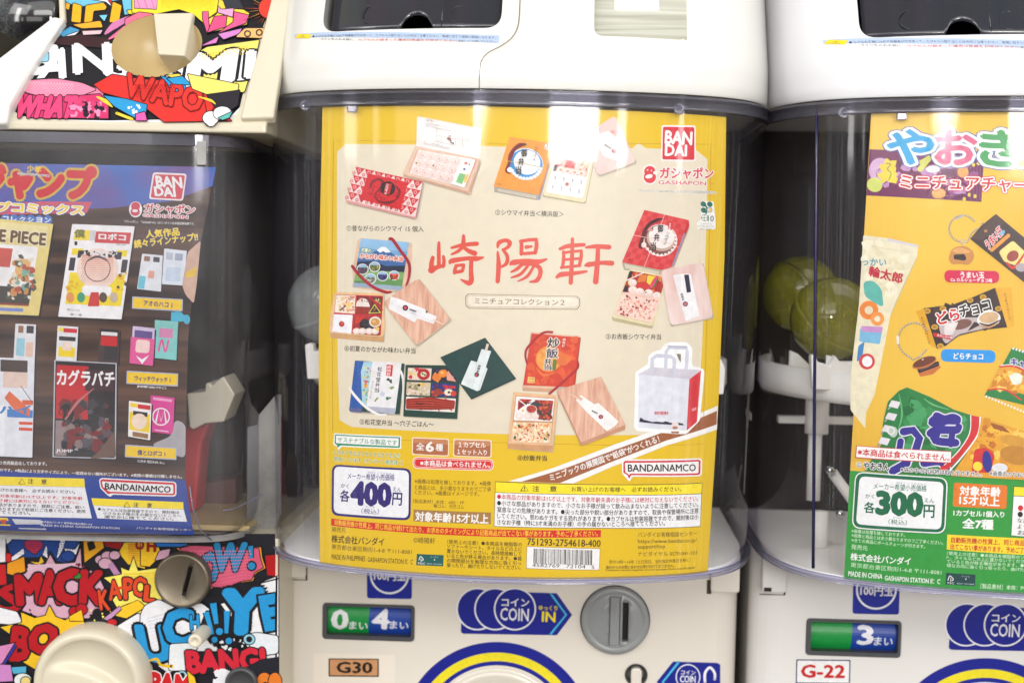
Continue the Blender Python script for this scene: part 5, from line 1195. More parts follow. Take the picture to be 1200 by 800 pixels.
    P.text('BAN', 848, 204, 1003, 212, 74, WHT, .055); P.text('DAI', 848, 279, 972, 283, 64, WHT, .055)
    rr = (216, 56, 66)
    P.ell(757, 402, 40, 38, WHT); P.ell(757, 440, 42, 42, WHT); P.ell(757, 404, 33, 31, rr); P.ell(757, 438, 36, 36, rr); P.ell(790, 412, 14, 10, WHT, rot=-15); P.ell(752, 434, 22, 12, WHT, rot=-12); P.ell(744, 396, 4, 4, WHT); P.ell(766, 400, 4, 4, WHT)
    P.text('ガシャポン', 816, 414, 1128, 417, 66, rr, .045, WHT, .06)
    P.text('GASHAPON', 808, 469, 1086, 475, 22, rr, .02, WHT, .07); P.text('TM', 1106, 478, 1130, 479, 9, rr)
    P.text('「ガシャポン」「GASHAPON」はバンダイの日本国登録商標です。', 690, 517, 1148, 530, 18, (70, 60, 50), 0, WHT, .09, res=1)
    P.part('green_mark')
    g = (20, 104, 88)
    P.poly([(1055, 580), (1130, 580), (1142, 700), (1140, 745), (1034, 742), (1034, 700), (1056, 690)], (240, 238, 232), 12)
    for a, bb in ((1070, 596), (1108, 597), (1072, 632)): P.ell(a, bb, 17, 15, g, rot=40)
    P.stroke([(1066, 592), (1090, 616), (1086, 650)], 10, g); P.ring(1106, 630, 11, 17, (150, 170, 190)); P.ell(1108, 630, 8, 10, (246, 200, 60))
    P.ring(1078, 676, 17, 20, g); P.stroke([(1060, 676), (1096, 676)], 2.5, g); P.stroke([(1078, 658), (1074, 676), (1078, 694)], 2.5, g); P.text('10', 1096, 680, 1130, 681, 34, g, .02)
    P.text('リサイクル', 1056, 712, 1120, 713, 9, (60, 110, 100), res=1); P.text('カプセルリサイクル', 1036, 726, 1134, 728, 12, g, res=1); P.text('No. 2220', 1050, 741, 1120, 742, 10, g, res=1)
    # ---- left information block
    P.part('sustainable_notice').crop(370, 500, 5.217)
    P.poly([(112, 38), (524, 56), (522, 134), (160, 120), (138, 142), (128, 114), (108, 112)], (244, 244, 240), 8); P.poly([(118, 45), (517, 62), (515, 127), (152, 112), (136, 128), (128, 106), (116, 104)], GRN, 6); P.poly([(125, 52), (508, 69), (506, 118), (124, 98)], WHT, 4)
    P.text('サステナブルな製品です', 135, 76, 497, 96, 32, GRN, .012)
    P.text('このカプセルはリサイクルカプセルを', 112, 152, 517, 176, 30, (14, 130, 96), .01, (246, 236, 190), .07); P.text('使用しています（オンライン販売除く）', 112, 194, 536, 218, 30, (14, 130, 96), .01, (246, 236, 190), .07)
    P.part('set_badge')
    P.poly([(590, 62), (816, 72), (814, 180), (588, 170)], (244, 226, 200), 14); P.poly([(596, 68), (810, 78), (808, 174), (594, 164)], (176, 104, 66), 12); P.poly([(596, 68), (810, 78), (809, 108), (595, 98)], (196, 132, 92), 12)
    P.text('全', 615, 118, 665, 120, 42, WHT, .03); P.text('6', 676, 120, 720, 121, 58, WHT, .05); P.text('種', 734, 124, 778, 126, 42, WHT, .03)
    P.poly([(842, 72), (1076, 80), (1074, 188), (840, 180)], (244, 226, 200), 14); P.poly([(848, 78), (1070, 86), (1068, 182), (846, 174)], (176, 104, 66), 12); P.poly([(848, 78), (1070, 86), (1069, 116), (847, 108)], (196, 132, 92), 12)
    P.text('１カプセル', 874, 106, 1040, 110, 32, WHT, .03); P.text('１セット入り', 866, 150, 1046, 156, 32, WHT, .03)
    P.poly([(592, 182), (1090, 196), (1088, 268), (592, 254)], (250, 226, 214), 36); P.poly([(598, 187), (1084, 201), (1082, 263), (598, 249)], (216, 40, 44), 31); P.poly([(603, 192), (1079, 206), (1077, 258), (603, 244)], (250, 226, 214), 26); P.poly([(606, 195), (1076, 209), (1074, 255), (606, 241)], (216, 40, 44), 24)
    P.text('※本商品は食べられません。', 640, 219, 1066, 231, 36, WHT, .03)
    P.part('price_panel')
    q = [(100, 228), (584, 254), (580, 572), (96, 540)]
    P.poly(q, NAVY, 46); P.poly([(113, 240), (570, 266), (567, 557), (110, 526)], (238, 238, 242), 36)
    P.text('メーカー希望小売価格', 196, 298, 482, 310, 38, (70, 56, 130), .012); P.text('きぼう こうりかかく', 318, 276, 480, 288, 12, (90, 80, 140), res=1)
    P.text('かく', 154, 357, 203, 362, 26, NAVY, .01); P.text('各', 150, 419, 208, 423, 70, NAVY, .035); P.text('400', 222, 402, 456, 417, 132, NAVY, .085, up=(2, -132)); P.text('円', 470, 438, 527, 442, 76, NAVY, .03); P.text('えん', 472, 378, 523, 383, 26, NAVY, .01)
    P.text('（税込）', 280, 512, 388, 518, 34, (60, 48, 124), .005); P.text('ぜいこみ', 304, 486, 360, 490, 12, (90, 80, 140), res=1)
    P.part('product_notes'); D = (96, 68, 22)
    P.text('※画像は処理を施しております。※画像', 606, 330, 1072, 345, 28, D, .01); P.text('と商品とは、多少異なりますのでご了承', 606, 367, 1072, 381, 28, D, .01); P.text('ください。※画像はイメージです。', 604, 399, 1000, 409, 28, D, .01)
    P.text('［製品素材］本体：ABS・PP', 596, 452, 908, 462, 24, (90, 66, 30)); P.text('輪ゴム：天然ゴム', 722, 480, 906, 488, 24, (90, 66, 30))
    P.poly([(598, 503), (1072, 522), (1070, 594), (597, 576)], (166, 124, 66)); P.text('対象年齢15才以上', 610, 545, 1056, 562, 58, WHT, .045)
    # ---- red strip and publisher text
    P.part('vending_notice').crop(0, 0, 1)
    P.poly([(388.2, 607), (704.2, 620.5), (704, 629), (388, 615.3)], (212, 42, 30)); P.text('自動販売機の性質上、同じ商品が続けて出たり、お求めのタイミングにより記載商品が出てこない事があります。予めご了承ください。', 392.5, 611.4, 700.5, 624.6, 6.6, (252, 214, 60), .01)
    P.part('publisher_text').crop(320, 600, 4)
    K = (60, 46, 20)
    P.text('発売元', 275, 79, 341, 83, 24, K); P.text('株式会社バンダイ', 275, 122, 521, 138, 36, K, .025); P.text('東京都台東区駒形1-4-8 〒111-8081', 275, 159, 650, 185, 24, (90, 70, 34)); P.text('MADE IN PHILIPPINES', 275, 207, 433, 217, 24, K, .01); P.text('GASHAPON STATION Ⅱ：C', 444, 219, 656, 232, 24, K, .01)
    P.text('©崎陽軒', 658, 128, 760, 134, 28, K)
    P.poly([(674, 194), (800, 200), (797, 252), (671, 247)], (24, 92, 88)); P.stroke([(684, 222), (692, 206), (704, 220), (698, 226)], 3.5, WHT); P.stroke([(694, 218), (694, 230)], 3, WHT); P.text('FSC', 680, 238, 714, 240, 10, WHT); P.text('ミックス', 738, 208, 776, 210, 7, (200, 220, 220), res=1); P.ell(757, 222, 3, 3, WHT); P.text('FSC® C011894', 722, 240, 790, 243, 8, (200, 220, 220), res=1)
    U = [('〈使用上の注意〉●本商品を樹脂製の', 815, 136, 1167, 150), ('ソファーやシート、タイルなどの上に', 815, 158, 1167, 172), ('置かないでください。長時間接触して', 815, 180, 1165, 194), ('いると色が移る場合があります。●箱', 815, 202, 1165, 216), ('の開閉部分を無理な方向に強く引っ', 815, 224, 1163, 238), ('張ったり、曲げたりしないでください。', 815, 246, 1160, 258)]
    for s, *p in U: P.text(s, *p, 20, (64, 48, 20), .012)
    P.part('barcode').crop(580, 600, 4)
    P.text('751293-2754618-400', 152, 136, 495, 145, 32, K, .02)
    P.poly([(149, 158), (493, 168), (490, 270), (146, 263)], (150, 120, 40)); P.poly([(151, 160), (491, 170), (488, 268), (148, 261)], WHT)
    x = 182; rnd = random.Random(5)
    while x < 458:
        w = rnd.choice((1.6, 1.6, 3.2, 3.2, 4.8)); yy = 168+(x-150)*.029
        P.poly([(x, yy), (x+w, yy), (x+w-1.4, yy+70), (x-1.4, yy+70)], BLK); x += w+rnd.choice((1.9, 3.4, 3.4, 5))
    P.text('4582769', 175, 246, 302, 250, 16, BLK); P.text('72104', 334, 251, 424, 254, 16, BLK); P.text('5', 452, 256, 466, 256, 16, BLK)
    P.part('customer_service')
    P.text('バンダイお客様相談センター', 670, 104, 945, 98, 24, K); P.text('https://www.bandai.co.jp/', 670, 137, 946, 131, 24, K); P.text('support/top', 670, 163, 797, 160, 24, K); P.text('ナビダイヤル 0570-041-101', 670, 194, 946, 187, 22, K)
    P.text('受付10時〜16時（土日祝日、当社指定休業日を除く）', 535, 232, 916, 222, 18, K); P.text('海外からのお問い合わせは受け付けておりません。', 520, 257, 840, 248, 16, K, .01); P.text('Customer service inquiries are not accepted from outside Japan.', 519, 271, 938, 258, 13, K)
    # ---- caution panel
    P.part('caution_panel').crop(0, 0, 1)
    P.poly([(580.3, 563.6), (823, 565), (820.3, 616.5), (700, 618.5), (579, 616.5)], (70, 60, 40)); P.poly([(580.8, 564.4), (822.5, 565.8), (821.7, 577.6), (700, 578.8), (580.6, 576.2)], (248, 224, 30)); P.poly([(580.5, 576.8), (700, 579.4), (821.6, 578.3), (819.9, 615.9), (700, 617.9), (579.4, 615.9)], (240, 240, 240))
    P.crop(580, 500, 4.444)
    P.stroke([(134, 332), (153, 300), (174, 332), (134, 332)], 4, BLK, sm=False); P.text('!', 151, 320, 156, 320, 18, BLK, .03)
    P.text('注', 196, 320, 231, 321, 30, BLK, .02); P.text('意', 286, 321, 321, 322, 30, BLK, .02); P.text('お買い上げのお客様へ　必ずお読みください。', 398, 322, 970, 321, 26, BLK, .01)
    for s, x0, y0, x1, y1, c in (('●本商品の対象年齢は15才以上です。対象年齢未満のお子様には絶対に与えないでください。', 12, 361, 1058, 371, (196, 30, 52)), ('●小さな部品がありますので、小さなお子様が誤って飲み込まないように注意してください。', 12, 394, 1058, 402, BLK), ('窒息などの危険があります。●尖った部分や鋭い部分がありますので、取扱や保管場所に注意', 12, 428, 1058, 434, BLK), ('してください。思わぬケガをする恐れがあります。●カプセルは包装容器ですので、開封後は小', 12, 461, 1058, 466, BLK), ('さなお子様（特に3才未満のお子様）の手の届かないところへ捨ててください。', 12, 493, 884, 499, BLK)):
        P.text(s, x0, y0, x1, y1, 28, c, .012)
    P.part('company_mark')
    P.poly([(660, 178), (672, 168), (1066, 162), (1078, 172), (1076, 244), (1066, 256), (716, 258), (700, 286), (662, 244)], WHT, 8); P.poly([(668, 184), (676, 176), (1062, 170), (1070, 176), (1068, 242), (1060, 249), (708, 250), (698, 270), (690, 250), (668, 238)], (206, 36, 52), 6); P.poly([(676, 186), (1060, 179), (1058, 240), (704, 242), (697, 252), (692, 242), (678, 236)], WHT, 5)
    P.text('BANDAI', 692, 213, 866, 212, 36, BLK, .03); P.text('NAMCO', 872, 212, 1044, 211, 36, BLK, .03)
    # ---- pictures of the miniatures
    SH = (186, 174, 156)
    def shadow(pts, dx=.8, dy=1.2):
        k = P.o[2]; P.poly([(x+dx*k, y+dy*k) for x, y in pts], SH, 2*k)
    def qgrid(q, nu, nv, fn):
        for j in range(nv):
            for i in range(nu):
                a = [P.quad(*q, (i+du)/nu, (j+dv)/nv) for du, dv in ((0, 0), (1, 0), (1, 1), (0, 1))]; fn(i, j, a)
    def sub(q, u0, v0, u1, v1): return [P.quad(*q, u, v) for u, v in ((u0, v0), (u1, v0), (u1, v1), (u0, v1))]
    FOOD = [(196, 70, 40), (226, 150, 60), (236, 206, 170), (160, 40, 30), (90, 110, 50), (244, 232, 214)]
    # 1: open dumpling box and red box
    P.part('open_dumpling_box_picture').crop(400, 125, 6.667)
    shadow([(490, 530), (1005, 680), (1090, 430), (580, 310)])
    P.poly([(593, 75), (1095, 172), (1080, 405), (586, 310)], (236, 232, 230)); P.poly([(593, 75), (1095, 172), (1094, 182), (593, 86)], (222, 216, 212))
    P.text('しゅうまい', 660, 105, 726, 118, 16, (120, 50, 46), .03, res=1)
    for k_ in range(5): P.text('国内産の豚肉と干帆立貝柱を使った昔ながらの味', 660, 126+k_*0+k_*7, 760+30*(k_ % 3), 142+k_*9, 6, (170, 160, 156), res=1)
    P.stroke([(744, 170), (742, 272), (890, 305)], 2, (150, 146, 146), sm=False); P.stroke([(744, 170), (900, 200), (890, 305)], 2, (150, 146, 146), sm=False); P.stroke([(744, 225), (890, 255)], 2, (170, 166, 166)); P.stroke([(905, 195), (1000, 214), (996, 328), (900, 305)], 2, (176, 172, 172), sm=False); P.stroke([(950, 205), (946, 318)], 2, (176, 172, 172)); P.stroke([(904, 250), (998, 270)], 2, (176, 172, 172))
    P.bits([(830, 205), (890, 222), (884, 295), (826, 280)], [(150, 80, 70), (110, 60, 60)], 10, 8, 3); P.text('電子レンジで温めてお召し上がりください', 645, 272, 850, 325, 9, (140, 90, 84), res=1); P.text('保存方法は側面に', 645, 288, 850, 334, 8, (150, 110, 104), res=1)
    P.poly([(582, 308), (1090, 412), (1078, 440), (1005, 690), (488, 540), (482, 520)], (222, 188, 166), 8); P.poly([(488, 528), (990, 662), (1005, 690), (490, 545)], (196, 156, 132), 4); P.poly([(1078, 430), (1090, 412), (1010, 686), (992, 660)], (204, 160, 136))
    q = [(598, 335), (1064, 412), (974, 630), (528, 515)]; P.poly(q, (226, 158, 128)); q = [(606, 338), (1050, 414), (964, 634), (536, 520)]; P.poly(q, (240, 226, 222), 8)
    def dump(i, j, a):
        c = P.quad(*a, .5, .5); P.ell(c[0], c[1], 37, 31, (226, 196, 190), 16); P.ell(c[0]-2, c[1]-4, 32, 26, (240, 220, 214), 14); P.ring(c[0], c[1]-2, 12, 17, (226, 180, 172), 10, 30, 300); P.ell(c[0]+6, c[1]+3, 7, 6, (222, 160, 150), 8)
    qgrid(sub(q, .02, .02, .74, .98), 5, 3, dump)
    for x, y in ((590, 442), (722, 462)): P.ell(x, y, 8, 10, (150, 130, 80), 8)
    P.poly([(952, 402), (1052, 418), (966, 634), (864, 604)], (244, 242, 238), 6); P.ell(976, 444, 14, 11, (216, 110, 90)); P.ell(1002, 454, 7, 7, (90, 90, 140)); P.ell(964, 490, 10, 9, (80, 100, 160)); P.poly([(926, 520), (976, 530), (946, 608), (898, 590)], (120, 190, 120), 6); P.poly([(966, 545), (1000, 520), (984, 590), (960, 596)], (238, 190, 90), 6)
    P.part('red_dumpling_box_picture')
    shadow([(118, 470), (638, 590), (580, 830), (44, 742)])
    rq = [(118, 470), (640, 590), (588, 800), (46, 735)]
    rq = [(116, 470), (640, 588), (582, 862), (44, 728)]
    P.poly(rq, (238, 214, 210)); P.poly([(640, 588), (645, 600), (590, 880), (582, 862)], (170, 130, 130)); P.poly([(44, 728), (582, 862), (590, 880), (50, 752)], (214, 150, 146))
    def tri(i, j, a):
        P.poly([a[0], a[1], P.quad(*a, .5, .94)], (206, 40, 48)); c = P.quad(*a, .5, .32); P.ring(c[0], c[1], 8, 14, (240, 170, 170), 10); c = P.quad(*a, .04, .72); P.ring(c[0], c[1], 7, 13, (214, 80, 84), 10)
    qgrid(rq, 7, 4, tri)
    cq = [(218, 522), (528, 592), (468, 806), (152, 722)]; P.poly(cq, (206, 28, 36)); dk = (118, 10, 22)
    P.stroke([(230, 640), (250, 590), (300, 570), (330, 590), (310, 640), (270, 690), (300, 740), (380, 750), (440, 720), (460, 660), (430, 620)], [8, 20, 14, 22, 12, 8, 14, 26, 14, 22, 8], dk); P.bits(sub(cq, .1, .1, .9, .9), [dk, (150, 14, 26)], 40, 9, 8)
    P.ell(370, 640, 58, 56, (34, 20, 24), 28, rot=12); P.poly([(356, 598), (402, 606), (384, 690), (338, 682)], (196, 24, 34)); P.vtext('シウマイ', 372, 602, 690, 22, WHT, .03, -22)
    # 2: orange box, tray and pale lid
    P.part('orange_box_picture').crop(570, 125, 6.667)
    shadow([(180, 235), (530, 300), (415, 725), (55, 660)])
    P.poly([(60, 622), (402, 688), (396, 732), (62, 668)], (168, 158, 144)); P.poly([(88, 640), (390, 696), (388, 722), (90, 662)], (198, 188, 172)); P.poly([(527, 290), (534, 330), (418, 720), (400, 728), (404, 690)], (140, 146, 170)); P.poly([(527, 290), (531, 310), (418, 690), (404, 690)], (206, 120, 60))
    P.poly([(182, 237), (527, 290), (406, 692), (56, 622)], (232, 152, 56)); bl = (52, 142, 206)
    P.ell(308, 450, 136, 124, (226, 236, 244), 40, rot=14); P.ell(310, 452, 130, 118, bl, 40, rot=14); P.ell(318, 436, 104, 96, (240, 240, 244), 36, rot=14)
    for k_ in range(11): a = math.radians(15+k_*14); P.ell(310+118*math.cos(a), 455+108*math.sin(a), 15, 13, (232, 240, 246), 9)
    P.stroke([(312, 296), (262, 302), (216, 336), (188, 390), (176, 450), (160, 500), (184, 522)], [10, 34, 30, 34, 22, 28, 8], (128, 30, 30)); P.stroke([(300, 292), (250, 312), (200, 366)], [4, 12, 8], (90, 16, 20))
    P.ell(184, 494, 22, 20, (226, 236, 242), 12)
    P.stroke([(330, 252), (276, 440), (232, 612)], 4, (206, 190, 90), sm=False); P.stroke([(152, 424), (290, 444), (446, 478)], 4, (206, 190, 90), sm=False)
    P.vtext('御弁当', 304, 330, 530, 44, BLK, .03, -64); P.vtext('シウマイ', 392, 310, 430, 26, BLK, .01, -22); P.poly([(460, 292), (496, 298), (486, 336), (450, 330)], (238, 228, 224), 6); P.ell(478, 306, 9, 7, (40, 40, 70)); P.ell(464, 322, 7, 6, (210, 60, 80)); P.text('崎陽軒', 78, 604, 118, 610, 8, (90, 50, 20), res=1)
    P.part('dumpling_tray_picture')
    tq = [(540, 322), (838, 380), (775, 758), (436, 690)]
    tq = [(548, 318), (846, 384), (770, 752), (440, 692)]
    shadow(tq); P.poly([(440, 670), (770, 730), (772, 760), (440, 704)], (186, 172, 132), 12); P.poly(tq, (226, 214, 176), 26)
    iq = [(554, 336), (826, 392), (752, 716), (464, 668)]; P.poly(iq, (240, 238, 240), 16)
    fq = sub(iq, .02, .02, .98, .5); P.poly(fq, (234, 190, 180)); P.bits(fq, [(214, 90, 84), (236, 160, 150), (240, 214, 200), (196, 60, 60), (240, 190, 130)], 60, 15, 12)
    P.poly(sub(fq, .3, .35, .62, .72), (206, 62, 66), 10); P.poly(sub(fq, .02, .66, .1, .98), (44, 36, 50)); P.poly(sub(fq, .0, .06, .07, .36), (50, 44, 56)); P.stroke([P.quad(*fq, .02, .5), P.quad(*fq, .3, .05)], 9, WHT); P.stroke([P.quad(*fq, .6, .62), P.quad(*fq, .72, .04)], 9, WHT); P.stroke([P.quad(*fq, .74, .5), P.quad(*fq, .86, .1)], [8, 12], (120, 160, 110))
    for u in (.3, .5, .7, .9): c = P.quad(*fq, u-.08, .86); P.ell(c[0], c[1], 30, 24, (240, 214, 204), 12); P.ell(c[0], c[1]+2, 14, 10, (226, 150, 136), 8)
    for j, v in enumerate((.64, .86)):
        for i in range(4): c = P.quad(*iq, .14+.24*i, v); P.stroke([(c[0]-8, c[1]-14), (c[0]+8, c[1]-6), (c[0]-4, c[1]+4), (c[0]+6, c[1]+14)], 4, (96, 92, 104))
    c = P.quad(*iq, .5, .74); P.ell(c[0], c[1], 16, 15, (196, 130, 100)); P.ell(c[0]+3, c[1]-3, 8, 7, (150, 90, 70))
    P.part('wrapped_lid_picture')
    lq = [(735, 240), (1000, 72), (1168, 432), (874, 540)]; shadow(lq); P.poly(lq, M['lidpink'], 34)
    P.poly([(838, 232), (950, 190), (1112, 330), (1106, 408), (1076, 450), (910, 385)], (240, 236, 234), 4); P.poly([(950, 190), (1112, 330), (1100, 420), (1060, 360)], (230, 224, 224)); P.poly([(962, 192), (1002, 182), (1010, 214), (984, 214)], (216, 160, 150)); P.text('横濱名物', 920, 298, 972, 330, 14, (60, 50, 60), .02, res=1); P.ell(994, 348, 18, 16, (204, 120, 124)); P.ell(998, 344, 9, 8, (240, 220, 220))
    # 3
    P.part('crimson_box_picture').crop(700, 235, 8)
    sq = [(440, 88), (858, 185), (690, 625), (232, 580)]; shadow([(440, 88), (862, 240), (712, 620), (580, 700), (232, 620)])
    P.poly([(234, 578), (590, 655), (585, 696), (250, 650), (236, 610)], (170, 160, 140)); P.poly([(254, 592), (580, 664), (578, 690), (262, 636)], (206, 196, 172)); P.poly([(856, 184), (862, 236), (716, 610), (692, 618), (700, 590)], (190, 34, 40)); P.poly([(810, 300), (824, 316), (716, 606), (696, 612)], (134, 140, 166))
    P.poly([(440, 88), (856, 184), (692, 622), (600, 652), (230, 578)], (206, 48, 52))
    qq = [(440, 88), (856, 184), (660, 650), (230, 578)]
    qgrid(qq, 9, 10, lambda i, j, a: P.poly(a, (216, 70, 70)) if (i+j) % 2 else None)
    P.ell(590, 372, 158, 150, (232, 220, 214), 44, rot=12); P.ell(590, 370, 150, 142, (128, 76, 64), 40, rot=12); P.ell(598, 352, 136, 122, (196, 164, 152), 40, rot=12); P.ell(600, 340, 120, 108, (236, 228, 224), 40, rot=12)
    for k_ in range(12): a = math.radians(-20+k_*15); P.ell(588+146*math.cos(a), 374+138*math.sin(a), 15, 13, (238, 230, 224), 8)
    P.stroke([(620, 172), (556, 184), (480, 226), (440, 300), (412, 380), (396, 430), (420, 450)], [8, 34, 32, 38, 30, 30, 6], (96, 22, 26)); P.stroke([(590, 168), (520, 200), (440, 270)], [4, 18, 6], (40, 14, 18)); P.ell(434, 416, 24, 26, (232, 216, 210), 12)
    P.stroke([(628, 132), (540, 360), (436, 622)], 5, (238, 190, 186), sm=False); P.stroke([(338, 324), (540, 362), (756, 436)], 5, (238, 190, 186), sm=False)
    P.poly([(668, 206), (706, 212), (694, 278), (656, 270)], (206, 34, 40), 3); P.vtext('お赤飯', 682, 210, 274, 20, WHT, .02, -10, res=1); P.vtext('御弁当', 604, 220, 470, 50, BLK, .035, -100); P.vtext('シウマイ', 668, 290, 420, 32, BLK, .01, -46); P.ell(500, 270, 24, 20, (222, 150, 146)); P.ell(512, 262, 10, 9, (80, 130, 100)); P.text('崎陽軒', 282, 554, 330, 562, 10, (110, 20, 24), res=1)
    P.part('red_rice_tray_picture').crop(700, 305, 8)
    tq = [(296, 88), (620, 150), (500, 626), (134, 548)]
    tq = [(300, 84), (645, 150), (508, 632), (134, 540)]
    shadow(tq); P.poly([(134, 520), (508, 600), (510, 640), (140, 566)], (186, 174, 136), 16); P.poly([(300, 80), (660, 150), (530, 600), (500, 612), (134, 532)], (226, 214, 172), 30)
    iq = [(308, 98), (640, 160), (500, 588), (152, 506)]; P.poly(iq, (238, 196, 180), 14)
    fq = [(308, 98), (640, 160), (594, 318), (232, 296)]; P.poly(fq, (170, 40, 34)); P.bits(fq, [(206, 60, 40), (150, 30, 28), (226, 140, 60), (190, 80, 60)], 60, 20, 21); P.poly([(400, 130), (470, 138), (440, 220), (370, 208)], (216, 120, 50), 12); P.poly([(470, 138), (540, 150), (490, 232), (456, 222)], (238, 198, 70), 10); P.stroke([(560, 150), (520, 220), (470, 268)], [18, 20, 10], (222, 60, 120)); P.stroke([(566, 170), (520, 260)], [14, 10], (60, 120, 60)); P.poly([(300, 102), (330, 100), (320, 160), (278, 170)], (44, 30, 40), 6); P.stroke([(274, 188), (430, 116)], 8, WHT); P.ell(420, 232, 60, 32, (200, 50, 44))
    for x, y in ((326, 210), (330, 276), (394, 294), (478, 306), (556, 330)): P.ell(x, y, 42, 36, (232, 206, 198), 14); P.ell(x-4, y-6, 32, 24, (244, 228, 220), 12); P.ring(x, y, 10, 14, (214, 150, 150), 10, 20, 300)
    P.poly([(256, 240), (290, 236), (276, 300), (240, 292)], (30, 24, 36), 4); P.ell(452, 300, 8, 7, (80, 110, 60)); P.poly([(282, 214), (300, 204), (296, 240)], (240, 200, 90))
    rq_ = [(226, 318), (590, 372), (506, 588), (154, 504)]; P.poly(rq_, (238, 208, 194), 8); P.bits(rq_, [(244, 222, 210), (230, 160, 140), (240, 196, 178), (216, 120, 104)], 150, 12, 31); P.bits(rq_, [(150, 24, 44), (120, 14, 36)], 16, 13, 32); P.bits(rq_, [(60, 40, 50)], 40, 4, 33)
    P.part('sleeve_lid_picture')
    lq = [(588, 92), (984, 18), (1082, 534), (682, 612)]
    shadow(lq); P.poly(lq, M['lidpink'], 56)
    P.poly([(706, 140), (776, 124), (800, 160), (880, 560), (820, 566)], (232, 228, 230), 4); P.poly([(776, 124), (872, 130), (952, 520), (824, 566), (790, 380)], (240, 238, 240), 4); P.poly([(808, 136), (852, 132), (874, 296), (834, 302)], (34, 32, 60)); P.stroke([(812, 130), (850, 126)], 8, (240, 220, 214)); P.vtext('崎陽軒', 786, 306, 380, 22, (40, 40, 60), .02, 16, res=1); P.ell(820, 408, 24, 24, (70, 70, 84)); P.ell(820, 408, 15, 15, (206, 110, 120)); P.stroke([(836, 350), (860, 380), (890, 374)], 2, (190, 186, 190))
    # 4
    P.part('fried_rice_box_picture').crop(590, 385, 5.517)
    P.poly([(178, 22), (494, 54), (460, 370), (440, 392), (120, 402)], SH, 10)
    bq = [(182, 30), (494, 56), (456, 378), (126, 364)]
    P.poly([(120, 366), (330, 374), (320, 412), (128, 402)], (206, 160, 126)); P.poly([(120, 366), (330, 374), (328, 388), (120, 380)], (226, 186, 156)); P.poly([(184, 20), (496, 46), (494, 60), (182, 34)], (222, 192, 166))
    P.poly(bq, (206, 58, 30)); P.poly([(494, 56), (500, 60), (462, 376), (456, 378)], (160, 40, 24)); P.bits(bq, [(214, 72, 34), (196, 48, 28), (222, 88, 40)], 60, 26, 41)
    P.ell(292, 196, 84, 84, (226, 130, 50), 36); P.ell(292, 196, 76, 76, (232, 160, 70), 36); P.bits([(230, 140), (355, 140), (355, 255), (230, 255)], [(240, 180, 90), (222, 140, 56)], 40, 9, 42); P.poly([(360, 140), (450, 190), (400, 240), (340, 230)], (222, 110, 44), 16); P.stroke([(210, 250), (260, 300), (340, 280)], [4, 20, 4], (224, 110, 50)); P.stroke([(250, 90), (330, 70), (420, 110)], [4, 14, 4], (220, 90, 44))
    P.text('炒', 286, 90, 360, 94, 64, (40, 32, 36), .03, (232, 220, 204), .06, up=(6, -64)); P.text('飯', 276, 158, 352, 160, 60, (60, 60, 84), .03, (232, 220, 204), .06); P.text('弁', 264, 212, 312, 213, 44, (50, 50, 70), .03, (232, 220, 204), .06); P.text('当', 262, 248, 310, 249, 34, (50, 50, 70), .03, (232, 220, 204), .06); P.poly([(322, 198), (346, 200), (336, 268), (314, 266)], (88, 120, 50), 5); P.poly([(382, 58), (412, 62), (400, 122), (372, 118)], (196, 40, 30)); P.vtext('崎陽軒', 394, 60, 120, 18, (246, 220, 200), .01, -8, res=1)
    P.poly([(158, 310), (204, 314), (200, 352), (154, 350)], (236, 196, 110)); P.text('炒飯', 164, 322, 198, 324, 12, (160, 70, 30), res=1); P.text('弁当', 162, 340, 194, 341, 12, (160, 70, 30), res=1)
    P.stroke([(316, 22), (250, 30), (160, 116), (142, 170), (152, 226)], [14, 16, 15, 14, 10], (170, 22, 32)); P.stroke([(478, 206), (478, 254), (400, 330), (296, 420)], [10, 14, 16, 15], (170, 22, 32))
    P.part('fried_rice_tray_picture')
    tq = [(62, 410), (350, 430), (318, 790), (28, 768)]; shadow(tq); P.poly([(28, 738), (320, 752), (316, 792), (28, 772)], (204, 150, 104)); P.poly([(64, 408), (352, 430), (320, 754), (28, 740)], (228, 184, 140), 6)
    iq = [(80, 430), (334, 448), (304, 742), (44, 730)]; P.poly(iq, (196, 140, 96), 4)
    fq = [(84, 436), (330, 452), (314, 598), (66, 590)]; P.poly(fq, (240, 236, 236), 5)
    P.poly([(96, 452), (188, 456), (142, 490), (92, 528)], (176, 40, 36), 5); P.bits([(96, 456), (180, 458), (140, 490), (94, 520)], [(206, 60, 44), (150, 30, 30), (90, 24, 26)], 22, 9, 51); P.poly([(200, 458), (322, 464), (304, 592), (224, 586)], (150, 40, 26), 6); P.bits([(204, 462), (318, 466), (302, 586), (228, 580)], [(186, 56, 30), (120, 26, 20), (206, 90, 40), (50, 60, 60)], 40, 16, 52); P.poly([(150, 480), (190, 466), (280, 500), (200, 500)], (54, 56, 60), 6); P.ell(180, 520, 36, 28, (226, 200, 190), 18); P.ell(180, 518, 31, 24, (180, 60, 50), 16); P.bits([(154, 500), (208, 500), (204, 538), (156, 538)], [(206, 80, 60), (150, 40, 40)], 14, 8, 53)
    P.stroke([(90, 450), (150, 498), (200, 462)], 7, WHT, sm=False); P.stroke([(150, 498), (84, 540)], 7, WHT)
    for x in (104, 158, 204): P.ell(x, 564, 26, 20, (232, 206, 196), 12); P.ell(x-2, 561, 19, 13, (244, 226, 218), 10)
    P.ell(126, 528, 8, 8, (236, 200, 80))
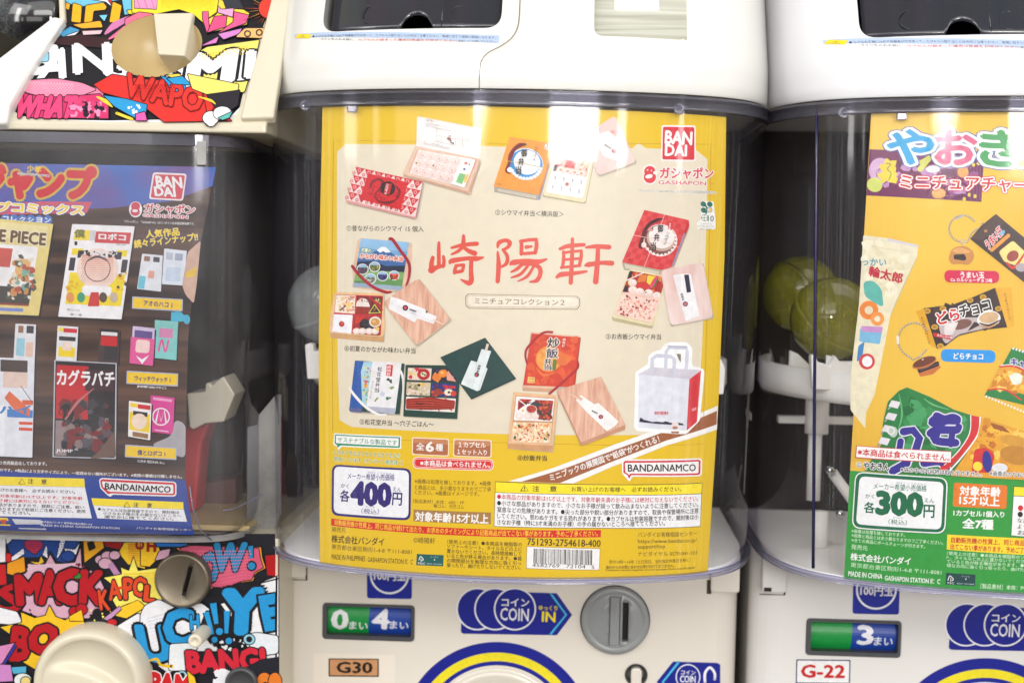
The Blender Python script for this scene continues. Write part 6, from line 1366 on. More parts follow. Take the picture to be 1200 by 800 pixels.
    rq_ = [(62, 602), (314, 608), (302, 740), (46, 730)]; P.poly(rq_, (232, 200, 160), 4); P.bits(rq_, [(244, 224, 192), (236, 196, 140), (226, 150, 90), (246, 232, 210)], 170, 11, 54); P.bits(rq_, [(206, 60, 36), (190, 40, 30)], 34, 7, 55); P.bits(rq_, [(50, 90, 46)], 12, 9, 56)
    P.part('wooden_lid_picture')
    P.poly([(345, 402), (630, 310), (785, 640), (500, 752)], SH, 10); P.poly([(346, 396), (500, 730), (502, 756), (350, 430)], (190, 140, 110)); P.poly([(500, 728), (786, 618), (784, 650), (502, 756)], (196, 142, 112)); P.poly([(346, 396), (628, 308), (786, 620), (500, 732)], M['lidwood'])
    P.poly([(500, 428), (588, 488), (612, 478), (742, 598), (720, 626), (666, 660), (540, 540), (466, 460)], (240, 238, 236), 3); P.poly([(434, 424), (448, 414), (512, 450), (502, 466)], (214, 166, 140)); P.poly([(434, 424), (442, 420), (506, 460), (500, 468)], (232, 196, 172)); P.text('崎陽軒', 570, 528, 608, 548, 12, (40, 30, 40), .03, res=1); P.ell(628, 568, 15, 14, (60, 40, 60)); P.ell(628, 568, 9, 9, (206, 90, 110))
    # paper bag
    P.part('paper_bag_picture').crop(610, 380, 5)
    P.poly([(672, 280), (748, 230), (748, 185), (780, 158), (822, 150), (840, 116), (868, 104), (970, 104), (1004, 136), (1004, 240), (1072, 262), (1076, 290), (1050, 560), (970, 642), (900, 640), (676, 622), (664, 600)], (244, 244, 244), 12)
    P.poly([(690, 290), (765, 250), (1056, 266), (985, 322), (690, 300)], (206, 200, 212)); P.poly([(692, 292), (988, 320), (972, 620), (688, 604)], (220, 222, 232)); P.poly([(988, 320), (1056, 268), (1032, 570), (972, 620)], (208, 46, 54)); hb_ = (204, 206, 220)
    P.stroke([(848, 262), (852, 160), (872, 134), (968, 138), (976, 160), (968, 268)], 20, hb_, cap=False, sm=False); P.stroke([(768, 290), (770, 200), (800, 182), (880, 188), (900, 204), (900, 305)], 22, hb_, cap=False, sm=False); P.stroke([(866, 128), (972, 132)], 10, (178, 180, 200))
    P.poly([(912, 172), (938, 172), (938, 222), (926, 206)], (130, 124, 110)); P.text('崎陽軒', 784, 518, 866, 520, 22, (206, 50, 60), .02); P.text('since 1908', 806, 538, 842, 539, 6, (90, 90, 110), res=1)
    P.poly([(694, 570), (700, 544), (706, 548), (712, 548), (716, 556), (740, 562), (770, 570), (800, 568), (830, 572), (850, 566), (880, 576), (920, 574), (950, 580), (956, 590), (900, 588), (800, 582)], (40, 40, 60)); P.ell(904, 586, 20, 16, (226, 214, 208)); P.ell(904, 604, 16, 9, (180, 120, 90)); P.poly([(880, 626), (930, 626), (924, 638), (884, 636)], (150, 90, 50)); P.text('崎陽軒', 1004, 502, 1028, 490, 16, (240, 200, 200), .02, res=1)
    # 5
    P.part('blue_bento_box_picture').crop(400, 395, 5.714)
    shadow([(92, 158), (425, 178), (392, 520), (60, 500)]); P.poly([(92, 155), (425, 176), (392, 516), (52, 494)], (28, 66, 56), 8)
    P.poly([(92, 158), (160, 160), (140, 480), (56, 470)], (34, 86, 164)); P.poly([(52, 470), (140, 480), (138, 506), (60, 498)], (90, 96, 140)); P.poly([(150, 165), (212, 162), (180, 470), (140, 440), (132, 230)], (168, 208, 222)); P.bits([(150, 170), (208, 170), (178, 460), (142, 430)], [(236, 180, 60), (232, 210, 120), (120, 170, 140), (210, 90, 100)], 34, 11, 61)
    P.poly([(210, 160), (405, 172), (362, 500), (170, 462)], (232, 230, 232)); P.poly([(170, 462), (362, 474), (360, 516), (176, 492)], (176, 178, 196)); P.poly([(305, 182), (348, 186), (340, 262), (300, 256)], (208, 46, 50), 3); P.vtext('崎陽軒', 322, 188, 258, 26, (246, 220, 214), .02, -4, res=1)
    P.vtext('松花堂弁当', 262, 196, 370, 30, (40, 36, 44), .015, -26); P.vtext('〜穴子ごはん〜', 214, 290, 410, 13, (90, 84, 96), 0, -20, res=1)
    for x, y, c in ((322, 292, (60, 80, 50)), (338, 342, (130, 160, 90)), (316, 406, (60, 120, 80)), (230, 420, (140, 160, 80)), (284, 380, (200, 204, 224))): P.bits([(x-14, y-12), (x+14, y-12), (x+14, y+12), (x-14, y+12)], [c], 6, 10, int(x))
    P.stroke([(322, 160), (370, 190), (408, 250), (416, 330), (410, 420)], [10, 16, 16, 12, 8], (232, 228, 226)); P.stroke([(56, 340), (100, 400), (170, 470), (250, 516), (300, 516)], [14, 18, 18, 17, 12], (238, 236, 232))
    P.part('compartment_tray_picture')
    tq = [(432, 184), (800, 188), (776, 546), (416, 528)]; shadow(tq); P.poly(tq, (26, 62, 52), 4)
    def cell(q, base, cols, n, sz, sd): P.poly(q, base, 4); P.bits(q, cols, n, sz, sd)
    cell([(448, 204), (606, 208), (600, 290), (444, 284)], (226, 206, 190), [(206, 50, 60), (240, 226, 200), (232, 200, 110)], 18, 16, 71); P.ell(552, 248, 42, 38, (176, 30, 40)); P.ell(552, 248, 20, 17, (226, 216, 180)); P.ell(546, 244, 7, 6, (50, 80, 50)); P.ell(560, 252, 7, 6, (50, 80, 50))
    cell([(614, 208), (775, 212), (772, 300), (608, 294)], (40, 36, 60), [(206, 80, 40), (236, 150, 70), (60, 60, 90)], 14, 14, 72); P.ell(640, 268, 30, 26, (222, 120, 44)); P.ell(682, 242, 31, 26, (234, 140, 50)); P.ell(676, 236, 12, 9, (246, 190, 110)); P.poly([(706, 250), (716, 222), (770, 296), (710, 288)], (226, 160, 140))
    cell([(440, 298), (600, 304), (594, 392), (436, 384)], (206, 190, 160), [(226, 214, 186), (180, 160, 120), (230, 200, 190), (120, 130, 70)], 60, 11, 73); P.ell(540, 316, 16, 10, (236, 190, 60)); P.ell(522, 320, 10, 8, (40, 36, 40))
    cell([(608, 306), (772, 314), (768, 398), (602, 392)], (40, 50, 120), [(60, 60, 160), (160, 50, 44), (206, 70, 50), (90, 40, 40)], 40, 12, 74); P.ell(650, 366, 30, 22, (150, 60, 40)); P.ell(720, 368, 30, 22, (232, 222, 196)); P.ell(722, 368, 9, 8, (40, 50, 40)); P.ell(752, 376, 20, 18, (206, 60, 40)); P.stroke([(690, 328), (760, 334)], 16, (190, 40, 50))
    cell([(436, 396), (768, 410), (760, 502), (430, 484)], (234, 226, 216), [(176, 50, 34), (150, 34, 26), (206, 84, 52)], 30, 14, 75); P.poly([(436, 410), (600, 400), (764, 424), (758, 480), (600, 486), (434, 480)], (164, 46, 32), 10)
    for k_ in range(9): P.stroke([(440, 418+k_*7.5), (560, 410+k_*8.6), (660, 420+k_*7.4), (756, 430+k_*6)], [3, 5, 4, 2], (196, 76, 50) if k_ % 2 else (124, 26, 20))
    P.stroke([(500, 438), (530, 446), (560, 442)], [3, 12, 3], (60, 14, 14))
    P.part('dark_green_lid_picture')
    lq = [(664, 134), (964, 2), (1168, 272), (868, 410)]; shadow(lq); P.poly([(x+4, y+6) for x, y in lq], (14, 34, 32)); P.poly(lq, (30, 66, 62))
    P.poly([(870, 155), (910, 166), (940, 78), (1004, 92), (968, 200), (980, 210), (930, 352), (910, 360), (802, 312)], (222, 230, 230), 3); P.stroke([(982, 44), (968, 92)], 17, (220, 196, 178), cap=False); P.stroke([(908, 168), (880, 330)], 2, (176, 190, 194)); P.stroke([(968, 202), (920, 350)], 3, (180, 194, 196)); P.vtext('崎陽軒', 928, 184, 236, 18, (40, 40, 50), .03, -14, res=1); P.ell(908, 250, 16, 16, (54, 44, 60)); P.ell(906, 252, 9, 9, (200, 80, 90))
    # 6
    P.part('landscape_box_picture').crop(385, 265, 5.714)
    P.poly([(215, 78), (560, 120), (540, 390), (480, 450), (160, 410)], SH, 16); P.poly([(196, 90), (218, 80), (560, 112), (560, 200), (535, 390), (400, 448), (168, 410), (160, 300)], (222, 186, 160), 14)
    bq = [(218, 82), (540, 108), (490, 420), (168, 396)]; P.poly(bq, (116, 166, 206)); P.poly(sub(bq, 0, 0, 1, .2), (140, 186, 222)); P.poly([P.quad(*bq, u, v) for u, v in ((0, .42), (.2, .36), (.36, .22), (.46, .14), (.54, .14), (.66, .24), (.85, .36), (1, .4), (1, .6), (0, .6))], (60, 100, 160)); P.poly([P.quad(*bq, u, v) for u, v in ((.36, .22), (.46, .14), (.54, .14), (.66, .24), (.56, .26), (.5, .23), (.44, .27))], (238, 240, 244)); P.poly([P.quad(*bq, u, v) for u, v in ((0, .5), (.3, .46), (.6, .54), (1, .5), (1, .72), (0, .72))], (30, 42, 66)); P.poly(sub(bq, 0, .66, 1, .96), (96, 146, 84)); P.poly([P.quad(*bq, u, v) for u, v in ((0, .72), (.4, .66), (1, .64), (1, .8), (.5, .84), (0, .9))], (126, 170, 100)); P.poly(sub(bq, 0, .94, 1, 1.03), (150, 170, 190))
    P.text('初夏の', 222, 158, 286, 166, 26, (230, 240, 210), .05, (30, 90, 60), .08); P.text('かながわ味わい弁当', 214, 198, 498, 220, 34, (206, 50, 40), .05, (244, 236, 220), .09)
    for x, y, r_, c in ((230, 288, 40, (90, 60, 80)), (310, 272, 38, (120, 120, 60)), (282, 352, 40, (150, 150, 140)), (364, 334, 37, (60, 60, 130)), (440, 330, 36, (190, 70, 50))):
        P.ell(x, y, r_, r_*.92, (232, 236, 236), 24); P.ell(x, y, r_-5, r_*.92-5, c, 22); P.bits([(x-24, y-22), (x+24, y-22), (x+24, y+24), (x-24, y+24)], [tuple(min(255, int(v*1.35)) for v in c), tuple(int(v*.5) for v in c), (60, 90, 60)], 18, 8, int(x)); P.poly([(x-r_+8, y-12), (x-12, y-r_+9), (x+14, y-r_+9), (x+r_-9, y-10)], (150, 186, 216), 6)
    P.text('崎陽軒', 182, 374, 216, 378, 10, (60, 90, 60), res=1)
    P.stroke([(410, 86), (430, 90), (480, 160), (540, 250), (540, 340), (520, 400)], [18, 22, 20, 20, 18, 10], (164, 26, 40)); P.stroke([(162, 268), (220, 340), (300, 406), (380, 440), (420, 440)], [20, 20, 20, 20, 12], (164, 26, 40))
    P.part('quartered_tray_picture')
    tq = [(40, 446), (372, 450), (370, 772), (8, 740)]; shadow(tq); P.poly([(8, 690), (376, 730), (372, 774), (14, 748)], (206, 160, 110), 14); P.poly([(44, 440), (372, 448), (380, 700), (366, 742), (8, 714), (14, 600)], (232, 190, 140), 24)
    iq = [(56, 456), (368, 466), (352, 732), (26, 708)]; P.poly(iq, (196, 40, 50), 10)
    a_ = [(58, 460), (184, 464), (178, 586), (44, 576)]; P.poly(a_, (238, 224, 206), 4); P.bits(a_, [(244, 234, 222), (226, 170, 140), (236, 190, 110), (206, 120, 100)], 60, 10, 81); P.stroke([(86, 560), (124, 528)], 9, (70, 56, 50)); P.stroke([(150, 490), (140, 486)], 7, (70, 56, 50)); P.ell(140, 528, 20, 16, (240, 200, 120)); P.ell(100, 484, 14, 11, (240, 190, 130))
    b_ = [(194, 468), (364, 474), (352, 590), (188, 588)]; P.poly(b_, (120, 34, 36), 4); P.bits(b_, [(150, 60, 50), (90, 30, 30), (180, 90, 60)], 34, 12, 82); P.poly([(186, 540), (194, 500), (230, 480), (262, 490), (284, 540)], (236, 224, 216), 12); P.text('しょうゆ', 206, 500, 272, 504, 12, (120, 30, 40), .03, res=1); P.poly([(190, 536), (284, 540), (270, 588), (190, 586)], (150, 46, 34), 8); P.poly([(312, 520), (356, 580), (270, 584)], (216, 206, 80), 4); P.poly([(312, 530), (346, 576), (280, 578)], (40, 44, 40), 3); P.bits([(296, 545), (330, 545), (340, 574), (286, 574)], [(90, 110, 60), (200, 80, 60)], 10, 6, 83); P.stroke([(276, 470), (364, 560)], 9, (196, 40, 50)); P.bits([(300, 470), (364, 478), (362, 530), (330, 510)], [(60, 110, 60), (214, 120, 70), (236, 214, 160)], 14, 10, 84)
    P.poly([(40, 588), (166, 594), (156, 718), (28, 706)], (238, 238, 242), 5); P.ell(92, 654, 19, 19, (190, 50, 36)); P.ell(96, 648, 8, 7, (216, 96, 70))
    d_ = [(176, 600), (356, 604), (346, 732), (166, 720)]; P.poly(d_, (160, 40, 36), 4); P.poly([(206, 650), (230, 616), (280, 630), (310, 690), (230, 690)], (40, 34, 40), 12); P.bits([(206, 630), (300, 634), (300, 690), (210, 690)], [(60, 50, 56), (24, 20, 26)], 30, 9, 85); P.ell(316, 640, 40, 36, (232, 226, 214)); P.ell(316, 642, 31, 26, (206, 150, 80)); P.ell(308, 636, 14, 10, (226, 180, 110)); P.poly([(186, 604), (246, 606), (206, 650), (180, 650)], (206, 54, 40), 5)
    for x in (192, 232, 276, 316): P.ell(x, 702, 27, 22, (232, 208, 198), 12); P.ell(x-3, 699, 18, 13, (246, 230, 222), 10)
    P.ell(332, 686, 13, 11, (240, 200, 80))
    P.part('pink_lid_picture')
    lq = [(596, 350), (818, 610), (590, 796), (366, 506)]
    lq = [(604, 346), (822, 622), (590, 800), (366, 508)]
    shadow(lq); P.poly(lq, M['lidwood'], 40); P.poly([(420, 470), (470, 484), (652, 556), (652, 572), (728, 604), (706, 654), (598, 616), (580, 644), (406, 552)], (236, 234, 236), 4); P.stroke([(412, 510), (600, 600), (712, 640)], 3, (206, 206, 212)); P.stroke([(700, 622), (768, 656)], 8, (232, 206, 180), cap=False); P.ell(518, 546, 19, 19, (50, 40, 60)); P.ell(518, 546, 10, 10, (206, 80, 90)); P.text('崎陽軒', 546, 556, 592, 572, 14, (40, 40, 54), .03, res=1); P.text('since', 556, 576, 586, 586, 7, (90, 90, 110), res=1); P.ell(660, 574, 7, 8, (70, 90, 100))
    P.finish()
mid_poster()

# ------------------------------------------------------------------ orange and green snack poster in the right machine
S_RP = Surf(lambda x, z: f_poster(x-PITCHX, z)+PITCHY, ((0, 4.0),))
def right_poster():
    c = at(1100, 690, 10)
    root = thing('poster', 'orange and green poster with pictures of snack bags and ball chains, in the right machine', 'poster', (PITCHX, 10, c.z), 'printed posters in the machines')
    P = Print(S_RP, root)
    WHT, BLK, GRN, DG, NAVY = (242, 242, 240), (34, 30, 28), (44, 150, 56), (10, 104, 66), (40, 38, 130)
    def mir(p): u = P.uv(p); return (2*PITCHX-u[0]+4, u[1])
    P.part('sheet')
    L_ = [(1021, 133), (1014, 250), (1008, 390), (997, 560), (989, 676)]
    e = [P.uv(p) for p in L_]; e[-1] = (e[-1][0], -H+1.2); r = [(2*PITCHX-u[0]+4, u[1]) for u in e]
    P.polyuv(e+r[::-1], M['paper_orange'])
    g0 = P.uv((996.2, 551)); g1 = P.uv((1200, 560.5)); gm = P.uv((1100, 556.5))
    P.polyuv([g0, e[-1], r[-1], (r[-2][0], g1[1]-.5), g1, gm], GRN)
    # upper band with bursts
    P.part('banner_picture').crop(1000, 120, 6)
    P.poly([(114, 330), (920, 372), (900, 700), (92, 655)], (112, 44, 88)); P.bits([(130, 380), (900, 400), (880, 660), (110, 620)], [(150, 84, 140), (96, 36, 80), (190, 140, 190)], 40, 40, 3)
    P.ell(190, 480, 80, 90, (206, 170, 206)); P.bits([(200, 400), (300, 410), (290, 570), (190, 560)], [(236, 206, 70)], 12, 45, 5); P.stroke([(232, 430), (262, 436), (240, 470), (266, 500), (250, 545)], 7, (110, 130, 60)); P.ell(150, 580, 55, 50, (206, 214, 110), rot=20); P.stroke([(430, 410), (480, 420), (540, 385), (470, 470)], [20, 30, 30, 40], (206, 206, 100)); P.ell(600, 640, 50, 36, (226, 170, 100)); P.ell(770, 490, 40, 40, (226, 160, 90)); P.ell(560, 470, 50, 26, (236, 226, 236))
    for x, y in ((845, 440), (880, 430), (855, 660), (815, 650), (780, 680)): P.ell(x, y, 12, 14, (232, 206, 70), 10)
    for x in (826, 848, 870, 892): P.stroke([(x, 450), (x-3, 690)], 3, (150, 90, 140))
    P.part('title_lettering')
    nav = (70, 96, 160)
    P.text('や', 246, 312, 560, 318, 236, (40, 160, 214), .05, WHT, .05, 0, nav, .075); P.text('お', 582, 314, 862, 322, 236, (212, 100, 136), .05, WHT, .05, 0, nav, .075); P.text('き', 895, 318, 1160, 330, 244, (70, 158, 92), .05, WHT, .05, 0, nav, .075); P.text('ん', 1165, 330, 1440, 340, 236, (236, 220, 50), .05, WHT, .05, 0, nav, .075)
    P.part('subtitle_lettering')
    P.text('ミニチュアチャーム', 332, 560, 1340, 592, 96, (206, 44, 50), .03, WHT, .075, 0, (206, 44, 50), .13)
    # cream snack bag
    P.part('cream_bag_picture').crop(1000, 240, 6)
    P.poly([(70, 214), (240, 234), (458, 284), (446, 372), (330, 620), (260, 780), (210, 1040), (150, 1330), (90, 1460), (84, 1570), (-20, 1440), (-20, 1200), (40, 700)], (228, 220, 190), 8)
    P.poly([(240, 234), (458, 284), (456, 300), (240, 254)], (206, 200, 214)); P.stroke([(100, 290), (440, 340)], 3, (206, 200, 170)); P.stroke([(446, 372), (330, 620), (262, 776)], [6, 10, 4], (200, 186, 140), cap=False); P.bits([(70, 214), (450, 284), (300, 680), (60, 700)], [(236, 230, 204), (222, 212, 176)], 26, 40, 4)
    P.text('っかい', 64, 400, 232, 404, 50, (56, 150, 180), .03); P.text('輪太郎', 112, 462, 345, 520, 72, (190, 40, 60), .05, up=(12, -72))
    P.poly([(70, 540), (140, 530), (200, 590), (214, 720), (150, 690), (80, 640)], (90, 176, 164), 30); P.ring(110, 740, 30, 66, (230, 130, 50), 26); P.ring(170, 800, 22, 48, (236, 150, 70), 26); P.poly([(50, 860), (206, 870), (186, 980), (40, 960)], (120, 180, 214), 14); P.poly([(56, 850), (210, 858), (200, 900), (60, 890)], (196, 140, 196), 12); P.poly([(36, 990), (80, 960), (60, 1090), (24, 1100)], (60, 130, 190), 8); P.ring(96, 1100, 34, 56, (206, 60, 60), 26); P.ell(98, 1100, 36, 38, (236, 236, 240))
    # ball chains
    def chain(pts, n, r):
        V = [Vector(p) for p in pts]; seg = []; tot = 0
        for i in range(len(V)-1): seg.append((tot, V[i], V[i+1])); tot += (V[i+1]-V[i]).length
        for k in range(n):
            d = tot*k/(n-1)
            for s0, a, b in seg:
                if s0 <= d <= s0+(b-a).length+1e-6:
                    p = a.lerp(b, (d-s0)/(b-a).length); break
            P.ell(p.x, p.y, r, r, (120, 110, 100), 10); P.ell(p.x-r*.2, p.y-r*.25, r*.55, r*.5, (226, 222, 214), 8)
    P.part('cream_puff_charm_picture')
    arc = [(768+96*math.cos(math.radians(a)), 168+94*math.sin(math.radians(a))) for a in range(100, 335, 15)]
    chain(arc, 22, 8); chain([(906, 130), (900, 175), (925, 180), (870, 168), (830, 200), (800, 262)], 14, 8); P.stroke([(726, 100), (770, 78)], 13, (190, 184, 176)); P.ring(768, 258, 10, 18, (190, 180, 170), 16); P.stroke([(762, 270), (764, 296)], 5, (170, 160, 150))
    P.poly([(668, 380), (690, 310), (740, 290), (800, 292), (846, 330), (850, 376), (816, 424), (740, 414), (690, 420)], (196, 134, 70), 26); P.poly([(690, 320), (750, 296), (830, 330), (800, 340), (720, 340)], (220, 164, 100), 20); P.poly([(706, 350), (780, 346), (796, 376), (784, 394), (706, 382)], (40, 26, 24), 10)
    P.part('chocolate_puff_packet_picture')
    pk = [(1002, 64), (1140, 180), (1320, 330), (1420, 560), (1400, 680), (1200, 545), (820, 240), (896, 150)]
    P.poly(pk, (56, 38, 36), 8); P.poly([(1002, 70), (1060, 130), (900, 250), (830, 236)], (76, 54, 50), 6)
    P.text('うまい玉', 935, 290, 1040, 175, 64, (214, 40, 50), .06, WHT, .05, up=(-30, -52)); P.stroke([(972, 318), (1090, 216)], 26, (226, 150, 60)); P.text('チョコ味', 1012, 316, 1084, 256, 28, (90, 40, 20), .03); P.poly([(1020, 330), (1120, 250), (1260, 380), (1180, 440), (1060, 400)], (236, 214, 130), 20); P.ell(1120, 360, 44, 36, (150, 60, 50), rot=-35); P.stroke([(1080, 410), (1130, 440), (1210, 330)], [16, 22, 10], (206, 50, 40)); P.ell(1180, 440, 40, 30, (170, 160, 166)); P.ell(930, 184, 11, 10, (190, 140, 80)); P.ell(1046, 196, 22, 14, (120, 180, 206), rot=-40)
    P.part('name_pill')
    P.poly([(640, 458), (1026, 466), (1024, 552), (640, 544)], (206, 24, 74), 42); P.text('うまい玉', 752, 492, 920, 495, 42, WHT, .04); P.text('Ca カルシューチョコ味', 684, 526, 976, 532, 26, WHT, .035)
    P.part('name_pill'); P.crop(1000, 330, 6); P.poly([(616, 472), (1000, 482), (1000, 572), (614, 560)], (34, 146, 222), 44); P.text('どらチョコ', 705, 521, 912, 526, 42, WHT, .035)
    P.part('pancake_packet_picture')
    P.poly([(440, 210), (500, 186), (590, 470), (540, 450)], (224, 166, 30), 4); P.poly([(990, 44), (1110, 40), (1130, 310), (1075, 330)], (226, 168, 34), 4)
    P.vtext('DORACHOCO', 1066, 80, 270, 16, (120, 80, 20), .02, 34, res=1); P.vtext('DORACHOCO', 484, 246, 440, 16, (120, 80, 20), .02, 52, res=1)
    P.poly([(494, 186), (700, 160), (860, 100), (996, 42), (1082, 320), (900, 340), (740, 380), (650, 450), (588, 472)], (52, 34, 32), 6); P.bits([(520, 190), (980, 60), (1060, 310), (600, 440)], [(72, 46, 40), (36, 24, 24)], 40, 26, 7)
    for x, y in ((520, 206), (572, 318), (630, 190), (912, 108), (1020, 190), (612, 452), (820, 130)): P.ell(x, y, 24, 19, (206, 160, 50), 14); P.ell(x, y, 15, 11, (170, 120, 30), 12)
    P.poly([(596, 300), (760, 250), (900, 250), (960, 320), (740, 370), (650, 440), (624, 400)], (190, 176, 176), 30); P.ell(760, 300, 74, 34, (120, 80, 70), rot=-14); P.poly([(640, 300), (740, 280), (700, 370), (640, 380)], (226, 216, 214), 16); P.poly([(850, 280), (900, 300), (800, 350)], (60, 40, 44), 8)
    P.text('どら', 590, 262, 740, 222, 84, (206, 36, 44), .06, WHT, .06); P.text('チョコ', 745, 214, 962, 158, 84, (56, 38, 34), .05, WHT, .06); P.poly([(560, 356), (700, 384), (690, 408), (566, 384)], (196, 30, 40)); P.text('おなじみの味', 590, 374, 696, 394, 18, WHT, .02, res=1)
    P.ell(952, 262, 82, 58, WHT, rot=-10); P.ell(952, 252, 70, 40, (206, 170, 130), rot=-10); P.stroke([(888, 292), (952, 306), (1024, 272)], [10, 16, 10], (60, 36, 30)); P.stroke([(892, 308), (952, 320), (1018, 290)], [8, 12, 8], (190, 140, 90))
    P.part('pancake_charm_picture')
    arc = [(412+104*math.cos(math.radians(a)), 400+112*math.sin(math.radians(a))) for a in range(35, -80, -12)]+[(412+104*math.cos(math.radians(a)), 406+112*math.sin(math.radians(a))) for a in range(-95, -210, -12)]
    chain([(520, 340), (480, 300), (430, 288), (380, 300), (336, 336), (314, 390), (318, 450), (350, 500), (420, 548), (470, 525), (510, 480)], 32, 8); P.stroke([(312, 386), (314, 432)], 17, (226, 222, 216)); P.stroke([(466, 505), (490, 545)], 5, (190, 180, 170))
    P.poly([(456, 640), (610, 590), (616, 600), (560, 650), (470, 668)], (196, 110, 56), 10); P.poly([(446, 610), (600, 556), (606, 590), (460, 644)], (46, 28, 28), 10); P.ell(500, 570, 90, 34, (196, 116, 60), rot=-20); P.ell(498, 562, 84, 30, (112, 54, 34), rot=-20); P.ell(488, 546, 8, 5, (210, 200, 190)); P.stroke([(470, 625), (600, 575)], 5, (90, 84, 96))
    P.part('corn_snack_bag_picture')
    P.poly([(1116, 460), (1340, 530), (1330, 900), (1180, 860), (920, 798), (1040, 600)], (30, 124, 60), 8)
    P.poly([(1030, 596), (1130, 590), (1330, 650), (1320, 830), (1130, 770), (944, 754)], (226, 160, 50), 8); P.bits([(1030, 610), (1320, 650), (1310, 820), (950, 750)], [(240, 190, 70), (206, 130, 30), (190, 110, 30), (246, 206, 110)], 50, 30, 9); P.poly([(1090, 660), (1150, 636), (1190, 660), (1180, 716), (1120, 724)], (226, 232, 220), 16); P.stroke([(1030, 596), (1130, 594), (1230, 640)], 12, (214, 40, 44)); P.stroke([(1034, 588), (1134, 584), (1230, 628)], 6, WHT); P.stroke([(944, 760), (1060, 756), (1180, 830)], 10, (214, 40, 44)); P.text('キャベツ', 1104, 560, 1330, 600, 50, (36, 40, 140), .06, WHT, .05)
    for k_ in range(9): P.poly([(1120+k_*22, 460+k_*7), (1132+k_*22, 464+k_*7), (1128+k_*22, 478+k_*7), (1116+k_*22, 474+k_*7)], WHT)
    P.crop(980, 430, 5.44)
    for k_ in range(14): P.poly([(952+k_*20, 178+k_*8.2), (962+k_*20, 182+k_*8.2), (958+k_*20, 194+k_*8.2), (948+k_*20, 190+k_*8.2)], WHT)
    # large green bag
    P.part('green_bag_picture')
    P.poly([(452, 128), (600, 190), (750, 270), (860, 305), (1000, 350), (1300, 440), (1300, 720), (900, 700), (180, 660), (290, 490), (300, 350), (330, 220), (400, 150)], (36, 122, 62), 8)
    P.bits([(470, 150), (840, 310), (800, 560), (320, 600)], [(52, 140, 78), (28, 104, 54), (70, 156, 96)], 34, 50, 11)
    for k_ in range(5): y = 210+k_*78; x = 368-k_*22; P.poly([(x-14, y), (x+44, y+12), (x+24, y+54), (x-34, y+38)], (222, 218, 224), 4); P.poly([(x-28, y+40), (x-14, y+44), (x-36, y+62), (x-40, y+54)], (150, 160, 150))
    P.ell(364, 412, 28, 34, (190, 200, 190)); P.ring(350, 404, 18, 26, (226, 230, 226)); P.stroke([(400, 170), (420, 300), (390, 420)], [4, 14, 4], (96, 176, 116)); P.stroke([(560, 200), (620, 240), (720, 270)], [3, 12, 3], (110, 180, 120))
    lv = (50, 44, 140)
    for w_, col in ((66, (226, 224, 236)), (50, lv)):
        P.stroke([(640, 320), (610, 350), (660, 360), (700, 340), (770, 340)], w_, col); P.stroke([(640, 310), (690, 330), (740, 320), (770, 330)], w_, col); P.stroke([(600, 420), (640, 400), (760, 400)], w_, col); P.stroke([(620, 440), (650, 470), (760, 480)], w_, col); P.stroke([(650, 400), (630, 470)], w_*.8, col); P.stroke([(740, 410), (730, 490)], w_*.8, col); P.stroke([(780, 380), (770, 400)], w_*.9, col)
        P.stroke([(430, 410), (490, 400), (530, 450), (500, 550), (440, 600)], w_, col, sm=False); P.stroke([(412, 470), (400, 540)], w_*.8, col); P.stroke([(560, 610), (660, 600), (700, 640)], w_, col); P.stroke([(360, 660), (450, 610)], w_, col)
    P.poly([(858, 305), (920, 318), (900, 430), (800, 560), (700, 660), (650, 650), (780, 530), (850, 420)], (206, 44, 48), 8); P.stroke([(916, 318), (900, 430), (800, 570), (720, 660)], 9, WHT); P.stroke([(856, 306), (848, 420), (780, 530), (690, 620)], 6, WHT)
    P.poly([(924, 320), (1300, 440), (1300, 720), (730, 690), (800, 590), (900, 440)], (224, 160, 40), 6); P.bits([(940, 330), (1290, 440), (1280, 700), (800, 680)], [(236, 180, 60), (210, 140, 30), (240, 196, 90), (190, 110, 30)], 40, 40, 14); P.bits([(900, 370), (1060, 400), (1000, 500), (880, 480)], [(90, 60, 30)], 18, 5, 15); P.poly([(980, 352), (1060, 374), (1110, 420), (1000, 390)], (150, 84, 30), 10)
    P.ell(1130, 470, 90, 36, (206, 150, 50), rot=14); P.ell(1150, 560, 110, 60, (190, 130, 40), rot=10); P.poly([(880, 520), (960, 510), (1010, 560), (980, 670), (860, 670)], (206, 50, 44), 20); P.ell(960, 600, 30, 70, (40, 44, 140), rot=-6); P.ell(900, 630, 30, 30, (240, 214, 60)); P.ell(1040, 640, 50, 30, (226, 226, 230))
    P.part('warning_label')
    P.poly([(132, 498), (735, 534), (732, 610), (124, 576)], (206, 40, 40)); P.poly([(136, 502), (731, 538), (728, 605), (129, 571)], (244, 242, 240)); P.text('※本商品は食べられません。', 140, 537, 722, 574, 46, (206, 36, 40), .03)
    P.text('©', 130, 620, 160, 622, 32, BLK, .01, WHT, .08); P.text('やおきん', 176, 624, 340, 636, 44, BLK, .05, WHT, .07)
    P.text('※袋の中の内容物は取り出せません。', 412, 648, 928, 680, 32, BLK, .02, WHT, .08); P.text('※画像内のやおきん商品', 975, 672, 1300, 690, 32, BLK, .02, WHT, .08)
    # price panel
    P.part('price_panel').crop(980, 550, 5.44)
    P.poly([(124, 10), (712, 50), (694, 408), (100, 372)], (238, 240, 238), 60); P.poly([(130, 18), (704, 56), (687, 400), (108, 365)], DG, 54); P.poly([(152, 40), (684, 78), (668, 380), (128, 346)], (240, 240, 242), 38)
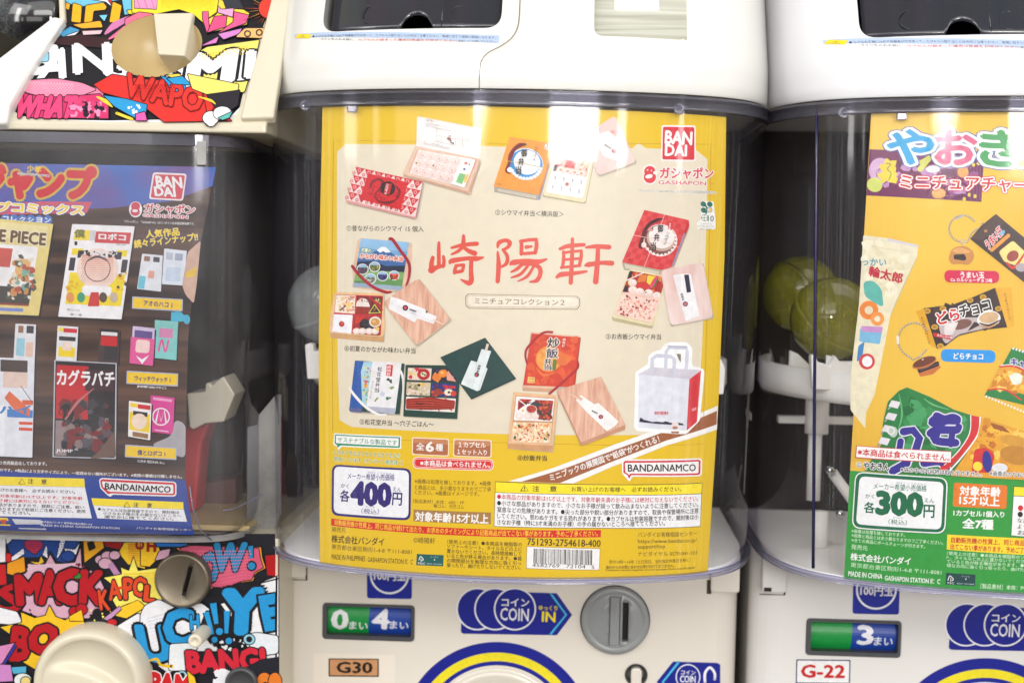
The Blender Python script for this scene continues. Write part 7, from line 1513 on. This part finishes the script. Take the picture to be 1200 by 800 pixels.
    P.text('メーカー希望小売価格', 240, 102, 576, 118, 40, (40, 120, 90), .015); P.text('きぼう こうりかかく', 384, 82, 574, 92, 11, (40, 120, 90), res=1); P.text('かく', 188, 166, 244, 170, 28, DG, .015); P.text('各', 180, 238, 248, 241, 70, DG, .035); P.text('300', 264, 208, 545, 222, 138, DG, .085, up=(4, -138)); P.text('円', 558, 262, 625, 265, 80, DG, .035); P.text('えん', 562, 193, 624, 196, 28, DG, .015); P.text('（税込）', 334, 328, 452, 335, 34, (40, 120, 90), .01); P.text('ぜいこみ', 362, 302, 428, 306, 12, (40, 120, 90), res=1)
    P.part('age_badge')
    P.poly([(750, 82), (1090, 100), (1084, 250), (742, 234)], (224, 120, 34), 16); P.text('対象年齢', 788, 132, 1046, 142, 60, WHT, .05); P.text('15才以上', 786, 192, 1040, 204, 60, WHT, .05)
    P.text('1カプセル1個入り', 748, 274, 1070, 286, 38, WHT, .04); P.text('全7種', 806, 340, 1000, 350, 62, WHT, .055)
    P.part('vending_notice')
    P.poly([(708, 412), (1300, 440), (1300, 548), (704, 508)], (246, 214, 40)); P.text('自動販売機の性質上、同じ商品が続けて', 732, 446, 1330, 470, 36, (196, 40, 36), .03); P.text('出てこない事があります。予めご了承ください', 728, 488, 1340, 520, 36, (196, 40, 36), .03)
    P.part('publisher_text'); LG = (206, 232, 200)
    for s, *p in (('※画像は処理を施しております。', 98, 388, 438, 416), ('※画像と商品とは多少異なりますのでご了承ください。', 98, 416, 680, 466), ('※全ての商品にボールチェーンが付きます。', 98, 446, 566, 490)): P.text(s, *p, 24, LG, .015)
    P.text('発売元', 96, 490, 200, 500, 32, LG, .01); P.text('株式会社バンダイ', 92, 552, 474, 584, 48, WHT, .03); P.text('東京都台東区駒形1-4-8 〒111-8081', 92, 604, 670, 654, 32, LG); P.text('MADE IN CHINA', 78, 660, 294, 680, 32, WHT, .025); P.text('GASHAPON STATION Ⅱ：C', 310, 688, 662, 712, 32, WHT, .025)
    P.poly([(700, 656), (888, 668), (884, 742), (696, 730)], (22, 66, 66)); P.stroke([(712, 704), (724, 676), (746, 696), (738, 706)], 5, WHT); P.stroke([(730, 690), (730, 712)], 4, WHT); P.text('FSC', 710, 720, 752, 723, 12, WHT); P.text('ミックス', 800, 678, 850, 682, 9, (200, 220, 220), res=1); P.ell(826, 696, 4, 4, WHT); P.text('FSC® C011894', 770, 724, 876, 730, 11, (200, 220, 220), res=1)
    for i, s in enumerate(('〈使用上の注意〉●本商品を樹脂製のソファーや', 'ト、タイルなどの上に置かないでください。長時', 'ていると色が移る場合があります。●取り出し', '理な方向に強く引っ張ったり、曲げたりしない')): P.text(s, 704, 530+i*26, 1310, 562+i*26, 24, LG, .01)
    P.text('［製品素材］本体：PVC・ABS', 920, 740, 1310, 758, 32, LG, .015)
    P.part('caution_panel')
    P.poly([(1130, 104), (1700, 134), (1690, 460), (1112, 420)], (60, 60, 50)); P.poly([(1134, 108), (1700, 138), (1698, 196), (1130, 164)], (246, 220, 40)); P.poly([(1130, 168), (1697, 200), (1688, 456), (1116, 418)], (242, 242, 240)); P.ell(1174, 244, 17, 18, (206, 30, 40)); P.ell(1172, 284, 17, 18, BLK)
    for i, (s, c_) in enumerate((('本商品の対象年齢は15才以上です。', (206, 30, 40)), ('小さな部品がありますので、', BLK), ('なお子様が誤って飲み込まない', BLK), ('ように注意してください。窒息', BLK), ('おそれがあります。', BLK))):
        P.text(s, 1196 if i < 2 else 1154, 246+i*38, 1640, 270+i*38, 30, c_, .01)
    P.finish()
right_poster()

finish_prints()
